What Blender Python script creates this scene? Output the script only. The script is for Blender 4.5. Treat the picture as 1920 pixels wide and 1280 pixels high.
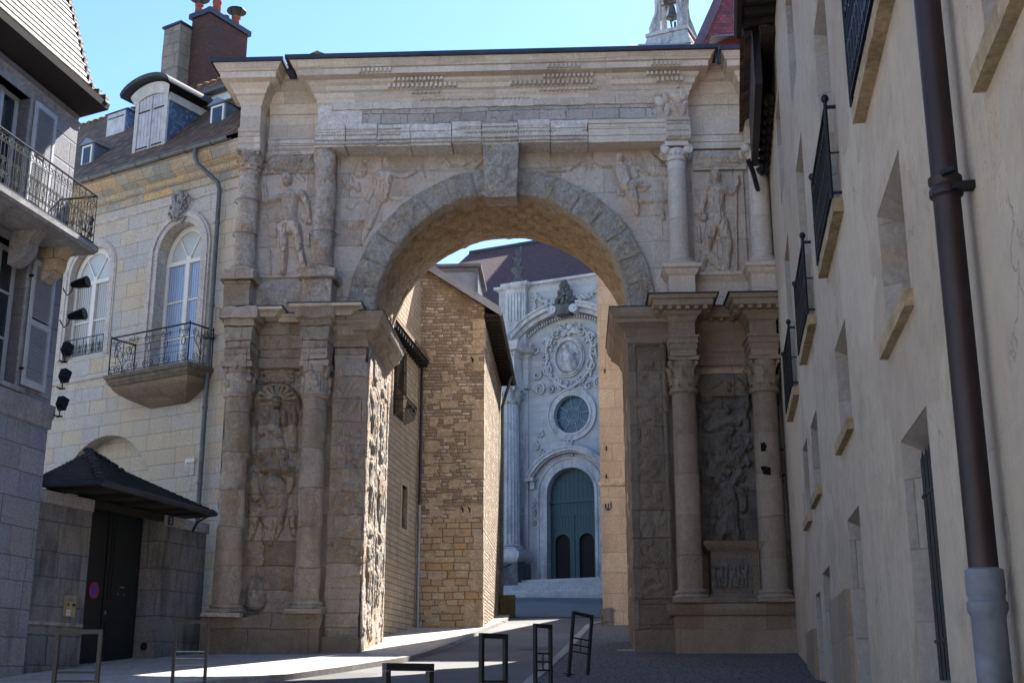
import bpy, math, random
import numpy as np
from mathutils import Vector
R=math.radians; PI=math.pi
sc=bpy.context.scene; col=sc.collection
for o in list(bpy.data.objects): bpy.data.objects.remove(o)
random.seed(7)
# ---------------------------------------------------------------- camera, sky, sun
F=2324.; TH=R(15.4); PS=R(2.9)
cam=bpy.data.objects.new('camera',bpy.data.cameras.new('camera')); col.objects.link(cam)
cam.data.sensor_width=36; cam.data.lens=F/1920*36; cam.data.clip_end=2000; cam.data.clip_start=.05
cam.rotation_euler=(PI/2+TH,0,PS); sc.camera=cam
SUN_AZ=28.; SUN_EL=47.
w=bpy.data.worlds.new('World'); sc.world=w; w.use_nodes=True
nt=w.node_tree; bg=nt.nodes['Background']; sky=nt.nodes.new('ShaderNodeTexSky')
sky.sky_type='NISHITA'; sky.sun_disc=False; sky.sun_elevation=R(SUN_EL); sky.sun_rotation=R(SUN_AZ)
sky.air_density=.9; sky.dust_density=.25; sky.ozone_density=2.2; sky.altitude=250
hs=nt.nodes.new('ShaderNodeHueSaturation'); hs.inputs['Saturation'].default_value=1.13; nt.links.new(sky.outputs[0],hs.inputs['Color']); nt.links.new(hs.outputs[0],bg.inputs[0]); bg.inputs[1].default_value=.1
sl=bpy.data.lights.new('sun','SUN'); sl.energy=5.0; sl.angle=R(.5); sl.color=(1,.94,.85)
so=bpy.data.objects.new('sun',sl); col.objects.link(so)
sd=Vector((math.sin(R(SUN_AZ))*math.cos(R(SUN_EL)),math.cos(R(SUN_AZ))*math.cos(R(SUN_EL)),math.sin(R(SUN_EL))))
so.rotation_euler=sd.to_track_quat('Z','Y').to_euler(); so.location=sd*80
sc.view_settings.view_transform='Standard'; sc.view_settings.look='None'
sc.view_settings.exposure=1.84; sc.view_settings.gamma=1
sc.render.engine='CYCLES'; sc.cycles.max_bounces=8; sc.cycles.diffuse_bounces=5
# ---------------------------------------------------------------- pixel of the photo -> point on a plane of the place
_f=Vector((-math.sin(PS)*math.cos(TH),math.cos(PS)*math.cos(TH),math.sin(TH)))
_r=Vector((math.cos(PS),math.sin(PS),0)); _u=_r.cross(_f)
def at(px,py,Y):
    d=_f+_r*((px-960)/F)+_u*((640-py)/F); t=Y/d.y
    return d.x*t,d.z*t
# ---------------------------------------------------------------- noise
def _hash(ix,iy,iz,seed):
    n=(ix*374761393+iy*668265263+iz*2147483647+seed*974711)&0xffffffff
    n=((n^(n>>13))*1274126177)&0xffffffff
    n=((n^(n>>16))*2246822519)&0xffffffff
    return ((n^(n>>15))&0xffffff)/float(0xffffff)
def vnoise(P,seed=0):
    Pi=np.floor(P).astype(np.int64); f=P-Pi; f=f*f*(3-2*f); o=0
    for a in (0,1):
        for b in (0,1):
            for c in (0,1):
                wgt=(f[:,0] if a else 1-f[:,0])*(f[:,1] if b else 1-f[:,1])*(f[:,2] if c else 1-f[:,2])
                o=o+wgt*_hash(Pi[:,0]+a,Pi[:,1]+b,Pi[:,2]+c,seed)
    return o*2-1
def fbm(P,freq,octv=4,seed=0,gain=.5):
    o=0;a=1;t=0
    for i in range(octv):
        o=o+a*vnoise(P*freq+i*17.3,seed+i); t+=a; a*=gain; freq*=2.03
    return o/t
def disp(mb,amp,freq,octv=4,seed=0,axes=(1,1,1),gain=.5):
    P=np.array(mb.v,dtype=float); Q=P.copy()
    for k in range(3):
        if axes[k]: Q[:,k]+=axes[k]*amp*fbm(P,freq,octv,seed+k*31,gain)
    mb.v=[tuple(p) for p in Q]
    return mb
# ---------------------------------------------------------------- mesh builder
class MB:
    def __init__(s): s.v=[]; s.f=[]
    def add(s,vs,fs):
        n=len(s.v); s.v+=[tuple(p) for p in vs]; s.f+=[tuple(i+n for i in f) for f in fs]; return s
    def box(s,x0,x1,y0,y1,z0,z1):
        return s.add([(x0,y0,z0),(x1,y0,z0),(x1,y1,z0),(x0,y1,z0),(x0,y0,z1),(x1,y0,z1),(x1,y1,z1),(x0,y1,z1)],
            [(0,3,2,1),(4,5,6,7),(0,1,5,4),(1,2,6,5),(2,3,7,6),(3,0,4,7)])
    def gbox(s,x0,x1,y0,y1,z0,z1,c=.06):
        def face(o,a,b,na,nb):
            vs=[];fs=[]
            for j in range(nb+1):
                for i in range(na+1):
                    vs.append([o[k]+a[k]*i/na+b[k]*j/nb for k in range(3)])
            for j in range(nb):
                for i in range(na):
                    q=j*(na+1)+i; fs.append((q,q+1,q+na+2,q+na+1))
            s.add(vs,fs)
        X,Y,Z=x1-x0,y1-y0,z1-z0; nx,ny,nz=[max(1,round(d/c)) for d in (X,Y,Z)]
        face((x0,y0,z0),(X,0,0),(0,0,Z),nx,nz); face((x1,y0,z0),(0,Y,0),(0,0,Z),ny,nz)
        face((x1,y1,z0),(-X,0,0),(0,0,Z),nx,nz); face((x0,y1,z0),(0,-Y,0),(0,0,Z),ny,nz)
        face((x0,y0,z1),(X,0,0),(0,Y,0),nx,ny); face((x0,y1,z0),(X,0,0),(0,-Y,0),nx,ny)
        return s
    def hexa(s,b,t):   # b, t: four corners each, counter-clockwise from above
        return s.add(list(b)+list(t),[(0,3,2,1),(4,5,6,7),(0,1,5,4),(1,2,6,5),(2,3,7,6),(3,0,4,7)])
    def lathe(s,x,y,prof,n=24,a0=0,a1=2*PI,cap=True):
        vs=[];fs=[];full=abs(a1-a0-2*PI)<1e-6; m=n if full else n+1
        for r,z in prof:
            for i in range(m):
                a=a0+(a1-a0)*i/n; vs.append((x+r*math.cos(a),y+r*math.sin(a),z))
        for j in range(len(prof)-1):
            for i in range(n):
                i2=(i+1)%m; fs.append((j*m+i,j*m+i2,(j+1)*m+i2,(j+1)*m+i))
        if cap and full: fs.append(tuple(range(m))[::-1]); fs.append(tuple((len(prof)-1)*m+i for i in range(m)))
        return s.add(vs,fs)
    def tube(s,pts,r,n=6,closed=False,r2=None):
        P=[Vector(p) for p in pts]; vs=[];fs=[]; k=len(P); up=None
        for i in range(k):
            if closed: t=P[(i+1)%k]-P[i-1]
            else: t=P[min(i+1,k-1)]-P[max(i-1,0)]
            t=t.normalized() if t.length>1e-9 else Vector((0,0,1))
            if up is None: up=Vector((0,0,1)) if abs(t.z)<.9 else Vector((1,0,0))
            a=t.cross(up); a=a.normalized() if a.length>1e-6 else t.orthogonal().normalized()
            b=a.cross(t); up=b
            rr=r if r2 is None else r+(r2-r)*i/(k-1)
            for j in range(n):
                q=2*PI*j/n+PI/n; vs.append(P[i]+a*(rr*math.cos(q))+b*(rr*math.sin(q)))
        m=k if closed else k-1
        for i in range(m):
            for j in range(n):
                i2=(i+1)%k; fs.append((i*n+j,i2*n+j,i2*n+(j+1)%n,i*n+(j+1)%n))
        if not closed: fs.append(tuple(range(n))); fs.append(tuple((k-1)*n+j for j in range(n))[::-1])
        return s.add(vs,fs)
    def sweep(s,path,prof,closed=False,updir=(0,0,1)):
        # path points (3d); prof list of (out,up): out is along cross(tangent,up)
        up=Vector(updir); P=[Vector(p) for p in path]; k=len(P); m=len(prof); vs=[];fs=[]
        for i in range(k):
            t0=(P[i]-P[i-1]).normalized() if (i>0 or closed) else None
            t1=(P[(i+1)%k]-P[i]).normalized() if (i<k-1 or closed) else None
            a=t0 or t1; b=t1 or t0
            na=a.cross(up).normalized(); nb=b.cross(up).normalized(); n_=(na+nb)
            n_=n_/max(.3,(1+na.dot(nb)))
            for o,u in prof: vs.append(P[i]+n_*o+up*u)
        for i in range(k if closed else k-1):
            for j in range(m-1):
                i2=(i+1)%k; fs.append((i*m+j,i2*m+j,i2*m+j+1,i*m+j+1))
        if not closed: fs.append(tuple(range(m))[::-1]); fs.append(tuple((k-1)*m+j for j in range(m)))
        return s.add(vs,fs)
    def prism(s,poly,y0,y1):   # poly in x,z
        n=len(poly); vs=[(x,y0,z) for x,z in poly]+[(x,y1,z) for x,z in poly]
        fs=[tuple(range(n)),tuple(range(n,2*n))[::-1]]+[(i,i+n,(i+1)%n+n,(i+1)%n) for i in range(n)]
        return s.add(vs,fs)
    def ell(s,c,r,n=10,m=7):
        vs=[];fs=[]
        for j in range(m+1):
            b=-PI/2+PI*j/m
            for i in range(n):
                a=2*PI*i/n; vs.append((c[0]+r[0]*math.cos(b)*math.cos(a),c[1]+r[1]*math.cos(b)*math.sin(a),c[2]+r[2]*math.sin(b)))
        for j in range(m):
            for i in range(n): fs.append((j*n+i,j*n+(i+1)%n,(j+1)*n+(i+1)%n,(j+1)*n+i))
        return s.add(vs,fs)
    def build(s,name,mat,parent=None,ang=35,smooth=True):
        off=Vector((0,0,0))
        if parent is not None:
            rt=parent
            while rt.parent: rt=rt.parent
            off=Vector(rt['_off']) if '_off' in rt else off
        me=bpy.data.meshes.new(name)
        V=[(p[0]-off.x,p[1]-off.y,p[2]-off.z) for p in s.v]
        me.from_pydata(V,[],s.f); me.update()
        me.materials.append(mat)
        uv=me.uv_layers.new(name='UV'); nl=len(me.loops)
        vi=np.zeros(nl,dtype=np.int32); me.loops.foreach_get('vertex_index',vi)
        co=np.array(s.v,dtype=float)[vi]
        nf=len(me.polygons); nrm=np.zeros(nf*3); me.polygons.foreach_get('normal',nrm); nrm=nrm.reshape(-1,3)
        ls=np.zeros(nf,dtype=np.int32); me.polygons.foreach_get('loop_total',ls)
        N=np.abs(np.repeat(nrm,ls,axis=0)); ax=np.argmax(N*np.array([1,1.0001,1]),axis=1)
        U=np.where(ax==0,co[:,1],co[:,0]); W=np.where(ax==2,co[:,1],co[:,2])
        uv.data.foreach_set('uv',np.stack([U,W],1).astype(np.float32).ravel())
        if smooth:
            me.shade_smooth(); me.set_sharp_from_angle(angle=R(ang))
        ob=bpy.data.objects.new(name,me); col.objects.link(ob)
        if parent is not None: ob.parent=parent
        return ob
def thing(name,label,cat,loc=(0,0,0),az=None,group=None,off=None):
    o=bpy.data.objects.new(name,None); col.objects.link(o); o.location=loc; o.empty_display_size=.3
    o['label']=label; o['category']=cat
    if group: o['group']=group
    if az is not None: o.rotation_euler=(0,0,az); o['_off']=(0,0,loc[2])
    else: o['_off']=tuple(loc)
    if off is not None: o['_off']=off
    return o
def tag(o,label,cat,group=None):
    o['label']=label; o['category']=cat
    if group: o['group']=group
    return o
def copy_tree(o,parent=None):
    c=o.copy(); col.objects.link(c)
    if parent is not None: c.parent=parent
    for ch in [x for x in bpy.data.objects if x.parent==o]: copy_tree(ch,c)
    return c
# ---------------------------------------------------------------- materials
def lin(c): return tuple((x/12.92 if x<=.04045 else ((x+.055)/1.055)**2.4) for x in c)
class NT:
    def __init__(s,name):
        s.m=bpy.data.materials.new(name); s.m.use_nodes=True; s.t=s.m.node_tree; s.b=s.t.nodes['Principled BSDF']
    def n(s,typ,**kw):
        x=s.t.nodes.new(typ)
        for k,v in kw.items(): setattr(x,k,v)
        return x
    def l(s,a,b): s.t.links.new(a,b)
    def val(s,sock,v):
        if hasattr(v,'is_linked') or isinstance(v,bpy.types.NodeSocket): s.l(v,sock)
        else: sock.default_value=v
    def math(s,op,a,b=None,c=None):
        x=s.n('ShaderNodeMath',operation=op); s.val(x.inputs[0],a)
        if b is not None: s.val(x.inputs[1],b)
        if c is not None: s.val(x.inputs[2],c)
        return x.outputs[0]
    def noise(s,vec,scale,detail=4,rough=.55,dist=0,dim='3D'):
        x=s.n('ShaderNodeTexNoise',noise_dimensions=dim); 
        if vec is not None: s.l(vec,x.inputs['Vector'])
        x.inputs['Scale'].default_value=scale; x.inputs['Detail'].default_value=detail
        x.inputs['Roughness'].default_value=rough; x.inputs['Distortion'].default_value=dist
        return x.outputs[0]
    def ramp(s,fac,stops,interp='LINEAR'):
        x=s.n('ShaderNodeValToRGB'); x.color_ramp.interpolation=interp; e=x.color_ramp.elements
        while len(e)<len(stops): e.new(.5)
        for i,(p,c) in enumerate(stops):
            e[i].position=p; e[i].color=(*c,1) if len(c)==3 else c
        s.l(fac,x.inputs[0]); return x.outputs[0]
    def mix(s,fac,a,b,mode='MIX'):
        x=s.n('ShaderNodeMix',data_type='RGBA',blend_type=mode); s.val(x.inputs[0],fac)
        for i,v in ((6,a),(7,b)):
            if isinstance(v,tuple): x.inputs[i].default_value=(*v,1)
            else: s.l(v,x.inputs[i])
        return x.outputs[2]
    def mr(s,v,a,b,c=0,d=1):
        x=s.n('ShaderNodeMapRange'); s.l(v,x.inputs[0])
        for i,q in enumerate((a,b,c,d)): x.inputs[i+1].default_value=q
        return x.outputs[0]
    def bump(s,h,strength,dist,prev=None):
        x=s.n('ShaderNodeBump'); x.inputs['Strength'].default_value=strength; x.inputs['Distance'].default_value=dist
        s.l(h,x.inputs['Height'])
        if prev is not None: s.l(prev,x.inputs['Normal'])
        return x.outputs[0]
    def map(s,vec,scale):
        x=s.n('ShaderNodeMapping'); x.inputs['Scale'].default_value=scale; s.l(vec,x.inputs[0]); return x.outputs[0]
def plain(name,c,rough=.7,metal=0,var=.25,scale=6,bump=.0):
    t=NT(name); tc=t.n('ShaderNodeTexCoord'); nz=t.noise(tc.outputs['Object'],scale,5,.6)
    cc=t.mix(t.mr(nz,.3,.7),tuple(x*(1-var) for x in c),tuple(min(1,x*(1+var)) for x in c))
    t.l(cc,t.b.inputs['Base Color']); t.b.inputs['Roughness'].default_value=rough; t.b.inputs['Metallic'].default_value=metal
    if bump: t.l(t.bump(t.noise(tc.outputs['Object'],scale*6,4),bump,.02),t.b.inputs['Normal'])
    return t.m
def stone(name,cols,stain=(.16,.13,.1),scale=1.2,bump=.5,pit=.5,stain_amt=.5,joints=None,rust=None,ochre=None,fine=30,bd=1.):
    """eroded carved stone, object coordinates; joints=(course height, block width)"""
    t=NT(name); tc=t.n('ShaderNodeTexCoord'); P=tc.outputs['Object']
    n1=t.noise(P,scale,6,.6,.4); n2=t.noise(P,scale*4.3,6,.65)
    c=t.ramp(t.mr(n1,.3,.7),[(i/(len(cols)-1),x) for i,x in enumerate(cols)])
    c=t.mix(t.mr(n2,.35,.7,0,.55),c,tuple(x*.72 for x in cols[0]))
    if ochre: c=t.mix(t.mr(t.noise(P,scale*.8,4,.55,.6),.52,.68,0,ochre[1]),c,ochre[0])
    st=t.noise(t.map(P,(1.6,1.6,.35)),1.3,5,.6); c=t.mix(t.mr(st,.48,.72,0,stain_amt),c,stain)
    n3=t.noise(P,17,7,.78); c=t.mix(t.mr(n3,.33,.67),t.mix(1.0,c,(.6,.57,.54),'MULTIPLY'),t.mix(1.0,c,(1.22,1.22,1.22),'MULTIPLY'))
    n5=t.noise(P,5.5,6,.7,.5); c=t.mix(t.mr(n5,.55,.68,0,.5),c,tuple(x*.5 for x in cols[0]))
    vo=t.n('ShaderNodeTexVoronoi'); vo.inputs['Scale'].default_value=scale*14; t.l(P,vo.inputs['Vector'])
    pm=t.math('MULTIPLY',t.mr(vo.outputs['Distance'],.28,.12),t.mr(t.noise(P,scale*2.2,3),.5,.62))
    c=t.mix(t.math('MULTIPLY',pm,.75*pit),c,tuple(x*.3 for x in cols[0]))
    h=t.math('ADD',t.math('MULTIPLY',n2,1.2),t.math('MULTIPLY',n3,1.1))
    h=t.math('SUBTRACT',h,t.math('MULTIPLY',pm,1.3*pit))
    if joints:
        H,W=joints; sp=t.n('ShaderNodeSeparateXYZ'); t.l(tc.outputs['UV'],sp.inputs[0])
        v=t.math('ADD',t.math('DIVIDE',sp.outputs[1],H),t.math('MULTIPLY',t.noise(P,.6,2),.35))
        row=t.math('FLOOR',v); fv=t.math('FRACT',v)
        wn=t.n('ShaderNodeTexWhiteNoise',noise_dimensions='1D'); t.l(row,wn.inputs['W'])
        u=t.math('ADD',t.math('DIVIDE',sp.outputs[0],W),t.math('MULTIPLY',wn.outputs[0],9)); cu=t.math('FLOOR',u); fu=t.math('FRACT',u)
        d=t.math('MINIMUM',t.math('MULTIPLY',t.math('MINIMUM',fv,t.math('SUBTRACT',1,fv)),H),t.math('MULTIPLY',t.math('MINIMUM',fu,t.math('SUBTRACT',1,fu)),W))
        j=t.mr(t.math('ADD',d,t.math('MULTIPLY',t.noise(P,9,3),.008)),.004,.013)
        cb=t.n('ShaderNodeCombineXYZ'); t.l(cu,cb.inputs[0]); t.l(row,cb.inputs[1])
        w2=t.n('ShaderNodeTexWhiteNoise',noise_dimensions='2D'); t.l(cb.outputs[0],w2.inputs['Vector'])
        c=t.mix(.5,c,t.mix(w2.outputs[0],tuple(x*.72 for x in cols[0]),tuple(min(.8,x*1.15) for x in cols[-1])))
        jm=t.math('MULTIPLY',t.math('SUBTRACT',1,j),t.mr(t.noise(P,1.1,4,.6),.35,.6,.15,.9))
        c=t.mix(jm,c,tuple(x*.42 for x in cols[0]))
        h=t.math('SUBTRACT',h,t.math('MULTIPLY',jm,1.0))
    t.l(c,t.b.inputs['Base Color']); t.b.inputs['Roughness'].default_value=.92
    t.l(t.bump(h,min(1,bump),.035*max(1,bump)*bd),t.b.inputs['Normal'])
    return t.m
def masonry(name,H,W,cols,mortar,mw=.008,wob=.02,bump=.6,var=.7,stain=(.08,.075,.07),stain_amt=.6,rough=.9,tint=.18,face=1.,streak=(2.2,.5),ochre=None,warp=.6,stain_lo=.5):
    t=NT(name); tc=t.n('ShaderNodeTexCoord'); UV=tc.outputs['UV']; P=tc.outputs['Object']
    nz=t.n('ShaderNodeTexNoise'); nz.inputs['Scale'].default_value=1.6; nz.inputs['Detail'].default_value=4; t.l(P,nz.inputs['Vector'])
    wv=t.n('ShaderNodeVectorMath',operation='SCALE'); 
    sb=t.n('ShaderNodeVectorMath',operation='SUBTRACT'); t.l(nz.outputs['Color'],sb.inputs[0]); sb.inputs[1].default_value=(.5,.5,.5)
    t.l(sb.outputs[0],wv.inputs[0]); wv.inputs['Scale'].default_value=wob*2
    ad=t.n('ShaderNodeVectorMath',operation='ADD'); t.l(UV,ad.inputs[0]); t.l(wv.outputs[0],ad.inputs[1])
    sp=t.n('ShaderNodeSeparateXYZ'); t.l(ad.outputs[0],sp.inputs[0])
    n1=t.n('ShaderNodeTexNoise',noise_dimensions='1D'); t.l(sp.outputs[1],n1.inputs['W']); n1.inputs['Scale'].default_value=.55/H*.6; n1.inputs['Detail'].default_value=1
    v=t.math('ADD',t.math('DIVIDE',sp.outputs[1],H),t.math('MULTIPLY',n1.outputs[0],warp))
    row=t.math('FLOOR',v); fv=t.math('FRACT',v)
    wn=t.n('ShaderNodeTexWhiteNoise',noise_dimensions='1D'); t.l(row,wn.inputs['W'])
    wid=t.math('MULTIPLY',t.math('ADD',.75,t.math('MULTIPLY',wn.outputs[0],.6)),W)
    u=t.math('ADD',t.math('DIVIDE',sp.outputs[0],wid),t.math('MULTIPLY',wn.outputs[0],37))
    cb=t.n('ShaderNodeCombineXYZ'); t.l(u,cb.inputs[0]); t.l(t.math('MULTIPLY',row,7.31),cb.inputs[1])
    n2=t.noise(cb.outputs[0],.55,1,.5,0,'2D'); u=t.math('ADD',u,t.math('MULTIPLY',n2,1.1))
    cu=t.math('FLOOR',u); fu=t.math('FRACT',u)
    c2=t.n('ShaderNodeCombineXYZ'); t.l(cu,c2.inputs[0]); t.l(row,c2.inputs[1])
    w2=t.n('ShaderNodeTexWhiteNoise',noise_dimensions='2D'); t.l(c2.outputs[0],w2.inputs['Vector'])
    cell=w2.outputs[0]; cc2=t.n('ShaderNodeSeparateXYZ'); t.l(w2.outputs[1],cc2.inputs[0])
    d=t.math('MINIMUM',t.math('MULTIPLY',t.math('MINIMUM',fv,t.math('SUBTRACT',1,fv)),H),t.math('MULTIPLY',t.math('MINIMUM',fu,t.math('SUBTRACT',1,fu)),wid))
    nf=t.noise(P,14,4,.6)
    d2=t.math('ADD',d,t.math('MULTIPLY',t.math('SUBTRACT',nf,.5),mw*1.6))
    j=t.mr(d2,mw*.5,mw*1.3)
    c=t.ramp(cell,[(i/(len(cols)-1),x) for i,x in enumerate(cols)])
    big=t.noise(P,.7,4,.6,.5); c=t.mix(t.mr(big,.35,.65,0,var*.4),c,tuple(sum(k[i] for k in cols)/len(cols)*.8 for i in range(3)))
    nb=t.noise(P,3.1,6,.65); c=t.mix(t.mr(nb,.35,.75,0,tint*2),c,tuple(x*.55 for x in cols[len(cols)//2]))
    n3=t.noise(P,19,6,.75); c=t.mix(t.mr(n3,.36,.64),t.mix(1.0,c,(.66,.64,.62),'MULTIPLY'),t.mix(1.0,c,(1.13,1.13,1.13),'MULTIPLY'))
    if ochre: c=t.mix(t.mr(t.noise(t.map(P,(.25,.25,.35)),1.,4,.55,.3),.45,.62,0,ochre[1]),c,ochre[0])
    st=t.noise(t.map(P,(streak[0],streak[0],streak[1])),1.0,6,.62,.3)
    c=t.mix(t.mr(st,stain_lo,stain_lo+.22,0,stain_amt),c,stain)
    c=t.mix(t.math('SUBTRACT',1,j),c,mortar)
    t.l(c,t.b.inputs['Base Color']); t.b.inputs['Roughness'].default_value=rough
    h=t.math('ADD',t.math('MULTIPLY',t.mr(d2,mw*.3,mw*3),1.1),t.math('MULTIPLY',t.noise(P,22,6,.7),.35*face))
    h=t.math('ADD',h,t.math('MULTIPLY',cc2.outputs[1],.5*face)); h=t.math('ADD',h,t.math('MULTIPLY',nb,.6*face))
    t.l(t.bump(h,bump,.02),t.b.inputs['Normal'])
    return t.m
def tiles(name,H,W,cols,rough=.7,moss=None,bump=1.,sub='UV',spec=None):
    """rows of roof tiles; v runs up the slope in UV"""
    t=NT(name); tc=t.n('ShaderNodeTexCoord'); sp=t.n('ShaderNodeSeparateXYZ'); t.l(tc.outputs[sub],sp.inputs[0]); P=tc.outputs['Object']
    wob=t.math('MULTIPLY',t.math('SUBTRACT',t.noise(P,2.5,3),.5),H*.35)
    v=t.math('DIVIDE',t.math('ADD',sp.outputs[1],wob),H); row=t.math('FLOOR',v); fv=t.math('FRACT',v)
    u=t.math('ADD',t.math('DIVIDE',sp.outputs[0],W),t.math('MULTIPLY',row,.5)); cu=t.math('FLOOR',u); fu=t.math('FRACT',u)
    c2=t.n('ShaderNodeCombineXYZ'); t.l(cu,c2.inputs[0]); t.l(row,c2.inputs[1])
    w2=t.n('ShaderNodeTexWhiteNoise',noise_dimensions='2D'); t.l(c2.outputs[0],w2.inputs['Vector'])
    c=t.ramp(w2.outputs[0],[(i/(len(cols)-1),x) for i,x in enumerate(cols)])
    if moss: c=t.mix(t.mr(t.noise(P,2.5,6,.7),.5,.66,0,.8),c,moss)
    gap=t.math('MINIMUM',fu,t.math('SUBTRACT',1,fu)); g=t.mr(gap,.02,.07)
    edge=t.mr(fv,0,.14)
    dk=t.math('MULTIPLY',g,edge); c=t.mix(t.math('MULTIPLY',t.math('SUBTRACT',1,dk),.85),c,(.012,.01,.01))
    t.l(c,t.b.inputs['Base Color']); t.b.inputs['Roughness'].default_value=rough
    h=t.math('ADD',t.math('MULTIPLY',t.math('SUBTRACT',1,fv),1.),t.math('MULTIPLY',dk,.7)); h=t.math('ADD',h,t.math('MULTIPLY',w2.outputs[0],.5))
    t.l(t.bump(h,bump,.03),t.b.inputs['Normal'])
    return t.m
def glassmat(name,c=(.02,.03,.04),rough=.06):
    t=NT(name); t.b.inputs['Base Color'].default_value=(*c,1); t.b.inputs['Roughness'].default_value=rough
    t.b.inputs['Specular IOR Level'].default_value=.8
    tc=t.n('ShaderNodeTexCoord'); t.l(t.bump(t.noise(tc.outputs['Object'],1.5,2),.12,.05),t.b.inputs['Normal']); return t.m
def curtain(name,c1,c2):
    t=NT(name); tc=t.n('ShaderNodeTexCoord'); wv=t.n('ShaderNodeTexWave',bands_direction='X'); t.l(tc.outputs['UV'],wv.inputs['Vector'])
    wv.inputs['Scale'].default_value=4.2; wv.inputs['Distortion'].default_value=2.5; wv.inputs['Detail'].default_value=2
    t.l(t.mix(wv.outputs[1],c1,c2),t.b.inputs['Base Color']); t.b.inputs['Roughness'].default_value=.35
    t.b.inputs['Coat Weight'].default_value=.6; t.b.inputs['Coat Roughness'].default_value=.05
    t.l(t.bump(wv.outputs[1],.4,.02),t.b.inputs['Normal']); return t.m
M={}
M['up']=stone('pale_carved_stone',[(.56,.46,.37),(.8,.71,.62),(.68,.61,.55)],stain=(.32,.22,.14),scale=1.0,bump=.6,pit=.7,joints=(.42,.95),ochre=((.68,.47,.29),.6),bd=1.3)
M['crisp']=stone('new_cut_stone',[(.6,.5,.41),(.76,.67,.57),(.68,.59,.49)],stain=(.36,.26,.17),scale=.8,bump=.25,pit=.25,joints=(.5,1.1),ochre=((.72,.53,.34),.5))
M['frieze']=stone('pocked_inscription_stone',[(.54,.46,.4),(.7,.62,.56),(.62,.56,.52)],stain=(.28,.22,.18),scale=1.3,bump=1.,pit=1.6,joints=(.27,.62),stain_amt=.5,bd=1.5)
M['patch']=stone('white_repair_stone',[(.66,.61,.56),(.8,.75,.7),(.72,.69,.65)],stain=(.45,.38,.32),scale=1.5,bump=.3,pit=.3,stain_amt=.3)
M['erod']=stone('eroded_carved_stone',[(.46,.34,.24),(.82,.7,.56),(.64,.56,.48)],stain=(.11,.08,.055),scale=1.5,bump=1.,pit=1.1,joints=(.52,1.4),ochre=((.58,.33,.15),.85),stain_amt=.6,bd=1.9)
M['erodup']=stone('eroded_upper_stone',[(.56,.46,.36),(.82,.73,.63),(.68,.63,.6)],stain=(.22,.14,.08),scale=1.7,bump=1.,pit=1.3,ochre=((.62,.36,.17),.85),stain_amt=.5,bd=1.9)
M['arch']=stone('rough_archivolt_stone',[(.54,.46,.38),(.82,.75,.65),(.68,.65,.62)],stain=(.28,.21,.15),scale=2.2,bump=1.,pit=1.5,ochre=((.76,.6,.4),.6),stain_amt=.4,bd=2.6,fine=22)
M['soff']=stone('ochre_vault_stone',[(.52,.38,.23),(.7,.54,.37),(.6,.46,.31)],stain=(.18,.1,.045),scale=1.8,bump=1.,pit=.9,stain_amt=.45,bd=1.6)
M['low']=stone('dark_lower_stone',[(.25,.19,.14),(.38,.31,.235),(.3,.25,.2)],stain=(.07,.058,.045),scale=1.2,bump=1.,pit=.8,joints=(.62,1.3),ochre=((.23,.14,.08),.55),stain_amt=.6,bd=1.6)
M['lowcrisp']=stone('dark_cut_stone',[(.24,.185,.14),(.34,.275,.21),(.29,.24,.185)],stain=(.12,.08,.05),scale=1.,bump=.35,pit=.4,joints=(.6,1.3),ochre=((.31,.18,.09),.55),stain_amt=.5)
M['relief']=stone('relief_stone',[(.56,.45,.35),(.8,.7,.6),(.66,.58,.52)],stain=(.27,.17,.1),scale=1.1,bump=.75,pit=.55,joints=(.62,1.0),ochre=((.68,.42,.23),.8),stain_amt=.4,bd=1.2)
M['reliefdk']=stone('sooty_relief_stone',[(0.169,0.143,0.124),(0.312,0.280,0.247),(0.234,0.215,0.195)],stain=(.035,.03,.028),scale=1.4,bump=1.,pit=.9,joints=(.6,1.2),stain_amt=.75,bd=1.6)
M['erodc']=stone('eroded_shaft_stone',[(.48,.36,.26),(.78,.66,.52),(.62,.53,.45)],stain=(.11,.08,.055),scale=1.5,bump=1.,pit=1.1,joints=(.85,99.),ochre=((.58,.36,.17),.85),stain_amt=.6,bd=1.9)
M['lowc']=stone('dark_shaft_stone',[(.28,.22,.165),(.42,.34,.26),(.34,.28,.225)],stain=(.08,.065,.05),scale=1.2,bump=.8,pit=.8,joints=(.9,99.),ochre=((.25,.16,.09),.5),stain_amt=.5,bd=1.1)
M['crispc']=stone('new_shaft_stone',[(.6,.52,.45),(.76,.69,.62),(.68,.6,.54)],stain=(.36,.27,.2),scale=1.3,bump=.4,pit=.8,joints=(1.3,99.),ochre=((.52,.4,.28),.35))
M['lead']=plain('lead_sheet',(.03,.035,.055),.45,.3,.3,3)
M['slate']=tiles('blue_slates',.09,.09,[(.05,.08,.15),(.09,.13,.22),(.2,.25,.34)],.35,bump=.7)
M['zinc']=plain('zinc_sheet',(.2,.22,.25),.45,.5,.25,2)
M['zincdk']=plain('weathered_gutter_zinc',(.12,.13,.14),.5,.4,.3,3)
M['iron']=plain('black_wrought_iron',(.012,.013,.017),.5,.6,.3,10)
M['frame']=plain('grey_steel_frame',(.022,.022,.026),.5,.3,.3,10)
M['white']=plain('white_painted_wood',(.72,.7,.66),.5,0,.06,5)
M['shutter']=plain('grey_painted_shutter',(.42,.44,.47),.55,0,.1,4)
M['oldwood']=plain('weathered_pale_boards',(.47,.45,.47),.7,0,.25,5)
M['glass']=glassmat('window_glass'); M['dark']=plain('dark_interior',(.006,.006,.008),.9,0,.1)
M['bcurt']=curtain('blue_curtain_behind_glass',(.16,.24,.42),(.36,.45,.62))
M['gcurt']=curtain('grey_curtain_behind_glass',(.25,.24,.22),(.5,.49,.46))
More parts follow.
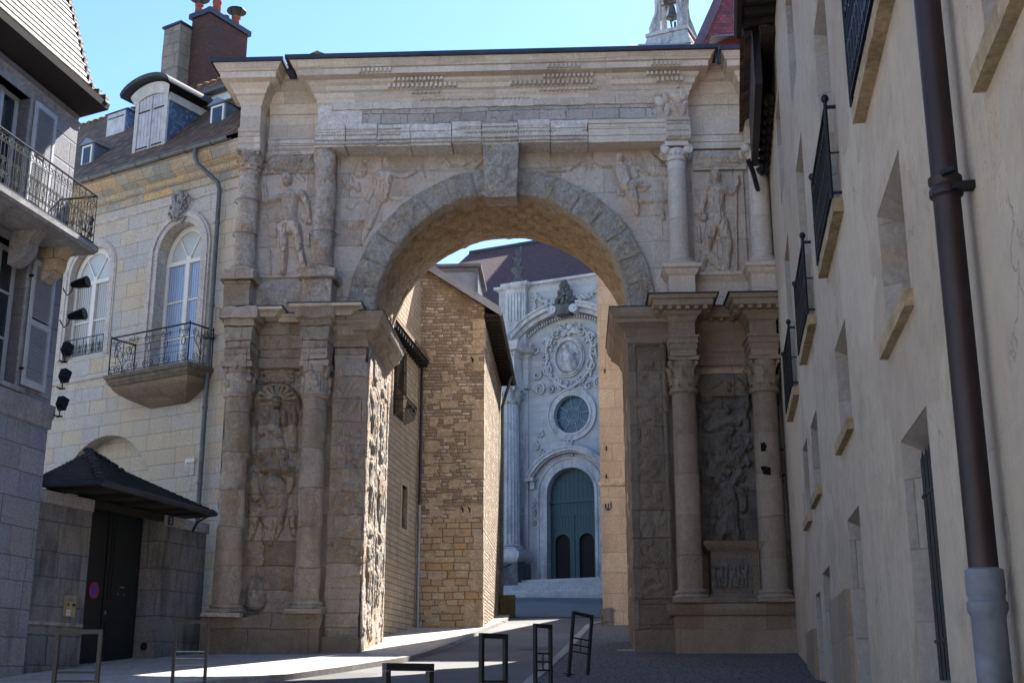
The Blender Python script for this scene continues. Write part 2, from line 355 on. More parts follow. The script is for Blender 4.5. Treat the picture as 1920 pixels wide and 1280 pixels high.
M['frost']=plain('frosted_pane',(.48,.52,.52),.2,0,.1,1.5)
M['N']=masonry('blue_grey_ashlar',.46,.75,[(.25,.27,.33),(.34,.35,.40),(.28,.28,.3),(.38,.37,.38),(.3,.32,.39)],(.08,.08,.085),.006,.012,.5,stain=(.1,.1,.11),stain_amt=.55,stain_lo=.52)
M['Ntrim']=stone('grey_string_stone',[(.30,.30,.32),(.4,.39,.39),(.35,.34,.34)],stain=(.12,.11,.11),scale=1.2,bump=.3,pit=.2)
M['H']=masonry('cream_and_blue_ashlar',.36,.62,[(0.581,0.542,0.489),(0.529,0.529,0.543),(0.616,0.523,0.391),(0.577,0.551,0.524),(0.484,0.498,0.538),(0.631,0.565,0.446),(0.588,0.481,0.349)],(.22,.19,.15),.005,.008,.35,stain=(.3,.26,.2),stain_amt=.4,stain_lo=.53,ochre=((.55,.45,.3),.55))
M['Hc']=masonry('ochre_cornice_blocks',.25,.5,[(.6,.4,.18),(.46,.42,.36),(.66,.47,.24),(.33,.36,.35),(.56,.5,.4),(.62,.42,.25)],(.14,.11,.08),.006,.008,.4,stain=(.25,.2,.15),stain_amt=.3)
M['Htrim']=stone('smooth_window_stone',[(0.529,0.506,0.506),(0.621,0.586,0.552),(0.575,0.564,0.575)],stain=(.33,.3,.27),scale=.9,bump=.15,pit=.15,stain_amt=.4)
M['Hdirty']=stone('sooty_balcony_stone',[(.12,.1,.08),(.25,.21,.16),(.2,.18,.15)],stain=(.04,.037,.035),scale=1.5,bump=.6,pit=.6,stain_amt=.7)
M['G']=masonry('soot_streaked_ashlar',.5,.7,[(.17,.175,.2),(.23,.22,.22),(.19,.2,.235),(.27,.245,.22)],(.055,.053,.055),.006,.012,.6,stain=(.04,.04,.042),stain_amt=.8,stain_lo=.46,streak=(3,.8))
M['rub']=masonry('rubble_limestone',.1,.21,[(.26,.18,.115),(.37,.27,.18),(.3,.21,.14),(.74,.66,.54),(.44,.33,.22),(.27,.19,.125),(.56,.46,.34)],(.2,.145,.1),.012,.05,1.,stain=(.12,.085,.06),stain_amt=.7,stain_lo=.48,streak=(1.1,.9),warp=.9)
M['rublow']=masonry('squared_ochre_limestone',.2,.4,[(.52,.40,.25),(.42,.31,.19),(.56,.45,.3),(.52,.33,.16),(.38,.29,.19),(.6,.52,.41)],(.15,.105,.07),.011,.05,.9,stain=(.16,.12,.08),stain_amt=.5,stain_lo=.53,streak=(1.1,.9),warp=.9)
M['wing']=masonry('small_coursed_limestone',.16,.36,[(0.462,0.330,0.209),(0.550,0.418,0.275),(0.495,0.374,0.242),(0.407,0.308,0.209)],(.14,.1,.065),.008,.01,.8,stain=(.2,.14,.09),stain_amt=.5,warp=.4)
M['quoin']=stone('quoin_limestone',[(.44,.34,.22),(.56,.45,.32),(.5,.4,.27)],stain=(.18,.13,.09),scale=1.6,bump=.6,pit=.5)
M['tan']=masonry('warm_orange_ashlar',.55,.95,[(.46,.34,.24),(.52,.4,.29),(.47,.36,.26),(.56,.45,.34),(.4,.3,.215)],(.28,.2,.14),.005,.012,.5,stain=(.25,.19,.14),stain_amt=.6,stain_lo=.5)
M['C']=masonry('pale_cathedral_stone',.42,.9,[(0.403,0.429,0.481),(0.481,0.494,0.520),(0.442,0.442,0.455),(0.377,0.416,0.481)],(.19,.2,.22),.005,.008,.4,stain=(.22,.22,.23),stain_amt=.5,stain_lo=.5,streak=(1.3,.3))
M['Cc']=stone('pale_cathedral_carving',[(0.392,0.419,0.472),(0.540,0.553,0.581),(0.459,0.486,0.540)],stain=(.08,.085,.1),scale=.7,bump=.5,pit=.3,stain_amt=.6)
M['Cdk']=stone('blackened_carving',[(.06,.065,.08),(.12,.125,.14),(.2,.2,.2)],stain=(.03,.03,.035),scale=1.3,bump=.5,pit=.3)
M['teal']=plain('dark_teal_door_paint',(.012,.05,.065),.6,0,.15,3)
M['ctile']=tiles('purple_brown_tiles',.22,.3,[(.06,.024,.024),(.095,.034,.034),(.07,.034,.036)],.8,bump=.5)
M['rtile']=tiles('brown_clay_tiles',.14,.16,[(.12,.055,.03),(.21,.1,.05),(.07,.038,.025),(.3,.17,.09)],.85,moss=(.08,.065,.025))
M['redtile']=tiles('red_clay_tiles',.3,.35,[(.2,.03,.035),(.13,.025,.03),(.25,.05,.05),(.07,.03,.035)],.7,bump=.6)
M['dtile']=tiles('dark_canopy_tiles',.09,.14,[(.018,.016,.018),(.03,.026,.027),(.024,.02,.022)],.8,bump=1.)
M['ntile']=tiles('weathered_mansard_tiles',.16,.2,[(.3,.27,.24),(.22,.2,.18),(.35,.32,.28)],.33,bump=1.)
M['brick']=masonry('old_dark_brick',.068,.2,[(.09,.032,.028),(.065,.028,.028),(.12,.045,.034),(.05,.025,.028)],(.05,.038,.035),.006,.006,.6,stain=(.04,.03,.03),stain_amt=.6,warp=.1)
M['chst']=masonry('chimney_blocks',.42,.5,[(.2,.17,.15),(.28,.24,.21),(.17,.16,.155)],(.07,.06,.055),.008,.03,.6,stain=(.1,.09,.085),stain_amt=.6)
M['terra']=plain('terracotta_pot',(.24,.06,.035),.8,0,.3,5)
M['wood']=plain('dark_timber',(.014,.01,.008),.8,0,.3,5)
M['gate']=plain('black_green_gate_paint',(.007,.01,.013),.55,0,.2,3)
M['copper']=plain('brown_cast_pipe',(.02,.011,.014),.5,.2,.35,4)
M['bluepipe']=plain('blue_grey_pipe_foot',(.13,.15,.2),.6,.1,.3,6)
# stucco of the right-hand house: lime render with streaks, speckles and bare patches
def stucco():
    t=NT('lime_render'); tc=t.n('ShaderNodeTexCoord'); P=tc.outputs['Object']
    a=t.noise(P,.8,6,.6,.4); c=t.ramp(t.mr(a,.3,.7),[(0,(.34,.28,.215)),(.5,(.46,.385,.305)),(1,(.39,.33,.265))])
    st=t.noise(t.map(P,(7,7,.9)),1,6,.65,.2); c=t.mix(t.mr(st,.5,.72,0,.35),c,(.27,.215,.17))
    st2=t.noise(t.map(P,(14,14,1.6)),1,5,.65,.3); c=t.mix(t.mr(st2,.58,.74,0,.4),c,(.2,.165,.135))
    mo=t.noise(P,3.3,7,.72,.8); c=t.mix(t.mr(mo,.42,.6,0,.5),c,(.56,.47,.37))
    sp=t.noise(P,28,5,.75); c=t.mix(t.math('MULTIPLY',t.mr(sp,.56,.68),t.mr(t.noise(P,1.3,4),.42,.66)),c,(.1,.08,.065))
    br=t.noise(t.map(P,(1,1,.6)),.9,5,.6,.8); c=t.mix(t.mr(br,.58,.74,0,.6),c,(.4,.27,.16))
    t.l(c,t.b.inputs['Base Color']); t.b.inputs['Roughness'].default_value=.92
    vo=t.n('ShaderNodeTexVoronoi',feature='DISTANCE_TO_EDGE'); vo.inputs['Scale'].default_value=.55; wp=t.n('ShaderNodeVectorMath',operation='ADD')
    nn=t.n('ShaderNodeTexNoise'); nn.inputs['Scale'].default_value=2.2; nn.inputs['Detail'].default_value=6; t.l(P,nn.inputs['Vector']); t.l(P,wp.inputs[0]); t.l(nn.outputs['Color'],wp.inputs[1]); t.l(wp.outputs[0],vo.inputs['Vector'])
    ck=t.math('MULTIPLY',t.mr(vo.outputs['Distance'],.008,.002),t.mr(t.noise(P,.9,2),.5,.56)); c=t.mix(t.math('MULTIPLY',ck,.35),c,(.16,.125,.1))
    vp=t.n('ShaderNodeTexVoronoi'); vp.inputs['Scale'].default_value=.35; t.l(wp.outputs[0],vp.inputs['Vector']); sx=t.n('ShaderNodeSeparateXYZ'); t.l(vp.outputs['Color'],sx.inputs[0])
    c=t.mix(t.math('MULTIPLY',t.mr(sx.outputs[0],.66,.7),.3),c,(.62,.55,.45)); c=t.mix(t.math('MULTIPLY',t.mr(sx.outputs[1],.74,.78),.3),c,(.3,.235,.18))
    t.l(c,t.b.inputs['Base Color'])
    h=t.math('ADD',t.math('MULTIPLY',t.noise(P,45,5,.7),.7),t.math('MULTIPLY',t.noise(P,5,5,.6),1.5)); h=t.math('SUBTRACT',h,ck)
    t.l(t.bump(h,.7,.025),t.b.inputs['Normal']); return t.m
M['stucco']=stucco()
def asphalt():
    t=NT('asphalt'); tc=t.n('ShaderNodeTexCoord'); P=tc.outputs['Object']
    a=t.noise(P,.7,5,.6); c=t.ramp(t.mr(a,.3,.7),[(0,(.06,.062,.068)),(1,(.11,.11,.115))]); c=t.mix(t.mr(t.noise(P,60,3,.8),.42,.68,0,.6),c,(.17,.17,.17)); vp=t.n('ShaderNodeTexVoronoi'); vp.inputs['Scale'].default_value=.3; t.l(P,vp.inputs['Vector']); sx=t.n('ShaderNodeSeparateXYZ'); t.l(vp.outputs['Color'],sx.inputs[0]); c=t.mix(t.math('MULTIPLY',t.mr(sx.outputs[0],.6,.61),.45),c,(.045,.046,.05))
    t.l(c,t.b.inputs['Base Color']); t.b.inputs['Roughness'].default_value=.75; t.l(t.bump(t.noise(P,120,3,.8),.5,.006),t.b.inputs['Normal']); return t.m
M['road']=asphalt()
M['pave']=masonry('worn_paving_slabs',.35,.6,[(.46,.43,.39),(.54,.51,.46),(.42,.4,.37)],(.2,.18,.15),.007,.02,.6,stain=(.25,.23,.21),stain_amt=.35)
M['sett']=masonry('dark_setts',.13,.2,[(0.120,0.120,0.138),(0.180,0.174,0.180),(0.144,0.138,0.144),(0.216,0.204,0.192)],(.025,.025,.03),.012,.014,1.,stain=(.07,.07,.075),stain_amt=.5)
M['kerb']=masonry('kerb_stone',.95,40,[(.34,.32,.29),(.42,.4,.37),(.38,.36,.34)],(.07,.065,.06),.01,.01,.4,stain=(.2,.19,.18),stain_amt=.5,warp=.1)
M['leaf']=plain('weed_leaf',(.05,.1,.025),.6,0,.4,8)
# ---------------------------------------------------------------- ground
def gz(x,y):
    return (-1.6+.08*max(y,-6)) if y<20 else (.09*(y-20) if y<27 else (.63+.1*(y-27) if y<62 else 4.13+.02*(y-62)))
YS=[-60,-20,-6,0,4,8,10]+[12+.5*i for i in range(0,60)]+[43,45,48,51,54,57,60,62,66,75,90,130,300]
def interp(poly,y):
    if y<=poly[0][1]: return poly[0][0]
    for (x0,y0),(x1,y1) in zip(poly,poly[1:]):
        if y<=y1: return x0+(x1-x0)*(y-y0)/(y1-y0)
    return poly[-1][0]
def strip(name,L,Rr,dz,mat,ys,n=4,noise=0):
    mb=MB(); vs=[];fs=[]
    for y in ys:
        a=interp(L,y) if isinstance(L,list) else L; b=interp(Rr,y) if isinstance(Rr,list) else Rr
        for i in range(n+1):
            x=a+(b-a)*i/n; vs.append((x,y,gz(x,y)+dz))
    for j in range(len(ys)-1):
        for i in range(n): q=j*(n+1)+i; fs.append((q,q+1,q+n+2,q+n+1))
    mb.add(vs,fs); o=mb.build(name,mat); o['kind']='structure'; return o
KL=[(-9.6,6),(-9.0,14),(-7.9,17.5),(-6.5,19.7),(-4.95,21.4),(-4.25,23.1),(-3.85,24.3),(-3.4,25.6),(-3.2,27.1),(-2.97,29.4),(-2.8,31.6),(-2.62,34.8),(-2.35,38),(-2.2,41),(-2.3,44),(-3.6,47),(-5.5,50)]
KR=[(-1.2,6),(-1.1,14),(-.85,20.1),(-.44,25.8),(-.14,30.6),(.3,37.3),(1.5,42),(3,47)]
shift=lambda P,d:[(x+d,y) for x,y in P]
strip('ground',-300,300,-.13,M['kerb'],YS,8)
ysr=[y for y in YS if -6<=y<=62]
strip('road',KL,KR,-.09,M['road'],ysr,6)
strip('square_paving',-14,14,-.07,M['road'],[y for y in YS if 43<=y<=66],6)
strip('pavement_left',-14,shift(KL,-.16),.0,M['pave'],[y for y in YS if -6<=y<=43.5],8)
strip('kerb_left',shift(KL,-.156),KL,.012,M['kerb'],[y for y in YS if 6<=y<=44],1)
strip('pavement_right',shift(KR,.18),8,.0,M['sett'],[y for y in YS if -6<=y<=43.5],8)
strip('kerb_right',KR,shift(KR,.176),.012,M['kerb'],[y for y in YS if 6<=y<=44],1)
def kerbface(name,P,sgn):
    mb=MB(); ys=[y for y in YS if 6<=y<=44]; vs=[];fs=[]
    for y in ys:
        x=interp(P,y); vs+=[(x,y,gz(x,y)+.012),(x,y,gz(x,y)-.12)]
    for j in range(len(ys)-1): fs.append((2*j,2*j+1,2*j+3,2*j+2))
    mb.add(vs,fs); o=mb.build(name,M['kerb']); o['kind']='structure'
t=thing('manhole_cover','round iron manhole cover set in the road under the arch','manhole cover',(-1.0,29.2,gz(0,29.2)-.09))
m=MB(); m.lathe(-1.0,29.2,[(.33,0),(.33,.0)],28,cap=False); m=MB(); nn_=28
for r0,r1,zz in ((.0,.27,.012),(.29,.34,.014)): 
    m.add([(-1.0+r0*math.cos(2*PI*i/nn_),29.2+r0*math.sin(2*PI*i/nn_),gz(0,29.2+r0*math.sin(2*PI*i/nn_))-.09+zz) for i in range(nn_)]+[(-1.0+r1*math.cos(2*PI*i/nn_),29.2+r1*math.sin(2*PI*i/nn_),gz(0,29.2+r1*math.sin(2*PI*i/nn_))-.09+zz) for i in range(nn_)],[(i,(i+1)%nn_,(i+1)%nn_+nn_,i+nn_) for i in range(nn_)])
m.build('iron_cover',M['iron'],t)
kerbface('kerb_face_left',KL,1); kerbface('kerb_face_right',KR,-1)
# ---------------------------------------------------------------- builders shared by the buildings
def wall(mb,x0,x1,z0,z1,ops,y=0.,depth=.35,back=True):
    """face of a wall with openings (a,b,c,d[,rise[,ry]]): rise>0 adds an elliptic arch head above d; ry deeper than depth"""
    xs=sorted({x0,x1}|{v for o in ops for v in o[:2] if x0<=v<=x1}); zs=sorted({z0,z1}|{v for o in ops for v in (o[2],o[3]) if z0<=v<=z1}|{o[3]+o[4] for o in ops if len(o)>4 and o[4]>0})
    def inside(cx,cz):
        for o in ops:
            top=o[3]+(o[4] if len(o)>4 else 0)
            if o[0]<cx<o[1] and o[2]<cz<top: return True
        return False
    for a,b in zip(xs,xs[1:]):
        for c,d in zip(zs,zs[1:]):
            if not inside((a+b)/2,(c+d)/2): mb.add([(a,y,c),(b,y,c),(b,y,d),(a,y,d)],[(0,1,2,3)])
    for o in ops:
        a,b,c,d=o[:4]; rise=o[4] if len(o)>4 else 0; dp=o[5] if len(o)>5 else depth
        mb.add([(a,y,c),(a,y,d),(a,y+dp,d),(a,y+dp,c)],[(0,1,2,3)]); mb.add([(b,y,c),(b,y+dp,c),(b,y+dp,d),(b,y,d)],[(0,1,2,3)])
        mb.add([(a,y,c),(a,y+dp,c),(b,y+dp,c),(b,y,c)],[(0,1,2,3)])
        if rise<=0:
            if d<z1-1e-6: mb.add([(a,y,d),(b,y,d),(b,y+dp,d),(a,y+dp,d)],[(0,1,2,3)])
        else:
            n=24; m=(a+b)/2; hw=(b-a)/2
            pts=[(m-hw*math.cos(PI*i/n),d+rise*math.sin(PI*i/n)) for i in range(n+1)]
            for (p,q),(r_,s_) in zip(pts,pts[1:]):
                mb.add([(p,y,q),(r_,y,s_),(r_,y+dp,s_),(p,y+dp,q)],[(0,1,2,3)])
                mb.add([(p,y,q),(r_,y,s_),(r_,y,d+rise),(p,y,d+rise)],[(0,1,2,3)])
    return mb
def casement(root,x0,x1,z0,z1,y,rise=0,gm=None,fm=None,rows=3,fw=.07,leafs=2,transom=True,name='window'):
    """window = white frame (part) with its panes as sub-part"""
    fm=fm or M['white']; gm=gm or M['glass']; f=MB(); m=(x0+x1)/2
    f.box(x0,x0+fw,y,y+.07,z0,z1); f.box(x1-fw,x1,y,y+.07,z0,z1); f.box(x0+fw,x1-fw,y,y+.07,z0,z0+fw*1.3)
    if leafs==2: f.box(m-fw*.75,m+fw*.75,y-.015,y+.06,z0+fw*1.3,z1)
    for i in range(1,rows):
        z=z0+(z1-z0)*i/rows; f.box(x0+fw,x1-fw,y+.008,y+.05,z-.018,z+.018)
    if rise>0:
        f.box(x0,x1,y-.02,y+.075,z1,z1+.1); hw=(x1-x0)/2; n=20
        A=[(m-hw*math.cos(PI*i/n),z1+.1+(rise-.1)*math.sin(PI*i/n)) for i in range(n+1)]
        B=[(m-(hw-fw*1.6)*math.cos(PI*i/n),z1+.1+(rise-.1-fw*1.6)*math.sin(PI*i/n)) for i in range(n+1)]
        for i in range(n):
            (a,b),(c,d),(e,g),(h,k)=A[i],A[i+1],B[i],B[i+1]
            f.hexa([(a,y,b),(c,y,d),(h,y,k),(e,y,g)],[(a,y+.07,b),(c,y+.07,d),(h,y+.07,k),(e,y+.07,g)])
        for ang in (55,125):
            t=R(ang); f.tube([(m+.05*math.cos(t),y+.03,z1+.1+.05),(m+(hw-.06)*math.cos(t),y+.03,z1+.1+(rise-.16)*math.sin(t))],.022,4)
        f.box(m-.07,m+.07,y+.0,y+.06,z1+.1,z1+.2)
    else: f.box(x0,x1,y,y+.07,z1-fw,z1)
    fo=f.build(name,fm,root)
    g=MB().add([(x0+.02,y+.04,z0+.02),(x1-.02,y+.04,z0+.02),(x1-.02,y+.04,z1),(x0+.02,y+.04,z1)],[(0,1,2,3)])
    g.build('pane',gm,fo)
    if rise>0:
        hw=(x1-x0)/2-.02
        pts=[(m-hw*math.cos(PI*i/16),y+.045,z1+.08+(rise-.1)*math.sin(PI*i/16)) for i in range(17)]
        MB().add(pts,[tuple(range(17))]).build('fanlight_pane',M['frost'],fo)
    return fo
def spiral(cx,cz,r0,turns,a0,dirn=1,y=0,n=10,shrink=.25):
    k=int(n*turns)+1
    return [(cx+(r0*(1-(1-shrink)*i/k))*math.cos(a0+dirn*2*PI*turns*i/k),y,cz+(r0*(1-(1-shrink)*i/k))*math.sin(a0+dirn*2*PI*turns*i/k)) for i in range(k+1)]
def scrolls(mb,T,w,h,step,r=.007,dense=1):
    """wrought panel in (a,z) coordinates: uprights, S scrolls, ring frieze; T maps (a,z)->point"""
    n=max(1,round(w/step)); st=w/n
    for i in range(n+1): mb.tube([T(i*st,0),T(i*st,h)],r*1.15,4)
    for i in range(n):
        c=(i+.5)*st; q=st*.42
        for s in (1,-1):
            up=spiral(c+s*q*.45,h*.50,q*.5,1.35,PI if s>0 else 0,-s); mb.tube([T(p[0],p[2]) for p in up],r,4)
            dn=spiral(c+s*q*.45,h*.2,q*.48,1.35,PI if s>0 else 0,s); mb.tube([T(p[0],p[2]) for p in dn],r,4)
            mb.tube([T(c+s*q*.02,h*.2),T(c+s*q*.55,h*.35),T(c-s*q*.02,h*.5)],r,4)
        mb.tube([T(c,.0),T(c,h*.78)],r,4)
        if dense:
            k=2
            for j in range(k):
                cc=i*st+(j+.5)*st/k; R_=st/k*.4
                mb.tube([T(cc+R_*math.cos(2*PI*t/9),h*.88+R_*math.sin(2*PI*t/9)) for t in range(9)],r,4,closed=True)
def rail(mb,P,z0,z1,r=.018):
    mb.tube([(x,y,z1) for x,y in P],r*1.5,6); mb.tube([(x,y,z0+.05) for x,y in P],r*.8,4)
def louvre(root,x0,x1,z0,z1,y,mat,t=.04,Tf=None,name='shutter'):
    mb=MB(); e=.07
    mb.box(x0,x0+e,y-t,y,z0,z1); mb.box(x1-e,x1,y-t,y,z0,z1); mb.box(x0+e,x1-e,y-t,y,z0,z0+.13); mb.box(x0+e,x1-e,y-t,y,z1-.1,z1)
    mb.box(x0+e,x1-e,y-t,y,(z0+z1)/2-.05,(z0+z1)/2+.05)
    z=z0+.15
    while z<z1-.12:
        if abs(z-(z0+z1)/2)>.07:
            mb.add([(x0+e,y-.004,z+.03),(x1-e,y-.004,z+.03),(x1-e,y-t*.9,z),(x0+e,y-t*.9,z),(x0+e,y-.012,z+.036),(x1-e,y-.012,z+.036),(x1-e,y-t*.98,z+.008),(x0+e,y-t*.98,z+.008)],[(0,1,2,3),(7,6,5,4),(3,2,6,7),(0,4,5,1)])
        z+=.046
    return mb.build(name,mat,root)
def leafy_capital(mb,x,y,r,z0,z1,n=8,erode=0,square=True):
    """Corinthian capital: bell, two rings of curling leaves, corner volutes, abacus"""
    H=z1-z0
    mb.lathe(x,y,[(r*1.12,z0),(r*1.16,z0+.04),(r*.98,z0+.06),(r*1.0,z0+H*.5),(r*1.25,z0+H*.86)],16)
    for ring,(zb,zt,ro) in enumerate(((z0+.05,z0+H*.42,.0),(z0+.1,z0+H*.72,.12))):
        for i in range(n):
            a=2*PI*(i+ring*.5)/n; ca,sa=math.cos(a),math.sin(a); w=r*.36
            prof=[(1.02,0,.8),(1.1,.35,1.),(1.2,.7,.95),(1.42,.95,.7),(1.52,.9,.35)]
            vs=[];fs=[]
            for k,(rr,zz,ww) in enumerate(prof):
                R_=r*(rr+ro); z=zb+(zt-zb)*zz
                for s in (-1,0,1):
                    d=.05*r*(1-abs(s)); vs.append((x+(R_+d)*ca-s*w*ww*sa,y+(R_+d)*sa+s*w*ww*ca,z-(.02 if s else 0)))
            for k in range(len(prof)-1):
                for s in range(2): q=k*3+s; fs.append((q,q+1,q+4,q+3))
            mb.add(vs,fs)
    for i in range(4):
        a=PI/4+i*PI/2; ca,sa=math.cos(a),math.sin(a); R_=r*1.62
        pts=[(x+(r*1.15)*ca,y+(r*1.15)*sa,z0+H*.6),(x+R_*.95*ca,y+R_*.95*sa,z0+H*.86)]
        mb.tube(pts,r*.09,5)
        for s in (-1,1):
            mb.lathe(0,0,[(0,0)],3) if False else None
        mb.ell((x+R_*.93*ca,y+R_*.93*sa,z0+H*.80),(r*.17,r*.17,r*.17),8,5)
    e=r*1.42
    # abacus with concave sides
    k=6; poly=[]
    for i in range(4):
        a0=PI/4+i*PI/2; a1=a0+PI/2; c0=(math.cos(a0)*e*1.25,math.sin(a0)*e*1.25); c1=(math.cos(a1)*e*1.25,math.sin(a1)*e*1.25)
        for j in range(k):
            t=j/k; b=1-.55*math.sin(PI*t)*.32; poly.append(((c0[0]+(c1[0]-c0[0])*t)*b,(c0[1]+(c1[1]-c0[1])*t)*b))
    n2=len(poly); za,zb_=z0+H*.88,z1
    mb.add([(x+p,y+q,za) for p,q in poly]+[(x+p*1.06,y+q*1.06,zb_) for p,q in poly],[tuple(range(n2))[::-1],tuple(range(n2,2*n2))]+[(i,(i+1)%n2,(i+1)%n2+n2,i+n2) for i in range(n2)])
    return mb
def attic_base(x,y,r,z0,z1,sq=True):
    H=z1-z0; mb=MB(); e=r*1.42
    mb.box(x-e,x+e,y-e,y+e,z0,z0+H*.28)
    prof=[(r*1.36,z0+H*.28)]
    for c,rr,h0,h1 in ((1.36,.09,.28,.52),(1.2,.06,.64,.86)):
        for i in range(7):
            t=-PI/2+PI*i/6; prof.append((r*(c+.1*math.cos(t)*(1 if c>1.3 else .7)),z0+H*((h0+h1)/2+(h1-h0)/2*math.sin(t))))
        if c>1.3: prof+= [(r*1.24,z0+H*.55),(r*1.18,z0+H*.62)]
    prof+=[(r*1.08,z0+H*.9),(r*1.02,z1)]
    mb.lathe(x,y,prof,28); return mb
def shaft(x,y,r,z0,z1,rt=None,n=40,cell=.05,bulge=.0):
    rt=rt or r*.9; m=max(2,int((z1-z0)/cell)); mb=MB()
    mb.lathe(x,y,[(r+(rt-r)*max(0,(i/m-.25))/.75,z0+(z1-z0)*i/m) for i in range(m+1)],n); return mb
# relief carving as a height field; shapes in photo pixels, placed on the plane y=Y
def relief(name,px0,px1,py0,py1,Y,shapes,mat,parent,res=.016,depthscale=1.,namp=.02,nf=6,edge=.03,seed=3,rim=True,mask=None,smoothk=.02):
    x0,_=at(px0,(py0+py1)/2,Y); x1,_=at(px1,(py0+py1)/2,Y); _,z1=at((px0+px1)/2,py0,Y); _,z0=at((px0+px1)/2,py1,Y)
    return relief_m(name,x0,x1,z0,z1,Y,[conv(s,Y) for s in shapes],mat,parent,res,depthscale,namp,nf,seed,mask)
def conv(s,Y):
    ax,az=at(s[0],s[1],Y); bx,bz=at(s[3],s[4],Y); k=Y/2324*1.03
    return (ax,az,s[2]*k,bx,bz,s[5]*k,s[6] if len(s)>6 else .12)
def hfield(X,Z,shapes,sharp=.5):
    h=np.zeros_like(X)
    for (ax,az,ra,bx,bz,rb,dp) in shapes:
        dx,dz=bx-ax,bz-az; L=dx*dx+dz*dz
        t=np.clip(((X-ax)*dx+(Z-az)*dz)/(L if L>1e-9 else 1),0,1) if L>1e-9 else np.zeros_like(X)
        d=np.hypot(X-ax-t*dx,Z-az-t*dz); r=ra+(rb-ra)*t
        q=np.clip(1-(d/np.maximum(r,1e-4))**2,0,1)**.38*abs(dp)*np.minimum(1,r/max(ra,rb)*1.1)
        h = h-q if dp<0 else np.maximum(h,q)+.18*np.minimum(h,q)
    return h
def relief_m(name,x0,x1,z0,z1,Y,shapes,mat,parent,res=.016,depthscale=1.,namp=.02,nf=6,seed=3,mask=None,side=None):
    nx=max(2,int((x1-x0)/res)); nz=max(2,int((z1-z0)/res))
    xs=np.linspace(x0,x1,nx+1); zs=np.linspace(z0,z1,nz+1); X,Z=np.meshgrid(xs,zs)
    h=hfield(X,Z,shapes)*depthscale
    Pn=np.stack([X.ravel(),np.full(X.size,Y),Z.ravel()],1)
    nn=fbm(Pn,nf,4,seed,.6).reshape(X.shape)
    fold=1-np.abs(fbm(Pn*np.array([1.7,1,.55]),nf*1.6,3,seed+5)).reshape(X.shape)
    h=h+namp*nn*(1+1.2*np.clip(h*6,0,1))+.05*np.clip(h*7,0,1)*(fold**6-.35); h=h-.022*np.abs(fbm(Pn,nf*4,4,seed+9,.7).reshape(X.shape))
    h[0,:]=h[-1,:]=0; h[:,0]=h[:,-1]=0
    mb=MB(); mb.v=[tuple(p) for p in (np.stack([X.ravel(),(Y-h).ravel(),Z.ravel()],1) if side is None else np.stack([(side+h).ravel(),X.ravel(),Z.ravel()],1))]
    W=nx+1
    for j in range(nz):
        for i in range(nx):
            if mask is None or mask(xs[i],zs[j]): q=j*W+i; mb.f.append((q,q+1,q+W+1,q+W))
    return mb.build(name,mat,parent,ang=75)
# ================================================================ THE ROMAN ARCH
A=thing('triumphal_arch','great weathered Roman stone arch spanning the street, with carved columns, niches and a long attic','triumphal arch',(-1.62,27,.5))
CX=-1.62; SP=8.12
# core masonry behind the ornament
mb=MB(); a0,a1=-4.66,1.25
wall(mb,-7.9,4.9,.3,8.2,[(a0,a1,.3,8.2)],y=27.5,depth=2.7)
def ringwall(mb,y,yb,x0,x1,z0,z1,rf,rb):
    n=48
    P=[(CX-rf*math.cos(PI*i/n),SP+rf*math.sin(PI*i/n)) for i in range(n+1)]
    for (p,q),(r_,s_) in zip(P,P[1:]):
        mb.add([(p,y,q),(r_,y,s_),(r_,y,z1),(p,y,z1)],[(0,1,2,3)])
    mb.add([(x0,y,z0),(P[0][0],y,z0),(P[0][0],y,z1),(x0,y,z1)],[(0,1,2,3)]); mb.add([(P[-1][0],y,z0),(x1,y,z0),(x1,y,z1),(P[-1][0],y,z1)],[(0,1,2,3)])
ringwall(mb,27.12,30.2,-7.9,4.9,8.2,13.9,3.0,3.0)
ringwall(mb,30.2,30.2,-7.9,4.9,8.2,13.9,3.08,3.0)
wall(mb,-7.9,4.9,.3,8.2,[(a0,a1,.3,8.2)],y=30.2,depth=0)
mb.add([(-7.9,27.12,.3),(-7.9,30.2,.3),(-7.9,30.2,13.9),(-7.9,27.12,13.9)],[(0,3,2,1)]); mb.add([(4.9,27.12,.3),(4.9,30.2,.3),(4.9,30.2,13.9),(4.9,27.12,13.9)],[(0,1,2,3)])
[mb.add([(a,27.0,8.2),(b,27.0,8.2),(b,27.5,8.2),(a,27.5,8.2)],[(0,1,2,3)]) for a,b in ((-7.9,-5.1),(1.8,4.9))]
mb.add([(-7.9,27.1,13.9),(4.9,27.1,13.9),(4.9,30.2,13.9),(-7.9,30.2,13.9)],[(0,1,2,3)])
core=mb.build('wall',M['relief'],A)
# piers: stacked eroded courses
def courses(mb,x0,x1,y0,y1,zs,cell,j=.012,seed=1):
    rnd=random.Random(seed)
    for z0,z1 in zip(zs,zs[1:]):
        d=[rnd.uniform(0,j) for _ in range(4)]
        mb.gbox(x0+d[0],x1-d[1],y0+d[2],y1,z0+.004,z1-.004,cell)
mb=MB(); courses(mb,-5.42,-4.655,27.0,30.25,[.2,1.15,1.75,2.35,2.9,3.6,4.2,4.85,5.5,6.1,6.75,7.35],.075,.02,3)
disp(mb,.035,3.2,5,5,(1.2,1,.2)); disp(mb,.016,14,3,55,(1,1,0))
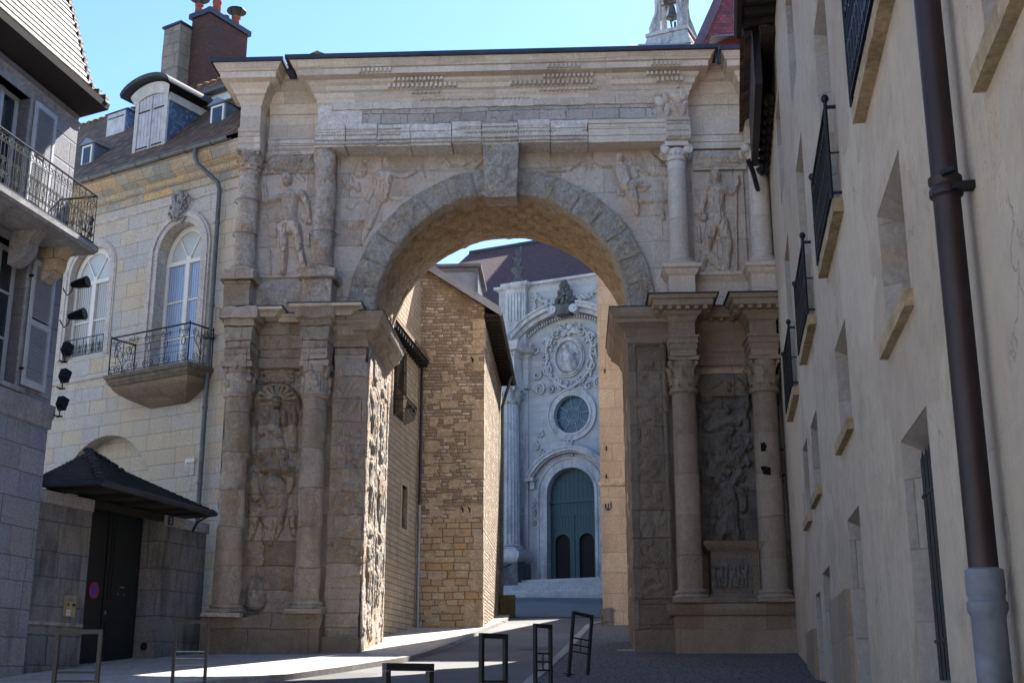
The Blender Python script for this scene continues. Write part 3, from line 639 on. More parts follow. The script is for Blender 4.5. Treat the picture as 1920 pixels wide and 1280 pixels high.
# carved, badly worn passage face of the left pier
P=np.array(mb.v); m_=P[:,0]>-4.75; q=np.abs(fbm(P*np.array([1,1,.55]),3.4,4,88)); P[m_,0]-=(.05*q[m_]); mb.v=[tuple(p) for p in P]
mb.build('left_pier',M['erod'],A,ang=50)
mb=MB(); courses(mb,1.235,2.1,27.0,30.25,[.2,1.2,1.62,2.1,2.62,3.05,3.6,4.3,5.1,5.75,6.4,6.95,7.4],.09,.012,4)
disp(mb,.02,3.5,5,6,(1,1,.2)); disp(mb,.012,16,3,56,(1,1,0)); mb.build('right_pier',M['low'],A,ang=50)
mb=MB(); 
for xa in (1.33,1.98): mb.gbox(xa,xa+.07,26.955,27.02,1.7,7.3,.1)
mb.gbox(1.3,2.05,26.955,27.02,7.3,7.38,.1); disp(mb,.008,8,3,3); mb.build('pier_border',M['low'],A)
relief('pier_carving',1192,1246,662,1120,26.985,[(1200+random.uniform(0,38),y+random.uniform(-8,8),random.uniform(5,11),1200+random.uniform(0,38),y+random.uniform(-14,22),random.uniform(4,9),random.uniform(.02,.05)) for y in range(680,1110,9)],M['low'],A,.02,1,.02,7)
relief('pier_carving',630,684,680,1080,26.965,[(636+random.uniform(0,40),y+random.uniform(-8,8),random.uniform(5,12),636+random.uniform(0,40),y+random.uniform(-14,22),random.uniform(4,9),random.uniform(.03,.07)) for y in range(690,1075,11)],M['erod'],A,.018,1,.025,7,seed=8)
# worn figure carving on the passage face of the left pier
PS_=[]
rnd=random.Random(17)
for k in range(150):
    y=rnd.uniform(27.2,29.9); z=rnd.uniform(.9,7.1); r_=rnd.uniform(.05,.16); PS_.append((y,z,r_,y+rnd.uniform(-.12,.12),z+rnd.uniform(-.1,.45),r_*rnd.uniform(.4,1),rnd.uniform(.04,.12)))
for z in (2.0,3.9,5.5):
    for y in (27.9,29.1): PS_+=[(y,z+1.25,.13,y,z+1.3,.12,.2),(y,z+.95,.22,y,z+.5,.17,.18),(y-.2,z+.9,.09,y-.3,z+.4,.08,.15),(y+.2,z+.9,.09,y+.28,z+.5,.08,.15),(y-.1,z+.4,.13,y-.12,z-.2,.08,.16),(y+.1,z+.4,.13,y+.14,z-.2,.08,.16)]
for y in (27.12,28.5,30.05): PS_.append((y,1.,.09,y,7.2,.09,.09))
relief_m('passage_carving',27.02,30.2,.7,7.34,0,PS_,M['erodup'],A,.022,.42,.012,3.0,seed=77,side=-4.63)
# bases below the bays
mb=MB(); mb.gbox(-7.95,-5.40,26.55,27.6,.2,1.35,.07); mb.gbox(-8.0,-4.62,26.75,27.5,.2,.95,.08)
P=np.array(mb.v); top=P[:,2]>1.2; P[top,2]+=.16*fbm(P[top]*np.array([1,.4,1]),1.7,4,4)+.08; P[top,1]+=.05
mb.v=[tuple(p) for p in P]; disp(mb,.06,2.2,5,9,(1,1,.5)); mb.build('rubble_base',M['low'],A,ang=50)
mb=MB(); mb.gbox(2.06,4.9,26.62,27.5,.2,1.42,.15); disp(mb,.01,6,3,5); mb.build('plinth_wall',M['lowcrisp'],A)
mb=MB(); mb.sweep([(4.9,26.6,0),(2.0,26.6,0),(2.0,27.2,0)],[(0,1.36),(-.03,1.37),(-.07,1.43),(-.1,1.5),(-.1,1.6),(.4,1.6),(.4,1.36)])
mb.sweep([(2.0,27.2,0),(2.0,26.6,0),(4.9,26.6,0)],[(0,1.36),(.03,1.37),(.07,1.43),(.1,1.5),(.1,1.6),(-.4,1.6),(-.4,1.36)]); disp(mb,.008,5,3,6); mb.build('plinth_cornice',M['lowcrisp'],A)
MB().box(1.98,4.9,26.49,27.4,1.604,1.622).build('lead_cover',M['lead'],A)
mb=MB(); mb.gbox(-7.3,-5.5,26.7,27.45,1.38,1.44,.06); P=np.array(mb.v); P[:,2]+=.03*fbm(P,3,3,4); mb.v=[tuple(p) for p in P]; mb.build('lead_cover',M['lead'],A)
# lower columns: shaft > base, capital
def lowcol(x,y,r,mat,er,zb,cap,seed,capz=(6.15,6.92)):
    s=shaft(x,y,r,zb+.28,6.14,r*.93,48,.05)
    if er: disp(s,er,2.6,5,seed,(1,1,.0)); disp(s,er*.45,11,4,seed+9,(1,1,0))
    o=s.build('column',M['erodc'] if er>.01 else M['lowc'],A,ang=60)
    b=attic_base(x,y,r,zb,zb+.3)
    if er: 
        b=MB().gbox(x-r*1.25,x+r*1.25,y-r*1.25,y+r*1.25,zb,zb+.17,.05) if False else b
        disp(b,er*.6,6,3,seed+4)
    b.build('base',mat,o)
    c=MB().lathe(x,y,[(r*1.02,6.12),(r*1.14,6.15),(r*1.16,6.19),(r*1.02,6.22)],32)
    if cap=='worn':
        k=12
        for t in range(26): 
            a=random.uniform(0,2*PI); zz=random.uniform(6.28,6.85); rr=r*(1.0+.25*(zz-6.2))
            c.ell((x+rr*math.cos(a),y+rr*math.sin(a),zz),(.07,.07,.1),8,6)
        c.lathe(x,y,[(r*1.0,6.2),(r*1.08,6.45),(r*1.0,6.5),(r*1.15,6.75),(r*1.22,6.9)],32); c.gbox(x-r*1.2,x+r*1.2,y-r*1.2,y+r*1.2,6.8,6.93,.05); disp(c,.035,6,4,seed+5)
    else: leafy_capital(c,x,y,r*.95,6.2,6.92,8); disp(c,.012,7,3,seed)
    c.build('capital',mat if cap=='worn' else M['lowcrisp'],o,ang=50)
    return o
lowcol(-7.50,26.78,.29,M['erod'],.065,1.35,'worn',21)
lowcol(-5.76,26.78,.275,M['erod'],.045,1.42,'worn',33)
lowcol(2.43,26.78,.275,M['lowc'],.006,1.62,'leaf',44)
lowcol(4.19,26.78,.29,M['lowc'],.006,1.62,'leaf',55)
# blocks of the lower entablature
def ressaut(x,r,mat,crisp,seed,x1=None):
    y0=26.44; xa,xb=(x-r*1.02,x+r*1.02); m=MB()
    if crisp:
        m.box(xa,xb,y0,27.5,6.92,7.06); m.box(xa-.02,xb+.02,y0-.02,27.5,7.06,7.2); m.box(xa-.04,xb+.04,y0-.04,27.5,7.2,7.33); m.box(xa-.07,xb+.07,y0-.07,27.5,7.33,7.38)
        m.box(xa+.01,xb-.01,y0+.02,27.5,7.38,7.74)
        m.build('entablature_block',mat,A)
        m=MB(); prof=[(0,7.70),(.02,7.74),(.05,7.8),(.12,7.86),(.14,7.9),(.17,7.93),(.36,7.98),(.37,8.1),(.42,8.12),(.46,8.2),(-.2,8.2),(-.2,7.7)]
        m.sweep([(xa,27.5,0),(xa,y0,0),(xb,y0,0),(xb,27.5,0)],prof)
        o=m.build('cornice',mat,A)
        m=MB()
        for k in range(6): 
            cx=xa-.2+(xb-xa+.4)*k/5; m.box(cx-.045,cx+.045,y0-.33,y0-.02,7.9,7.985)
        for k in range(4):
            cy=y0+.05+.22*k; m.box(xb,xb+.33,cy-.045,cy+.045,7.9,7.985); m.box(xa-.33,xa,cy-.045,cy+.045,7.9,7.985)
        m.build('modillion_row',mat,o)
        MB().box(xa-.5,xb+.5,y0-.5,27.15,8.205,8.225).build('lead_cover',M['lead'],A)
    else:
        m.gbox(xa,xb,y0,27.5,6.95,7.38,.05); m.gbox(xa-.02,xb+.02,y0,27.5,7.4,7.72,.05); m.gbox(xa-.05,xb+.05,y0-.02,27.5,7.74,7.9,.05); m.gbox(xa-.14,xb+.14,y0-.12,27.5,7.9,8.16,.05)
        disp(m,.05,3.5,5,seed); disp(m,.015,14,3,seed+2); m.build('entablature_block',mat,A,ang=50)
        m=MB()
        for z in (7.08,7.24,7.8):
            for k in range(11): 
                if random.random()<.8: m.box(xa+.02+k*(xb-xa-.04)/11,xa+.02+(k+.6)*(xb-xa-.04)/11,y0-.03,y0+.1,z,z+.04)
        disp(m,.008,9,2,seed); m.build('bead_row',mat,A)
ressaut(-7.50,.29,M['erod'],0,60); ressaut(-5.76,.29,M['erod'],0,61)
ressaut(2.43,.275,M['lowcrisp'],1,62); ressaut(4.19,.29,M['lowcrisp'],1,63)
# back entablature of the bays
m=MB(); m.gbox(-7.2,-6.05,27.2,27.6,6.95,7.4,.06); m.gbox(-7.2,-6.05,27.15,27.6,7.4,8.15,.06); disp(m,.08,3,5,70); m.build('bay_entablature',M['erod'],A,ang=50)
m=MB(); prof=[(0,6.9),(0,7.06),(.02,7.06),(.02,7.2),(.04,7.2),(.04,7.36),(.0,7.38),(.0,7.72),(.06,7.8),(.12,7.9),(.3,7.95),(.3,8.08),(.36,8.18),(-.3,8.18),(-.3,6.9)]
m.sweep([(2.6,27.25,0),(4.1,27.25,0)],prof); o=m.build('bay_entablature',M['lowcrisp'],A)
m=MB()
for k in range(5): cx=2.88+k*.24; m.box(cx-.04,cx+.04,26.99,27.15,7.87,7.955)
m.build('modillion_row',M['lowcrisp'],o)
MB().box(2.6,4.1,26.85,27.3,8.183,8.198).build('lead_cover',M['lead'],A)
# plain replacement cornices over the left bay
def newcor(x0,x1,y0,z0,z1,fl=.3,ret=27.2):
    m=MB(); p=[(0,z0),(.04,z0+.03),(fl*.45,z0+.1),(fl*.95,z1-.06),(fl,z1),(-.3,z1),(-.3,z0)]
    m.sweep([(x0,ret,0),(x0,y0,0),(x1,y0,0),(x1,ret,0)],p); m.build('repair_cornice',M['crisp'],A)
    MB().box(x0-fl-.02,x1+fl+.02,y0-fl-.02,ret,z1+.003,z1+.022).build('lead_cover',M['lead'],A)
newcor(-7.05,-6.75,26.65,8.0,8.19,.22); newcor(-6.05,-5.0,26.55,7.99,8.2,.3); newcor(-6.7,-6.2,27.0,7.98,8.14,.15)
# imposts running through the passage
def impost(x0,x1,mat,er,side):
    p=[(0,7.36),(.03,7.37),(.03,7.5),(.06,7.52),(.1,7.62),(.2,7.72),(.3,7.78),(.31,7.86),(.36,7.9),(.4,8.0),(.42,8.1),(-.3,8.1),(-.3,7.36)]
    if er: 
        m=MB(); m.sweep([(x0,y,0) for y in (27.3,27.0)]+[(x,27.0,0) for x in np.linspace(x0,x1,9)][1:-1]+[(x1,27.0,0)]+[(x1,y,0) for y in np.linspace(27.1,30.2,20)],p); disp(m,.012,5,3,71)
    else:
        m=MB(); m.sweep([(x0,30.2,0),(x0,27.0,0),(x1,27.0,0),(x1,27.3,0)] if side>0 else [(x0,27.3,0),(x0,27.0,0),(x1,27.0,0),(x1,30.2,0)],p)
    m.build('impost',mat,A)
    a,b=(x0-.44,x1+.05) if side>0 else (x0-.05,x1+.44)
    MB().box(a,b,26.56,30.2,8.103,8.12).build('lead_cover',M['lead'],A)
impost(-5.42,-4.68,M['erod'],1,-1); impost(1.26,2.1,M['lowcrisp'],0,1)
# archivolt ring, vault and keystone
def ring(name,rin,rout,y0,y1,mat,n,amp,seed,ang=60,front=True):
    mb=MB(); nr=20; ny=max(2,int((y1-y0)/.045)); vs=[];fs=[]
    prof=[(rout,y1)]+[(rout,y0+.06)]+[(rout-(rout-rin)*i/nr,y0+(.05*(1 if i in(0,nr) else 0))) for i in range(nr+1)]+[(rin,y0+.08),(rin,y1)]
    m=len(prof)
    for i in range(n+1):
        a=PI*i/n
        for r_,y in prof: vs.append((CX-r_*math.cos(a),y,SP+r_*math.sin(a)))
    for i in range(n):
        for j in range(m-1): fs.append((i*m+j,i*m+j+1,(i+1)*m+j+1,(i+1)*m+j))
    vs=[(x,y+(.05 if (math.atan2(z-SP,CX-x)%.196)<.012 and y<y0+.2 else 0),z) for x,y,z in vs]
    mb.add(vs,fs); disp(mb,amp*1.2,2.6,5,seed,(.6,1.8,.6)); disp(mb,amp*1.1,7,5,seed+3,(.5,2.,.5),.7)
    return mb.build(name,mat,A,ang=ang)
ring('archivolt',2.88,3.52,26.86,27.3,M['arch'],400,.035,101)
mb=MB(); vs=[];fs=[]; n=220; ny=56
for i in range(n+1):
    a=PI*i/n
    for j in range(ny+1):
        y=26.95+(30.2-26.95)*j/ny; s=a*2.9
        cu,cv=(s/.42),((y-27)/.42); row=math.floor(cv); fu=(cu+.5*(row%2))%1; fv=cv%1
        lobe=max(0,1-((fu-.5)**2+(fv-.5)**2)*4.5); fd=min(1,(y-26.95)/.5,(30.2-y)/.6); r_=2.92+.13*(y-26.95)/3.25-fd*(.075*lobe**.6-(.02 if (min(fu,fv)<.1) else 0))
        vs.append((CX-r_*math.cos(a),y,SP+r_*math.sin(a)))
for i in range(n):
    for j in range(ny): q=i*(ny+1)+j; fs.append((q,q+1,q+ny+2,q+ny+1))
mb.add(vs,fs); disp(mb,.05,4.2,5,111,(1,.4,1)); disp(mb,.022,13,3,112,(1,.4,1)); mb.build('carved_vault',M['soff'],A,ang=60)
ring('rear_archivolt',3.01,3.4,30.12,30.3,M['soff'],90,.02,131)
mb=MB(); vs=[]
for j in range(24):
    t=j/23; z=10.86+(12.08-10.86)*t; hw=.36+.06*t; y=26.62-.10*math.sin(PI*t)-.06*t
    vs.append((z,hw,y))
mb.gbox(-.36,.36,0,.6,0,1,.035); mb.v=[(CX+x*(1+.14*z)+.02,26.5+y+.12*(z-.5)**2*2-.06*z,10.78+z*1.28) for x,y,z in mb.v]; disp(mb,.03,3,5,141); 
P=np.array(mb.v); f_=P[:,1]<26.72; q=np.abs(fbm(P*np.array([1.4,.3,.8]),3.2,4,143)); P[f_,1]-=.13*q[f_]; mb.v=[tuple(p) for p in P]
disp(mb,.014,13,3,142); mb.build('keystone',M['arch'],A,ang=60)
# spandrel and bay carvings
Y=27.08
def over_arch(x,z): return math.hypot(x-CX,z-SP)>3.3
SR=[(1161,298,9,1161,302,8,.16),(1166,320,15,1172,345,13,.14),(1160,310,6,1129,312,4.5,.08),(1129,312,4.5,1105,297,4,.08),(1105,297,4,1088,302,4,.07),(1088,302,4,1068,318,5,.07),(1068,318,5,1030,320,5,.06),(1030,320,5,1006,306,2,.04),
    (1178,312,6,1198,318,5,.09),(1198,318,5,1215,328,3,.09),(1172,350,12,1196,345,8,.12),(1196,345,8,1214,350,5,.10),(1214,350,5,1206,358,3,.06),(1180,352,12,1188,374,10,.12),(1188,374,10,1194,400,5,.10),(1196,378,5,1246,377,5,.07),(1190,330,8,1180,300,5,.06),
    (1216,290,9,1228,318,16,.07),(1222,300,12,1244,322,12,.06),(1098,300,5,1090,330,9,.03),(1120,335,18,1100,330,10,.025),(1230,345,14,1234,395,12,.03),(1240,398,5,1243,410,5,.06),(1160,364,4,1168,367,3,.06),(1140,330,14,1150,370,8,.02)]
relief('spandrel_relief',958,1256,272,565,Y,SR,M['relief'],A,.015,1.35,.016,4,mask=over_arch,seed=12)
SL=[(677,312,11,684,304,6,.12),(676,322,13,680,318,10,.08),(652,338,11,654,348,9,.09),(668,348,8,672,356,5,.07),(718,335,20,716,368,15,.11),(730,325,8,756,331,5,.06),(760,331,5,788,316,6,.06),(788,316,6,796,332,3,.05),(800,318,2,850,322,2,.03),
    (825,308,2,834,298,3,.05),(834,298,3,844,312,3,.05),(844,312,3,866,312,3,.05),(866,312,3,886,302,3,.05),(886,302,3,903,310,2,.05),(892,315,3,905,300,3,.06),(705,380,12,690,424,10,.08),(690,424,9,676,458,4,.05),(700,352,6,690,375,5,.05),(660,415,18,668,405,9,.05),(668,418,4,690,410,3,.06),(727,302,6,728,318,4,.03),(745,360,20,740,350,12,.03),(658,385,10,668,380,6,.04)]
relief('spandrel_relief',628,914,274,575,Y,SL,M['relief'],A,.015,1.35,.018,4,mask=over_arch,seed=31)
UL=[(539,336,10,539,342,9,.22),(528,372,9,560,368,10,.17),(544,372,17,543,402,13,.19),(541,405,15,545,428,15,.18),(524,374,7,496,377,6,.12),(496,377,6,492,350,4,.08),(566,365,8,576,382,7,.14),(576,382,7,580,400,5,.12),(530,428,10,533,470,8,.17),(533,470,8,532,512,6,.15),(555,428,11,562,468,8,.17),(562,468,8,572,508,6,.15),(572,408,8,582,416,7,.1),(575,420,3,583,400,3,.08),(578,440,3,580,462,3,.05),(585,440,3,586,462,3,.05),(506,470,2,508,514,2,.06),(498,350,3,500,370,3,.1),(512,310,16,525,300,12,.05),(550,302,10,575,310,8,.06),(510,400,12,512,440,8,.05),(560,330,6,570,340,4,.05)]
relief('relief_figure',487,600,293,520,27.05,UL,M['relief'],A,.014,1.25,.022,5,seed=41)
UR=[(1340,330,11,1340,337,10,.2),(1326,358,8,1356,358,8,.15),(1341,360,18,1342,392,14,.17),(1341,396,15,1344,418,16,.16),(1322,362,7,1317,388,6,.13),(1317,388,6,1312,402,7,.12),(1310,400,9,1318,408,9,.1),(1362,360,7,1374,362,6,.12),(1374,362,6,1381,345,5,.1),(1336,420,13,1325,462,10,.14),(1325,462,10,1314,505,7,.1),(1320,470,10,1350,498,10,.07),(1354,420,12,1364,465,9,.16),(1364,465,9,1360,508,7,.13),(1360,510,6,1372,515,5,.12),(1381,335,3,1379,430,3,.07),(1380,430,3,1381,512,3,.07),(1381,335,5,1385,345,4,.08),(1310,425,3,1312,455,3,.05),(1303,360,2,1311,382,2,.05),(1330,300,16,1370,300,14,.04)]
relief('relief_figure',1300,1398,322,522,27.05,UR,M['relief'],A,.014,1.25,.016,5,seed=43)
relief('relief_frieze',1298,1400,282,318,27.0,[(1310+random.uniform(0,75),290+random.uniform(0,20),random.uniform(4,9),1310+random.uniform(0,75),290+random.uniform(0,20),random.uniform(3,7),.05) for _ in range(26)],M['relief'],A,.014,1,.02,7)
relief('relief_frieze',497,594,285,325,27.0,[(505+random.uniform(0,80),292+random.uniform(0,26),random.uniform(4,9),505+random.uniform(0,80),292+random.uniform(0,26),random.uniform(3,7),.06) for _ in range(26)],M['erodup'],A,.014,1,.02,7)
# lower left bay: shell niche, seated figure and worn statue
NL=[(521,755,8,521,760,7,.26),(516,780,14,514,800,14,.24),(534,775,6,535,795,5,.2),(495,790,9,494,812,8,.22),(508,806,14,520,812,12,.22),(505,835,20,520,835,16,.22),(497,850,14,528,852,12,.2),(550,798,8,551,842,7,.16),(551,765,5,556,790,4,.14),(478,790,5,476,850,5,.09),
    (510,874,18,520,874,18,.26),(496,882,7,544,882,7,.3),(512,900,15,518,905,14,.2),(516,918,24,518,932,22,.24),(515,950,24,512,972,22,.2),(512,985,20,505,1010,14,.12),(548,900,8,542,920,6,.14),(548,960,8,550,985,7,.12),
    (481,958,13,471,1005,6,.16),(471,1005,6,467,1025,4,.12),(475,880,8,480,930,10,.14),(482,1098,18,480,1125,20,.14),(556,930,7,552,1000,6,.06),(520,1050,26,525,1080,24,.05),(542,870,9,548,890,7,.12)]
for i in range(9):
    t=R(15+150*i/8); NL.append((521+13*math.cos(t),752-9*math.sin(t),2.5,521+36*math.cos(t),757-32*math.sin(t),5.5,.17))
for i in range(15):
    t=R(0+180*i/14); t2=R(180*(i+1)/14)
    if i<14: NL.append((521+41*math.cos(t),760-38*math.sin(t),4,521+41*math.cos(t2),760-38*math.sin(t2),4,.12))
for _ in range(30): NL.append((480+random.uniform(0,80),700+random.uniform(-30,20),random.uniform(4,8),480+random.uniform(0,80),700+random.uniform(-30,20),random.uniform(3,7),.07))
relief('niche_relief',462,578,655,1148,27.42,NL,M['erod'],A,.014,1.15,.045,3.2,seed=51)
# lower right bay: sooty worn relief over a carved pedestal
NR=[(1363,945,20,1366,985,17,.2),(1352,985,10,1346,1020,9,.16),(1378,990,9,1384,1020,8,.14),(1388,920,8,1394,955,7,.14),(1340,940,7,1336,980,6,.1),(1360,918,14,1366,925,12,.2)]
for _ in range(75):
    x=1318+random.uniform(0,84); y=740+random.uniform(0,190); a=random.uniform(-1,1)*14; NR.append((x,y,random.uniform(4,11),x+a,y+random.uniform(-12,16),random.uniform(3,9),random.uniform(.06,.17)))
NR+=[(1330,800,12,1395,780,9,.14),(1345,840,13,1385,870,11,.15),(1330,885,9,1360,905,8,.12)]
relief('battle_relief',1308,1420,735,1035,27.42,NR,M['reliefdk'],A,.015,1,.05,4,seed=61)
relief('relief_head_panel',1313,1401,700,742,27.3,[(1362,722,7,1364,728,6,.12),(1330,722,10,1348,715,6,.06),(1378,715,10,1392,728,8,.07)],M['low'],A,.015,1,.02,6)
m=MB(); m.gbox(2.88,3.88,26.72,27.5,1.65,2.72,.08); disp(m,.01,6,3,8); ped=m.build('pedestal',M['low'],A)
relief('carved_scene',1334,1410,1046,1105,26.70,[(1340+i*7.5,1062+random.uniform(-3,3),3,1340+i*7.5+random.uniform(-3,3),1080,3.5,.05) for i in range(9)]+[(1340+i*7.5,1080,3,1340+i*7.5+random.uniform(-3,3),1098,2.6,.045) for i in range(9)],M['reliefdk'],A,.012,1,.01,9)
m=MB(); m.sweep([(2.82,27.45,0),(2.82,26.68,0),(3.94,26.68,0),(3.94,27.45,0)],[(-.02,2.7),(.02,2.72),(.1,2.82),(.12,2.9),(-.5,2.9),(-.5,2.7)]); m.sweep([(2.86,27.45,0),(2.86,26.7,0),(3.9,26.7,0),(3.9,27.45,0)],[(.1,1.63),(.1,1.7),(.0,1.82),(-.4,1.82),(-.4,1.63)]); m.build('pedestal_moulding',M['low'],A)
# upper columns and their pedestals
def upcol(x,y,r,mat,er,kind,seed):
    s=shaft(x,y,r,9.25,11.62,r*.93,48,.045)
    if er: disp(s,er,2.8,5,seed,(1,1,0)); disp(s,er*.5,10,4,seed+9,(1,1,0))
    o=s.build('column',mat,A,ang=60); b=attic_base(x,y,r,9.02,9.27)
    if er: disp(b,er*.5,6,3,seed)
    b.build('base',mat,o)
    c=MB()
    if kind=='ionic':
        c.lathe(x,y,[(r*.95,11.6),(r*1.08,11.63),(r*.97,11.66),(r*.97,11.74),(r*1.15,11.84),(r*1.05,11.9)],32)
        for k in range(14):
            a=2*PI*k/14; c.ell((x+r*1.05*math.cos(a),y+r*1.05*math.sin(a),11.78),(.035,.035,.055),6,5)
        for sx in (-1,1):
            for sy in (-1,1):
                cx,cy=x+sx*r*1.12,y+sy*r*.85
                c.tube(spiral(cx,11.88,.12,2.1,PI/2,-sx,cy),.022,6,r2=.008); c.ell((cx,cy,11.88),(.1,.05,.1),10,6)
            c.tube([(x+sx*r*1.12,y-r*.85,11.88),(x+sx*r*1.12,y+r*.85,11.88)],.085,8)
        c.box(x-r*1.2,x+r*1.2,y-r*1.1,y+r*1.1,11.95,12.06)
    else:
        leafy_capital(c,x,y,r*.97,11.6,12.08,8); disp(c,.03 if er else .008,6,4,seed+3)
    c.build('capital',mat,o,ang=50); return o
upcol(-7.55,26.76,.235,M['erodup'],.06,'leaf',81); upcol(2.46,26.76,.225,M['crispc'],0,'ionic',83); upcol(4.32,26.76,.24,M['crispc'],0,'ionic',84)
# the worst-worn column has lost its capital: a broken post widening to a rough block
m=MB(); m.lathe(-5.74,26.76,[(.24+.035*(abs(i-50)/50.)**2*(i>50)*3,9.25+2.82*i/70) for i in range(71)],48)
disp(m,.05,2.2,5,90,(1,1,0)); disp(m,.03,8,4,91,(1,1,0)); m.v=[(x-.05*max(0,z-11.2),y,z) for x,y,z in m.v]; oc=m.build('column',M['erodup'],A,ang=60)
b=attic_base(-5.76,26.76,.25,9.0,9.3); disp(b,.03,5,4,5); b.build('base',M['erodup'],oc)
# steel hoops that hold the worn columns together
for x,zs,r in ((-7.57,(10.85,10.02),.275),(-5.74,(10.02,),.31)):
    for z in zs:
        m=MB().tube([(x+r*math.cos(2*PI*i/24),26.76+r*math.sin(2*PI*i/24),z) for i in range(24)],.011,5,closed=True); m.tube([(x+r,26.76,z),(x+r+.09,26.74,z-.02)],.01,4); m.build('steel_hoop',M['zinc'],A)
def ped(x,w,mat,er,seed,z0=8.22):
    m=MB(); m.gbox(x-w,x+w,26.76-w,27.2,z0,8.82,.06)
    if er: disp(m,.035,3.5,4,seed); disp(m,.015,12,3,seed+2)
    m.build('column_pedestal',mat,A,ang=50)
    m=MB(); p=[(0,8.78),(.03,8.8),(.07,8.86),(.09,8.92),(.14,8.95),(.14,9.02),(-.2,9.02),(-.2,8.78)]
    m.sweep([(x-w,27.2,0),(x-w,26.76-w,0),(x+w,26.76-w,0),(x+w,27.2,0)],p)
    if er:
        m=MB(); m.gbox(x-w-.1,x+w+.1,26.64-w,27.2,8.84,9.03,.05); disp(m,.045,4,4,seed+5)
    m.build('pedestal_cap',mat,A)
ped(-7.6,.3,M['erod'],1,92); ped(-5.76,.33,M['erodup'],1,93); ped(2.46,.29,M['crisp'],0,94); ped(4.3,.3,M['crisp'],0,95)
m=MB(); m.gbox(-7.3,-6.1,26.98,27.2,8.22,8.95,.06); disp(m,.03,4,4,96); m.build('bay_sill',M['erodup'],A)
m=MB(); m.box(2.7,4.05,27.02,27.2,8.2,8.78); m.sweep([(2.7,27.04,0),(4.05,27.04,0)],[(0,8.76),(.05,8.82),(.09,8.9),(.14,8.93),(.14,9.0),(-.1,9.0),(-.1,8.76)]); m.build('bay_sill',M['crisp'],A)
# upper architrave: old carved blocks in the middle, plain new work to the right
YF=26.5
def fascia(m,x0,x1,y=YF,z0=12.07):
    m.box(x0,x1,y+.02,27.12,z0,z0+.16); m.box(x0,x1,y,27.12,z0+.163,z0+.32); m.box(x0,x1,y-.02,27.12,z0+.323,z0+.44); m.box(x0,x1,y-.05,27.12,z0+.443,z0+.53)
xs=[-5.97,-5.25,-4.5,-3.72,-2.75,-2.05,-1.2,-.45,.42]
m=MB()
for i,(a,b) in enumerate(zip(xs,xs[1:])):
    dz=[.0,.02,0,-.01,.02,-.02,.015,0][i]; y=YF-.03+.02*(i%3)
    m.gbox(a+.008,b-.008,y,27.12,12.07+dz,12.24+dz,.05); m.gbox(a+.008,b-.008,y-.02,27.12,12.24+dz,12.42+dz,.05); m.gbox(a+.008,b-.008,y-.05,27.12,12.42+dz,12.60+dz*1.5,.05)
disp(m,.014,5,4,150); m.build('carved_architrave',M['patch'],A,ang=50)
m=MB()
for z,h,w_,g in ((12.115,.035,.026,.05),(12.215,.02,.03,.06),(12.34,.03,.03,.065),(12.47,.03,.022,.045)):
    x=-5.95
    while x<.38:
        if vnoise(np.array([[x*1.1,z*5,2.]]),5)[0]>-.35: m.box(x,x+w_,YF-.095,YF+.02,z,z+h)
        x+=g
disp(m,.006,10,2,7); m.build('bead_row',M['up'],A)
m=MB(); fascia(m,.43,2.76); m.build('plain_architrave',M['crisp'],A)
m=MB(); m.gbox(2.22,2.78,YF-.06,YF+.3,12.08,12.62,.05); disp(m,.02,6,3,8); m.build('carved_architrave',M['up'],A)
m=MB(); 
for z in (12.13,12.28,12.45,12.53):
    for k in range(10): m.box(2.25+k*.052,2.25+k*.052+.028,YF-.1,YF,z,z+.04)
m.build('bead_row',M['up'],A)
def recess(x0,x1,mat,bead):
    m=MB(); y=27.0; m.box(x0,x1,y+.0,27.2,12.07,12.23); m.box(x0,x1,y-.02,27.2,12.233,12.4); m.box(x0,x1,y-.04,27.2,12.403,12.56); m.build('side_architrave',mat,A)
    if bead:
        m=MB()
        for z in (12.1,12.26,12.34,12.5):
            x=x0+.08
            while x<x1-.1: m.box(x,x+.028,y-.06,y,z,z+.04); x+=.055
        m.build('bead_row',mat,A)
recess(-7.2,-5.97,M['up'],1); recess(2.76,4.05,M['crisp'],0)
m=MB(); fascia(m,-7.8,-7.28,26.5); m.build('side_architrave',M['crisp'],A); m=MB(); fascia(m,4.05,4.65,26.5); m.build('side_architrave',M['crisp'],A)
# attic: frieze of pocked blocks, smooth repairs, carved scroll block, cornice
def rframe(x0,x1,y,z0,z1,mat,name,cell=.07,amp=.01,seed=1):
    m=MB(); m.gbox(x0,x1,y,27.12,z0,z1,cell); 
    if amp: disp(m,amp,3,4,seed); disp(m,amp*.8,14,3,seed+3)
    return m.build(name,mat,A,ang=50)
rframe(-4.9,2.02,YF+.02,12.6,13.42,M['frieze'],'inscription_frieze',.06,.014,160)
rframe(-5.93,-4.88,YF+.015,12.6,13.42,M['patch'],'smooth_repair_block',.2,.002,161)
rframe(2.0,2.74,YF+.03,12.6,13.42,M['up'],'frieze_block',.1,.01,162)
rframe(2.0,2.3,YF+.0,13.0,13.36,M['patch'],'smooth_repair_block',.2,.002,163)
relief('carved_scroll_block',1228,1290,168,228,YF-.0,[(1246,183,6,1250,190,5,.1),(1262,180,9,1272,188,8,.12),(1262,200,10,1272,205,9,.14),(1278,178,8,1282,186,6,.14),(1252,205,8,1250,215,6,.1),(1284,196,5,1280,212,6,.12),(1242,192,5,1240,205,4,.06)],M['up'],A,.014,1,.03,7,seed=9)
rframe(-7.2,-5.93,27.02,12.56,13.55,M['crisp'],'side_frieze',.3,.002,164); rframe(2.74,4.05,27.02,12.56,13.55,M['crisp'],'side_frieze',.3,.002,165)
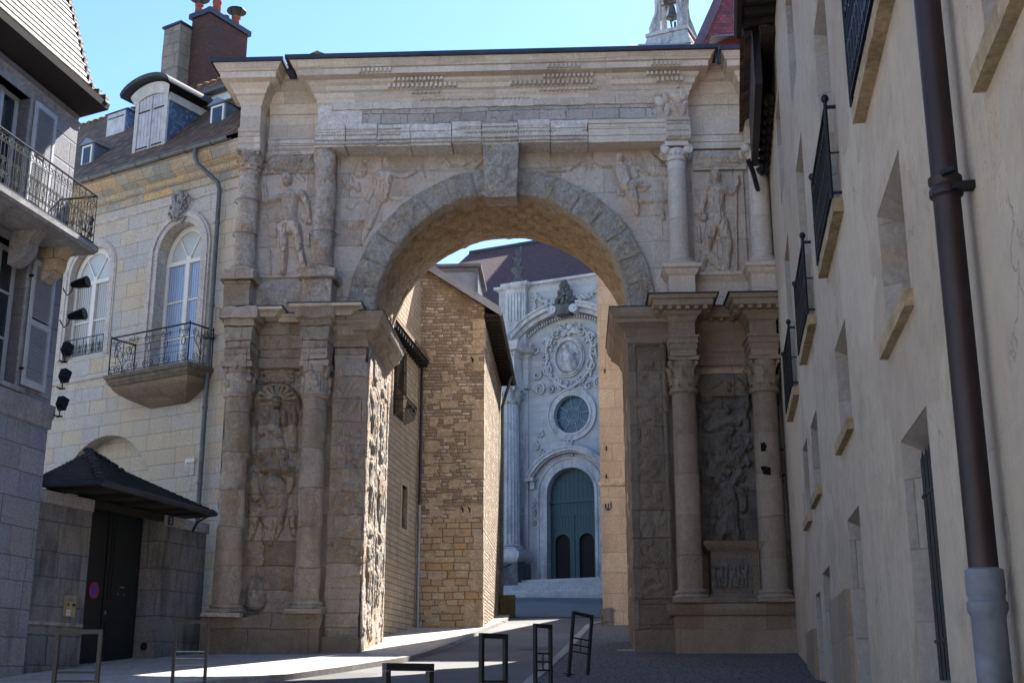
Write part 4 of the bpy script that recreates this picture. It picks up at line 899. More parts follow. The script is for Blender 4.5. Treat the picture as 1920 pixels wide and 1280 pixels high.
rframe(-7.78,-7.3,26.52,12.6,13.2,M['crisp'],'side_frieze',.3,.002,166); rframe(4.07,4.63,26.52,12.6,13.3,M['crisp'],'side_frieze',.3,.002,167)
CP=[(0,13.18),(.02,13.2),(.03,13.28),(.08,13.33),(.1,13.42),(.15,13.46),(.17,13.56),(.24,13.62),(.26,13.68),(.44,13.72),(.45,13.86),(.5,13.88),(.54,13.97),(.6,14.04),(-.1,14.04),(-.1,13.18)]
CPf=[(a*1.0,b if b<13.7 else b) for a,b in CP]
m=MB(); m.sweep([(-5.93,27.3,0),(-5.93,YF,0),(2.76,YF,0),(2.76,27.3,0)],CP); disp(m,.004,5,3,4); cor=m.build('cornice',M['crisp'],A)
m=MB()
for z,h,w_,g,y in ((13.2,.06,.05,.1,YF-.075),(13.34,.06,.05,.1,YF-.16),(13.46,.1,.055,.11,YF-.25),(13.59,.08,.05,.1,YF-.33),(13.74,.1,.05,.1,YF-.51)):
    x=-4.9
    while x<2.6:
        k=vnoise(np.array([[x*.9,z*6,7.]]),11)[0]
        if k>(-.1 if z<13.7 else .15): m.box(x,x+w_,y,y+.08,z,z+h)
        x+=g
disp(m,.012,9,3,12); m.build('egg_and_dart_row',M['crisp'],cor)
m=MB(); m.gbox(-5.6,2.0,YF-.02,YF+.1,13.02,13.2,.06); 
disp(m,.03,7,3,170); m.build('worn_moulding',M['up'],A,ang=50)
CL=[(a*.95,b) for a,b in CP]
m=MB(); m.sweep([(-7.78,27.6,0),(-7.78,26.52,0),(-7.3,26.52,0),(-7.3,27.3,0)],CL); m.sweep([(-7.2,26.99,0),(-6.0,26.99,0)],[(a*.7,b) for a,b in CP]); m.build('cornice',M['crisp'],A)
m=MB(); m.sweep([(4.07,27.3,0),(4.07,26.52,0),(4.9,26.52,0)],CL); m.sweep([(2.8,26.99,0),(4.0,26.99,0)],[(a*.7,b) for a,b in CP]); m.build('cornice',M['crisp'],A)
m=MB(); m.box(-8.4,-6.68,25.9,30.3,14.045,14.14); m.box(-6.62,3.44,25.82,30.3,14.045,14.14); m.box(-6.7,-6.6,26.5,30.3,14.045,14.1); m.box(3.46,4.95,25.9,30.3,14.045,14.14)
m.box(-8.3,-6.75,25.98,30.2,14.14,14.17); m.box(-6.5,3.4,25.95,30.2,14.14,14.19); m.build('lead_roof_edge',M['lead'],A)
m=MB(); m.box(-6.66,-6.5,26.3,26.6,13.9,14.04); m.build('rain_outlet',M['lead'],A); m=MB(); m.tube([(3.45,26.0,14.05),(3.45,25.98,13.72)],.05,8); m.build('rain_outlet',M['lead'],A)
MB().box(.86,1.26,27.3,30.3,.5,.7).build('threshold_slab',M['kerb'],A)
# ================================================================ NEAR LEFT HOUSE (frame: x along the street, y into the house)
def frame(name,label,cat,p,az_deg,z0,right=False,group=None):
    rz=R(90-az_deg) if not right else R(-90-az_deg)
    return thing(name,label,cat,(p[0],p[1],z0),az=rz,group=group)
N=frame('corner_townhouse','tall blue-grey stone townhouse at the left edge with iron balcony, shutters and steep tiled mansard','house',(-9.4,22.35),8.6,-.3)
Nw=masonry  # keep helper names short below
mb=MB(); NO=[(-3.0,-1.9,4.98,7.42),(-3.45,-2.36,7.95,10.2),(-5.6,-4.5,4.98,7.42),(-6.1,-5.0,7.95,10.2)]
wall(mb,-15,-.75,-2,10.75,NO,depth=.32)
mb.add([(-.75,0,-2),(-.75,9,-2),(-.75,9,10.75),(-.75,0,10.75)],[(0,1,2,3)]); mb.add([(-15,0,-2),(-15,9,-2),(-15,9,10.75),(-15,0,10.75)],[(0,3,2,1)])
mb.add([(-15,9,-2),(-.75,9,-2),(-.75,9,10.75),(-15,9,10.75)],[(0,3,2,1)]); mb.add([(-15,0,10.75),(-.75,0,10.75),(-.75,9,10.75),(-15,9,10.75)],[(0,1,2,3)])
mb.add([(-15,.5,-2),(-.8,.5,-2),(-.8,.5,10.7),(-15,.5,10.7)],[(0,1,2,3)])
mb.build('wall',M['N'],N)
m=MB(); m.sweep([(-.72,.3,0),(-.72,0,0),(-15,0,0)],[(0,4.42),(-.03,4.44),(-.03,4.6),(-.06,4.66),(-.06,4.86),(.2,4.9),(.2,4.42)]); m.build('string_course',M['Ntrim'],N)
m=MB()
for a,b,c,d in NO: 
    m.box(a-.14,a,-.025,.3,c-.02,d+.16); m.box(b,b+.14,-.025,.3,c-.02,d+.16); m.box(a,b,-.025,.3,d,d+.16)
    if c<6: m.box(a-.18,b+.18,-.09,.3,c-.1,c-.02)
m.build('window_surround',M['Ntrim'],N)
for a,b,c,d in NO: casement(N,a+.02,b-.02,c,d,.2,fm=M['shutter'],rows=3,gm=M['glass'])
for x0,z0,z1 in ((-1.80,5.02,7.33),(-5.2+.85,5.02,7.33)): louvre(N,x0,x0+.7,z0,z1,-.05,M['shutter'])
for x0 in (-2.27,-4.9): louvre(N,x0,x0+.68,7.98,10.2,-.05,M['shutter'])
m=MB()
for z in (5.3,7.0): m.tube([(-1.84,-.02,z),(-1.84,-.1,z)],.025,5)
m.build('shutter_hinge',M['iron'],N)
# balcony: slab, consoles, wrought iron railing
m=MB(); m.sweep([(-1.07,.1,0),(-1.07,-.8,0),(-15,-.8,0)],[(0,7.6),(.0,7.62),(-.04,7.66),(-.04,7.74),(.3,7.75),(.8,7.75),(.8,7.6)])
m.box(-15,-1.08,-.78,.0,7.6,7.74); m.build('balcony_slab',M['Ntrim'],N)
MB().box(-15,-1.03,-.83,-.1,7.752,7.77).build('balcony_edge_flashing',M['zinc'],N)
def console(root,x,w,y1,z0,z1,mat):
    k=14; prof=[]
    for i in range(k+1):
        t=i/k; prof.append((-(.12+(y1-.12)*(t**.7)*(.85+.15*math.sin(t*PI*2))),z0+(z1-z0)*t))
    m=MB(); vs=[(x-w,0,z0)]; 
    P=[(0,z0)]+prof+[(0,z1)]; n=len(P)
    m.add([(x-w,a,b) for a,b in P]+[(x+w,a,b) for a,b in P],[tuple(range(n)),tuple(range(n,2*n))[::-1]]+[(i,i+n,(i+1)%n+n,(i+1)%n) for i in range(n)])
    m.build('console',mat,root)
for x in (-1.42,-2.35,-3.6,-5.2): console(N,x,.14,.62,7.0,7.6,M['Ntrim'] if x<-2 else M['Hc'])
m=MB(); L=4.4
scrolls(m,lambda a,z:(-1.1-a,-.76,7.78+z),L,.95,.2,.0065)
m2=[(-1.1,0),(-1.1,-.76),(-5.6,-.76)]
scrolls(m,lambda a,z:(-1.1,-.76+a,7.78+z),.74,.95,.18,.0065)
rail(m,m2,7.78,8.74,.014); m.tube([(x,y,7.78+.77) for x,y in m2],.007,4); m.tube([(-15,-.76,8.74),(-5.6,-.76,8.74)],.02,6)
m.build('balcony_railing',M['iron'],N)
# cornice, eave and mansard roof
m=MB(); m.sweep([(-.75,.3,0),(-.75,0,0),(-15,0,0)],[(0,10.3),(-.02,10.34),(-.02,10.4),(-.06,10.45),(.2,10.45),(.2,10.3)]); m.build('frieze_band',M['Ntrim'],N)
m=MB(); m.hexa([(-15,-.56,10.72),(-.68,-.56,10.72),(-.68,.1,10.6),(-15,.1,10.6)],[(-15,-.58,10.84),(-.66,-.58,10.84),(-.66,.3,11.05),(-15,.3,11.05)])
m.build('eave',M['wood'],N)
prof=[(-.56,10.84),(-.22,11.14),(-.04,11.65),(.2,12.4),(.34,12.8),(.5,13.2),(.8,14.2),(1.2,15.6)]
m=MB(); n=len(prof); s=[0]
for (a,b),(c,d) in zip(prof,prof[1:]): s.append(s[-1]+math.hypot(c-a,d-b))
m.add([(-15,y,z) for y,z in prof]+[(-.82-.0*i,y,z) for i,(y,z) in enumerate(prof)],[(i,i+n,i+1+n,i+1) for i in range(n-1)])
m.add([(-.82,y,z) for y,z in prof]+[(-.82,9,10.8),(-.82,9,15.6)],[tuple(list(range(n))+[n+1,n])])
rf=m.build('roof',M['ntile'],N,ang=60)
m=MB()
z=0
for i in range(26):
    t=i/25*s[-1]
    for j in range(n-1):
        if s[j]<=t<=s[j+1]+1e-6: q=(t-s[j])/(s[j+1]-s[j]); y=prof[j][0]+(prof[j+1][0]-prof[j][0])*q; z=prof[j][1]+(prof[j+1][1]-prof[j][1])*q; break
    m.box(-.86,-.74,y-.03,y+.14,z-.02,z+.13)
m.build('verge_tiles',M['dtile'],rf)
m=MB()
for k in range(30):
    t=k*.155+.05
    for j in range(n-1):
        if s[j]<=t<=s[j+1]: q=(t-s[j])/(s[j+1]-s[j]); y=prof[j][0]+(prof[j+1][0]-prof[j][0])*q; z=prof[j][1]+(prof[j+1][1]-prof[j][1])*q; dy,dz=(prof[j+1][0]-prof[j][0]),(prof[j+1][1]-prof[j][1]); l=math.hypot(dy,dz); dy/=l;dz/=l; break
    ny,nz=-dz,dy
    m.hexa([(-15,y+ny*.028,z+nz*.028),(-.83,y+ny*.028,z+nz*.028),(-.83,y,z),(-15,y,z)],[(-15,y+dy*.15+ny*.008,z+dz*.15+nz*.008),(-.83,y+dy*.15+ny*.008,z+dz*.15+nz*.008),(-.83,y+dy*.15-ny*.01,z+dz*.15),(-15,y+dy*.15-ny*.01,z+dz*.15)])
m.build('tile_courses',M['ntile'],rf)
m=MB(); m.box(-3.2,-2.35,-.1,1.2,12.75,13.9); dw=m.build('roof_dormer',M['zinc'],N)
MB().add([(-3.1,-.115,12.85),(-2.45,-.115,12.85),(-2.45,-.115,13.8),(-3.1,-.115,13.8)],[(0,1,2,3)]).build('pane',M['glass'],dw)
# floodlights on the corner of the house
def flood(loc,az,tilt,label,kind,group='floodlights on the building corners'):
    t=thing('floodlight',label,'floodlight',loc,az=az,group=group,off=(0,0,0)) 
    t['_off']=(0,0,0)
    m=MB()
    if kind=='cone':
        a=R(tilt); d=Vector((0,-math.cos(a),math.sin(a))); 
        m.tube([Vector((0,0,0))-d*.02,Vector((0,0,0))+d*.1,Vector((0,0,0))+d*.30],.055,16,r2=.115); m.build('housing',M['iron'],t)
        g=MB(); g.tube([Vector((0,0,0))+d*.302,Vector((0,0,0))+d*.306],.1,16); g.build('lens',M['glass'],t)
        b=MB(); b.tube([(0,0,-.02),(0,.02,-.14),(0,.1,-.2),(0,.16,-.12),(0,.2,-.05)],.012,5); b.build('bracket',M['iron'],t)
    else:
        a=R(tilt); c,s_=math.cos(a),math.sin(a)
        def q(x,y,z): return (x,y*c-z*s_,y*s_+z*c)
        w_=.15; 
        m.hexa([q(-w_*.7,.1,-.1),q(w_*.7,.1,-.1),q(w_,-.12,-.14),q(-w_,-.12,-.14)][::-1],[q(-w_*.7,.1,.1),q(w_*.7,.1,.1),q(w_,-.12,.14),q(-w_,-.12,.14)][::-1]); m.build('housing',M['iron'],t)
        MB().add([q(-w_*.9,-.123,-.12),q(w_*.9,-.123,-.12),q(w_*.9,-.123,.12),q(-w_*.9,-.123,.12)],[(0,1,2,3)]).build('lens',M['glass'],t)
        b=MB(); b.tube([(0,.02,-.05),(0,.04,-.3)],.02,5); b.box(-.1,.1,0,.06,-.33,-.3); b.box(-.02,.02,.03,.25,-.33,-.305); b.build('bracket',M['iron'],t)
    if kind=='box': t.scale=(.62,.62,.85)
    return t
def Npt(s,y,z): 
    a=R(81.4); return (-9.4+s*math.cos(a)-y*math.sin(a),22.35+s*math.sin(a)+y*math.cos(a),z)
flood(Npt(-.72,-.2,7.17),R(81.4),8,'upper cone-shaped black floodlight just under the left iron balcony','cone')
flood(Npt(-.72,-.2,6.55),R(81.4),8,'lower cone-shaped black floodlight beside the closed louvred shutter','cone')
FS=.62
flood(Npt(-.6,-.12,5.98),R(160),25,'highest of the three box floodlights on small posts at the left house corner','box')
flood(Npt(-.62,-.14,5.47),R(160),25,'middle of the three box floodlights on small posts at the left house corner','box')
flood(Npt(-.62,-.14,4.95),R(160),25,'lowest of the three box floodlights on small posts, just above the string course','box')
# ================================================================ HOUSE BEHIND THE GATE
H=frame('ashlar_house','cream and blue-grey ashlar house left of the arch, with arched windows and slated dormers','house',(-7.98,27.3),118.4,.0)
W1=(-2.5,-1.02,7.06,10.15,.74); W2=(-5.72,-4.22,7.9,10.15,.72)
mb=MB(); BA=(-5.4,-2.2,.0,4.2,1.6,.34)
wall(mb,-12,.35,-.5,11.72,[W1+(.34,),W2+(.22,),BA])
for (ax,ay),(bx,by) in (((.35,0),(.35,2.6)),((.35,2.6),(-3.5,2.6)),((-3.5,2.6),(-3.5,9)),((-3.5,9),(-12,9))): mb.add([(ax,ay,-.5),(bx,by,-.5),(bx,by,12.6),(ax,ay,12.6)],[(0,1,2,3)])
mb.add([(-5.4,.34,0),(-2.2,.34,0),(-2.2,.34,5.9),(-5.4,.34,5.9)],[(0,1,2,3)])
mb.add([(-12,0,-.5),(-12,9,-.5),(-12,9,12.6),(-12,0,12.6)],[(0,3,2,1)])
mb.add([(-12,.6,-.5),(.3,.6,-.5),(.3,.6,11.7),(-12,.6,11.7)],[(0,1,2,3)])
mb.build('wall',M['H'],H)
m=MB(); m.sweep([(-12,0,0),(.35,0,0)],[(0,11.7),(.0,11.72),(.03,11.74),(.03,11.9),(.12,11.98),(.13,12.1),(.2,12.14),(.3,12.2),(.36,12.32),(.4,12.36),(.42,12.5),(-.5,12.52),(-.5,11.7)]); m.build('cornice',M['Hc'],H)
m=MB(); m.sweep([(-12,0,0),(.35,0,0)],[(0,11.42),(.05,11.45),(.05,11.5),(-.1,11.5),(-.1,11.42)]); m.sweep([(-12,0,0),(-3.4,0,0)],[(0,7.26),(.06,7.3),(.06,7.4),(-.1,7.42),(-.1,7.26)]); m.build('string_course',M['Htrim'],H)
def surround(x0,x1,zb,zs,rise,w,t,out):
    m=MB(); c=(x0+x1)/2; hw=(x1-x0)/2; n=26
    for k,(wi,wo,tt) in enumerate(((0,w*.45,t),(w*.45,w*.8,t*1.9),(w*.8,w,t*1.2))):
        A_=[(x0-wi,zb)]+[(c-(hw+wi)*math.cos(PI*i/n),zs+(rise+wi)*math.sin(PI*i/n)) for i in range(n+1)]+[(x1+wi,zb)]
        B_=[(x0-wo,zb)]+[(c-(hw+wo)*math.cos(PI*i/n),zs+(rise+wo)*math.sin(PI*i/n)) for i in range(n+1)]+[(x1+wo,zb)]
        for (a,b),(d,e),(f,g),(h,k2) in zip(A_,A_[1:],B_,B_[1:]):
            m.add([(a,-tt,b),(d,-tt,e),(h,-tt,k2),(f,-tt,g),(a,.02,b),(d,.02,e),(h,.02,k2),(f,.02,g)],[(0,1,2,3),(0,4,5,1),(3,2,6,7)])
    return m.build(out,M['Htrim'],H)
surround(W1[0],W1[1],7.1,10.15,.74,.3,.05,'window_surround'); surround(W2[0],W2[1],7.9,10.15,.72,.22,.02,'window_surround')
casement(H,W1[0]+.0,W1[1]-.0,7.1,9.92,.28,rise=.97,gm=M['bcurt'],rows=3,fw=.09)
casement(H,W2[0]+.0,W2[1]-.0,7.92,9.9,.17,rise=.97,gm=M['gcurt'],rows=2,fw=.09)
# carved cartouche over the balcony window
m=MB(); c=-1.86
for k in range(9):
    a=2*PI*k/9; m.tube(spiral(c+.2*math.cos(a),11.2+.25*math.sin(a),.1,1.1,a+PI/2,1,-.14-.03*(k%2)),.028,6,r2=.012)
m.ell((c,-.12,11.2),(.15,.12,.22),14,10); m.ell((c,-.17,11.17),(.09,.09,.14),12,8)
for k in range(16): a=random.uniform(0,2*PI); m.ell((c+random.uniform(-.05,.05)+.12*math.cos(a),-.13,11.56+.12*math.sin(a)),(.05,.06,.07),7,5)
for k in range(14): a=random.uniform(0,2*PI); m.ell((c+.27*math.cos(a),-.08,11.15+.33*math.sin(a)),(.04,.05,.05),7,5)
m.tube([(c+.1,-.12,11.4),(c+.34,-.1,11.55),(c+.42,-.1,11.45),(c+.35,-.1,11.3)],.03,6); disp(m,.015,9,3,5)
m.build('cartouche',M['Ntrim'],H,ang=60)
# window grille of the far window
m=MB(); scrolls(m,lambda a,z:(-5.7+a,-.02,7.98+z),1.46,.42,.24,.007,0); m.tube([(-5.7,-.02,8.42),(-4.24,-.02,8.42)],.014,4); m.tube([(-5.7,-.02,7.98),(-4.24,-.02,7.98)],.01,4); m.build('window_railing',M['iron'],H)
# balcony: moulded slab on a corbelled underside, scrolled railing
m=MB(); y=-.8; x0,x1=-3.12,-.4
m.sweep([(x0,.0,0),(x0,y,0),(x1,y,0),(x1,.0,0)],[(-.12,6.76),(-.08,6.78),(-.05,6.84),(-.03,6.86),(-.02,6.92),(.02,6.94),(.03,7.03),(-.7,7.04),(-.7,6.76)])
m.box(x0+.1,x1-.1,y+.12,0,6.77,7.02); m.build('balcony_slab',M['Hdirty'],H)
m=MB(); k=8; pr=[]
for i in range(k+1):
    t=i/k; e=1-(1-t)**1.6
    pr.append((x0+.1+.68*(1-e)*1.0,x1-.12-.7*(1-e)*.9,y+.12+(.62)*(1-e),6.3+.46*t))
vs=[];fs=[]
for a,b,yy,z in pr: vs+=[(a,0,z),(a,yy,z),(b,yy,z),(b,0,z)]
for i in range(k):
    for j in range(3): fs.append((4*i+j,4*i+j+1,4*i+j+5,4*i+j+4))
fs.append((3,2,1,0)); m.add(vs,fs); m.build('balcony_corbel',stone('balcony_corbel_stone',[(.22,.17,.11),(.32,.25,.17),(.26,.21,.15)],stain=(.08,.065,.05),scale=1.2,bump=.4,pit=.4,joints=(2,.45),stain_amt=.6),H)
m=MB(); zb=7.06; hh=.9; P=[(x0+.06,0),(x0+.06,y+.05),(x1-.06,y+.05),(x1-.06,0)]
m.tube([(a,b,zb+hh) for a,b in P],.022,5); m.tube([(a,b,zb+.03) for a,b in P],.012,4)
def bal(m,T,w):
    m.tube([T(0,0),T(0,hh)],.011,4); m.tube([T(w,0),T(w,hh)],.011,4)
    for zz in (.27,.42,.6,.75): m.tube([T(.05,zz),T(w-.05,zz)],.006,4)
def heart(m,T,c,w):
    for s_ in (1,-1):
        m.tube([T(c+p[0]*s_,p[2]) for p in spiral(w*.28,.72,.11,1.4,PI/2,-1)],.0075,4)
        m.tube([T(c+p[0]*s_,p[2]) for p in spiral(w*.25,.16,.1,1.4,-PI/2,1)],.0075,4)
        m.tube([T(c+s_*v[0]*w,v[1]) for v in ((.28,.83),(.45,.7),(.36,.5),(.1,.38),(0,.2),(.08,.08),(.25,.06))],.0075,4)
        m.tube([T(c+s_*(.09+.07*math.cos(2*PI*t/10)),.56+.1*math.sin(2*PI*t/10)) for t in range(10)],.0065,4,closed=True)
    m.tube([T(c,.02),T(c,.88)],.007,4)
sideL=lambda a,z:(x0+.06,-a,zb+z); sideR=lambda a,z:(x1-.06,y+.05+a,zb+z); fr=lambda a,z:(x0+.06+a,y+.05,zb+z)
Wd=x1-x0-.12
heart(m,sideL,.37,.55); heart(m,sideR,.37,.55)
bal(m,fr,Wd)
for c in (.2,.78,1.3,1.85,2.42):
    for s_ in (1,-1): 
        m.tube([fr(c+p[0]*s_,p[2]) for p in spiral(.08,.74,.08,1.3,PI/2,-1)],.0075,4); m.tube([fr(c+p[0]*s_,p[2]) for p in spiral(.09,.13,.09,1.3,-PI/2,1)],.0075,4)
    m.tube([fr(c+.06*math.cos(2*PI*t/10),.5+.1*math.sin(2*PI*t/10)) for t in range(10)],.0075,4,closed=True); m.tube([fr(c,.02),fr(c,.4)],.007,4); m.tube([fr(c,.6),fr(c,.88)],.007,4)
for a,b in P: m.tube([(a,b,zb),(a,b,zb+hh+.05)],.016,6)
m.build('balcony_railing',M['iron'],H)
# gutter and downpipe
m=MB(); ys=[(-.40+.09*math.cos(PI+PI*i/8)-.09,12.56+.09*math.sin(PI+PI*i/8)) for i in range(9)]
m.add([(-12,a,b) for a,b in ys]+[(.1,a,b) for a,b in ys],[(i,i+9,i+10,i+1) for i in range(8)]); m.tube([(-12,-.59,12.57),(.1,-.59,12.57)],.018,5)
for k in range(14): m.tube([(-11.5+k*.85,-.49+.095*math.cos(PI+PI*i/8),12.56+.1*math.sin(PI+PI*i/8)) for i in range(9)],.01,4)
m.build('gutter',M['zincdk'],H)
m=MB(); X=-.46; m.tube([(-.98,-.49,12.5),(-.98,-.49,12.3),(-.93,-.44,12.1),(-.66,-.22,11.8),(-.52,-.14,11.65),(X,-.12,11.45),(X,-.12,3.2)],.058,12)
for z in (10.6,8.55,6.1,4.35): m.lathe(X,-.12,[(.058,z-.04),(.072,z-.03),(.072,z+.03),(.058,z+.04)],12)
m.build('downpipe',M['zincdk'],H)
m=MB()
for i in range(14):
    a=2*PI*i/14; m.tube([(X+.06*math.cos(a),-.12+.06*math.sin(a),7.72),(X+.15*math.cos(a),-.12+.15*math.sin(a),7.74+.03*(i%2)),(X+.2*math.cos(a),-.12+.2*math.sin(a),7.8)],.008,4)
m.tube([(X+.11*math.cos(2*PI*i/12),-.12+.11*math.sin(2*PI*i/12),7.73) for i in range(12)],.008,4,closed=True); m.build('spike_collar',M['iron'],H)
# roof with dormers and chimneys
def Hr(o): return 12.62+1.1*(o+.45)
m=MB(); m.add([(-12,-.45,12.62),(-3.4,-.45,12.62),(-3.4,3.6,Hr(3.6)),(-12,3.6,Hr(3.6))],[(0,1,2,3)]); m.add([(-12,3.6,Hr(3.6)),(-3.4,3.6,Hr(3.6)),(-3.4,9,12.6),(-12,9,12.6)],[(0,1,2,3)]); m.add([(-3.4,-.45,12.62),(-3.4,3.6,Hr(3.6)),(-3.4,9,12.6)],[(0,2,1)])
m.add([(-3.4,-.45,12.62),(.6,-.45,12.62),(.6,2.6,Hr(2.6)),(-3.4,2.6,Hr(2.6))],[(0,1,2,3)]); m.add([(.6,-.45,12.62),(.6,2.6,Hr(2.6)),(.6,2.6,12.6)],[(0,2,1)]); m.add([(-3.4,2.6,Hr(2.6)),(.6,2.6,Hr(2.6)),(.6,2.6,12.4),(-3.4,2.6,12.4)],[(0,3,2,1)])
hr=m.build('roof',M['rtile'],H)
m=MB()
for k in range(30): m.ell((-11.8+k*.28,3.6,Hr(3.6)+.0),(.16,.1,.08),8,5)
m.build('ridge_tiles',M['rtile'],hr)
def bigdormer():
    x0,x1,y0,zb,zt=-4.02,-2.86,.22,13.1,14.78; c=(x0+x1)/2; hw=(x1-x0)/2; n=16
    m=MB(); D=2.3
    m.add([(x0,y0,zb-.2),(x0,y0+D,zb-.2),(x0,y0+D,zt),(x0,y0,zt)],[(0,3,2,1)]); m.add([(x1,y0,zb-.2),(x1,y0+D,zb-.2),(x1,y0+D,zt-.05),(x1,y0,zt)],[(0,1,2,3)]); d=m.build('dormer',M['slate'],H)
    m=MB(); m.box(x0-.02,x0+.1,y0-.03,y0+.03,zb,zt); m.box(x1-.1,x1+.02,y0-.03,y0+.03,zb,zt)
    A_=[(c-(hw+.14)*math.cos(PI*i/n),zt+.12+.26*math.sin(PI*i/n)**1.3) for i in range(n+1)]; B_=[(c-(hw+.02)*math.cos(PI*i/n),zt-.12+.22*math.sin(PI*i/n)**1.3) for i in range(n+1)]
    for (a,b),(q,e),(f,g),(h,k2) in zip(A_,A_[1:],B_,B_[1:]): m.add([(a,y0-.12,b),(q,y0-.12,e),(h,y0-.04,k2),(f,y0-.04,g)],[(0,1,2,3)]); m.add([(f,y0-.04,g),(h,y0-.04,k2),(h,y0+.05,k2),(f,y0+.05,g)],[(0,1,2,3)])
    m.box(x1,x1+.06,y0,y0+D,zt-.2,zt+.02)
    m.build('dormer_frame',plain('weathered_dormer_paint',(.5,.48,.44),.6,0,.2,5),d)
    m=MB()
    for i in range(8):
        a=x0+.1+(hw*2-.2)*i/8; b=x0+.1+(hw*2-.2)*(i+1)/8; xm=((a+b)/2-c)/hw; top=zt-.12+.2*math.sqrt(max(0,1-xm*xm)); m.box(a+.006,b-.006,y0-.0,y0+.03,zb,top)
    m.box(c-.02,c+.02,y0-.03,y0,zb,zt+.05)
    m.build('dormer_shutter',M['oldwood'],d)
    m=MB()
    for z in (zb+.3,zt-.35):
        for s_ in (1,-1): m.box(min(c+s_*.08,c+s_*.5),max(c+s_*.08,c+s_*.5),y0-.02,y0,z,z+.03)
    m.build('dormer_hinge',M['iron'],d)
    m=MB()
    T=[(c-(hw+.32)*math.cos(PI*i/n),zt+.1+.36*math.sin(PI*i/n)**1.2-(.0)) for i in range(n+1)]
    for (a,b),(q,e) in zip(T,T[1:]): m.hexa([(a,y0-.3,b),(q,y0-.3,e),(q,y0+D+.6,e),(a,y0+D+.6,b)],[(a,y0-.34,b+.08),(q,y0-.34,e+.08),(q,y0+D+.6,e+.08),(a,y0+D+.6,b+.08)])
    m.build('dormer_roof',plain('dull_roof_sheet',(.05,.055,.065),.8,0,.3,3),d)
bigdormer()
# round-headed slated bay behind the main dormer
m=MB(); m.box(-2.86,.5,1.75,2.6,13.4,15.05); d=m.build('slated_attic_bay',M['slate'],H)
m=MB(); m.box(-2.9,.55,1.66,1.76,15.05,15.28); m.build('bay_cornice',M['white'],d)
m=MB(); m.box(-2.95,.6,1.5,2.7,15.28,15.36); m.tube([(-2.95,1.5,15.33),(.6,1.5,15.33)],.05,8); m.tube([(-2.82,1.6,15.3),(-2.82,1.66,13.9)],.035,8); m.build('bay_roof_edge',M['zincdk'],d)
def smalldormer(x0,w,y0,z0,h,depth,label,shut=False,hip=False):
    m=MB(); m.box(x0,x0+w,y0,y0+depth,z0,z0+h); d=m.build('skylight_dormer' if not shut else 'shuttered_dormer',M['slate'] if shut else M['zinc'],H); d['label']=label
    c=x0+w/2; m=MB(); e=.06
    if hip: m.add([(x0-e,y0-e,z0+h),(x0+w+e,y0-e,z0+h),(x0+w+e,y0+depth,z0+h),(x0-e,y0+depth,z0+h),(c,y0+w/2,z0+h+.32),(c,y0+depth,z0+h+.32)],[(0,1,4),(1,2,5,4),(0,4,5,3),(0,3,2,1)])
    else: m.prism([(x0-e,z0+h-.02),(x0+w+e,z0+h-.02),(c,z0+h+.16)],y0-.08,y0+depth)
    m.build('dormer_roof',M['zinc'],d)
    f=MB(); q=.05; f.box(x0+q,x0+w-q,y0-.03,y0,z0+.08,z0+h-.04); f=f.build('window' if not shut else 'dormer_shutter',M['white'] if not shut else M['oldwood'],d)
    if not shut: MB().box(x0+q+.06,x0+w-q-.06,y0-.036,y0-.03,z0+.14,z0+h-.1).build('pane',M['glass'],f)
    else:
        m=MB()
        for z in (z0+.2,z0+h-.2): m.box(x0+.1,x0+w-.1,y0-.04,y0-.03,z,z+.03)
        m.build('dormer_hinge',M['iron'],f)
smalldormer(-6.42,.5,.5,13.5,.72,1.2,'small zinc dormer over the gutter, left of the shuttered dormers')
smalldormer(-1.72,.55,.62,13.55,.72,1.2,'small zinc dormer next to the arch cornice')
smalldormer(-7.35,.85,2.0,14.95,1.05,1.5,'high boarded dormer with blue slated cheeks',True,True)
m=MB(); m.gbox(-6.95,-6.25,3.5,4.15,16,19.4,.2); disp(m,.03,2,3,3); st=m.build('stone_chimney',M['chst'],H)
m=MB(); m.box(-7.0,-6.2,3.45,4.2,19.4,19.48); m.build('chimney_cap',M['lead'],st)
m=MB(); m.box(-6.25,-5.5,3.95,5.6,15.5,19.75); br=m.build('brick_chimney',M['brick'],H)
m=MB(); m.box(-6.33,-5.42,3.87,5.68,19.75,19.92); m.build('chimney_cap',M['lead'],br)
def pot(x,y,z,r,h,cowl):
    m=MB(); m.lathe(x,y,[(r*1.1,z),(r*.95,z+h*.8),(r*1.12,z+h*.86),(r*1.12,z+h)],14); p=m.build('chimney_pot',M['terra'],br)
    if cowl:
        m=MB()
        for a in (0,2.1,4.2): m.tube([(x+r*math.cos(a),y+r*math.sin(a),z+h),(x+r*1.3*math.cos(a),y+r*1.3*math.sin(a),z+h+.22)],.012,4)
        m.lathe(x,y,[(.02,z+h+.34),(.3,z+h+.24),(.31,z+h+.2),(.02,z+h+.2)],16); m.build('cowl',M['iron'],p)
pot(-6.1,4.05,19.9,.12,.36,1); pot(-5.85,4.3,19.9,.11,.3,0); pot(-5.8,4.5,19.9,.13,.62,0); pot(-5.65,5.2,19.9,.13,.36,1); pot(-5.75,4.85,19.9,.1,.26,0)
# mossy tiled hump showing over the lead edge of the arch
t=thing('mossy_roof_gable','small mossy tiled roof peak just above the lead edge of the arch attic','roof',(-6.3,36,.9))
m=MB(); m.prism([(-10.2,18.2),(-7.95,19.28),(-5.6,18.2)],35,42); m.build('tiled_roof',M['rtile'],t)
m=MB(); m.box(-9.6,-6.2,35.3,42,1.5,18.25); m.build('wall',M['rub'],t)
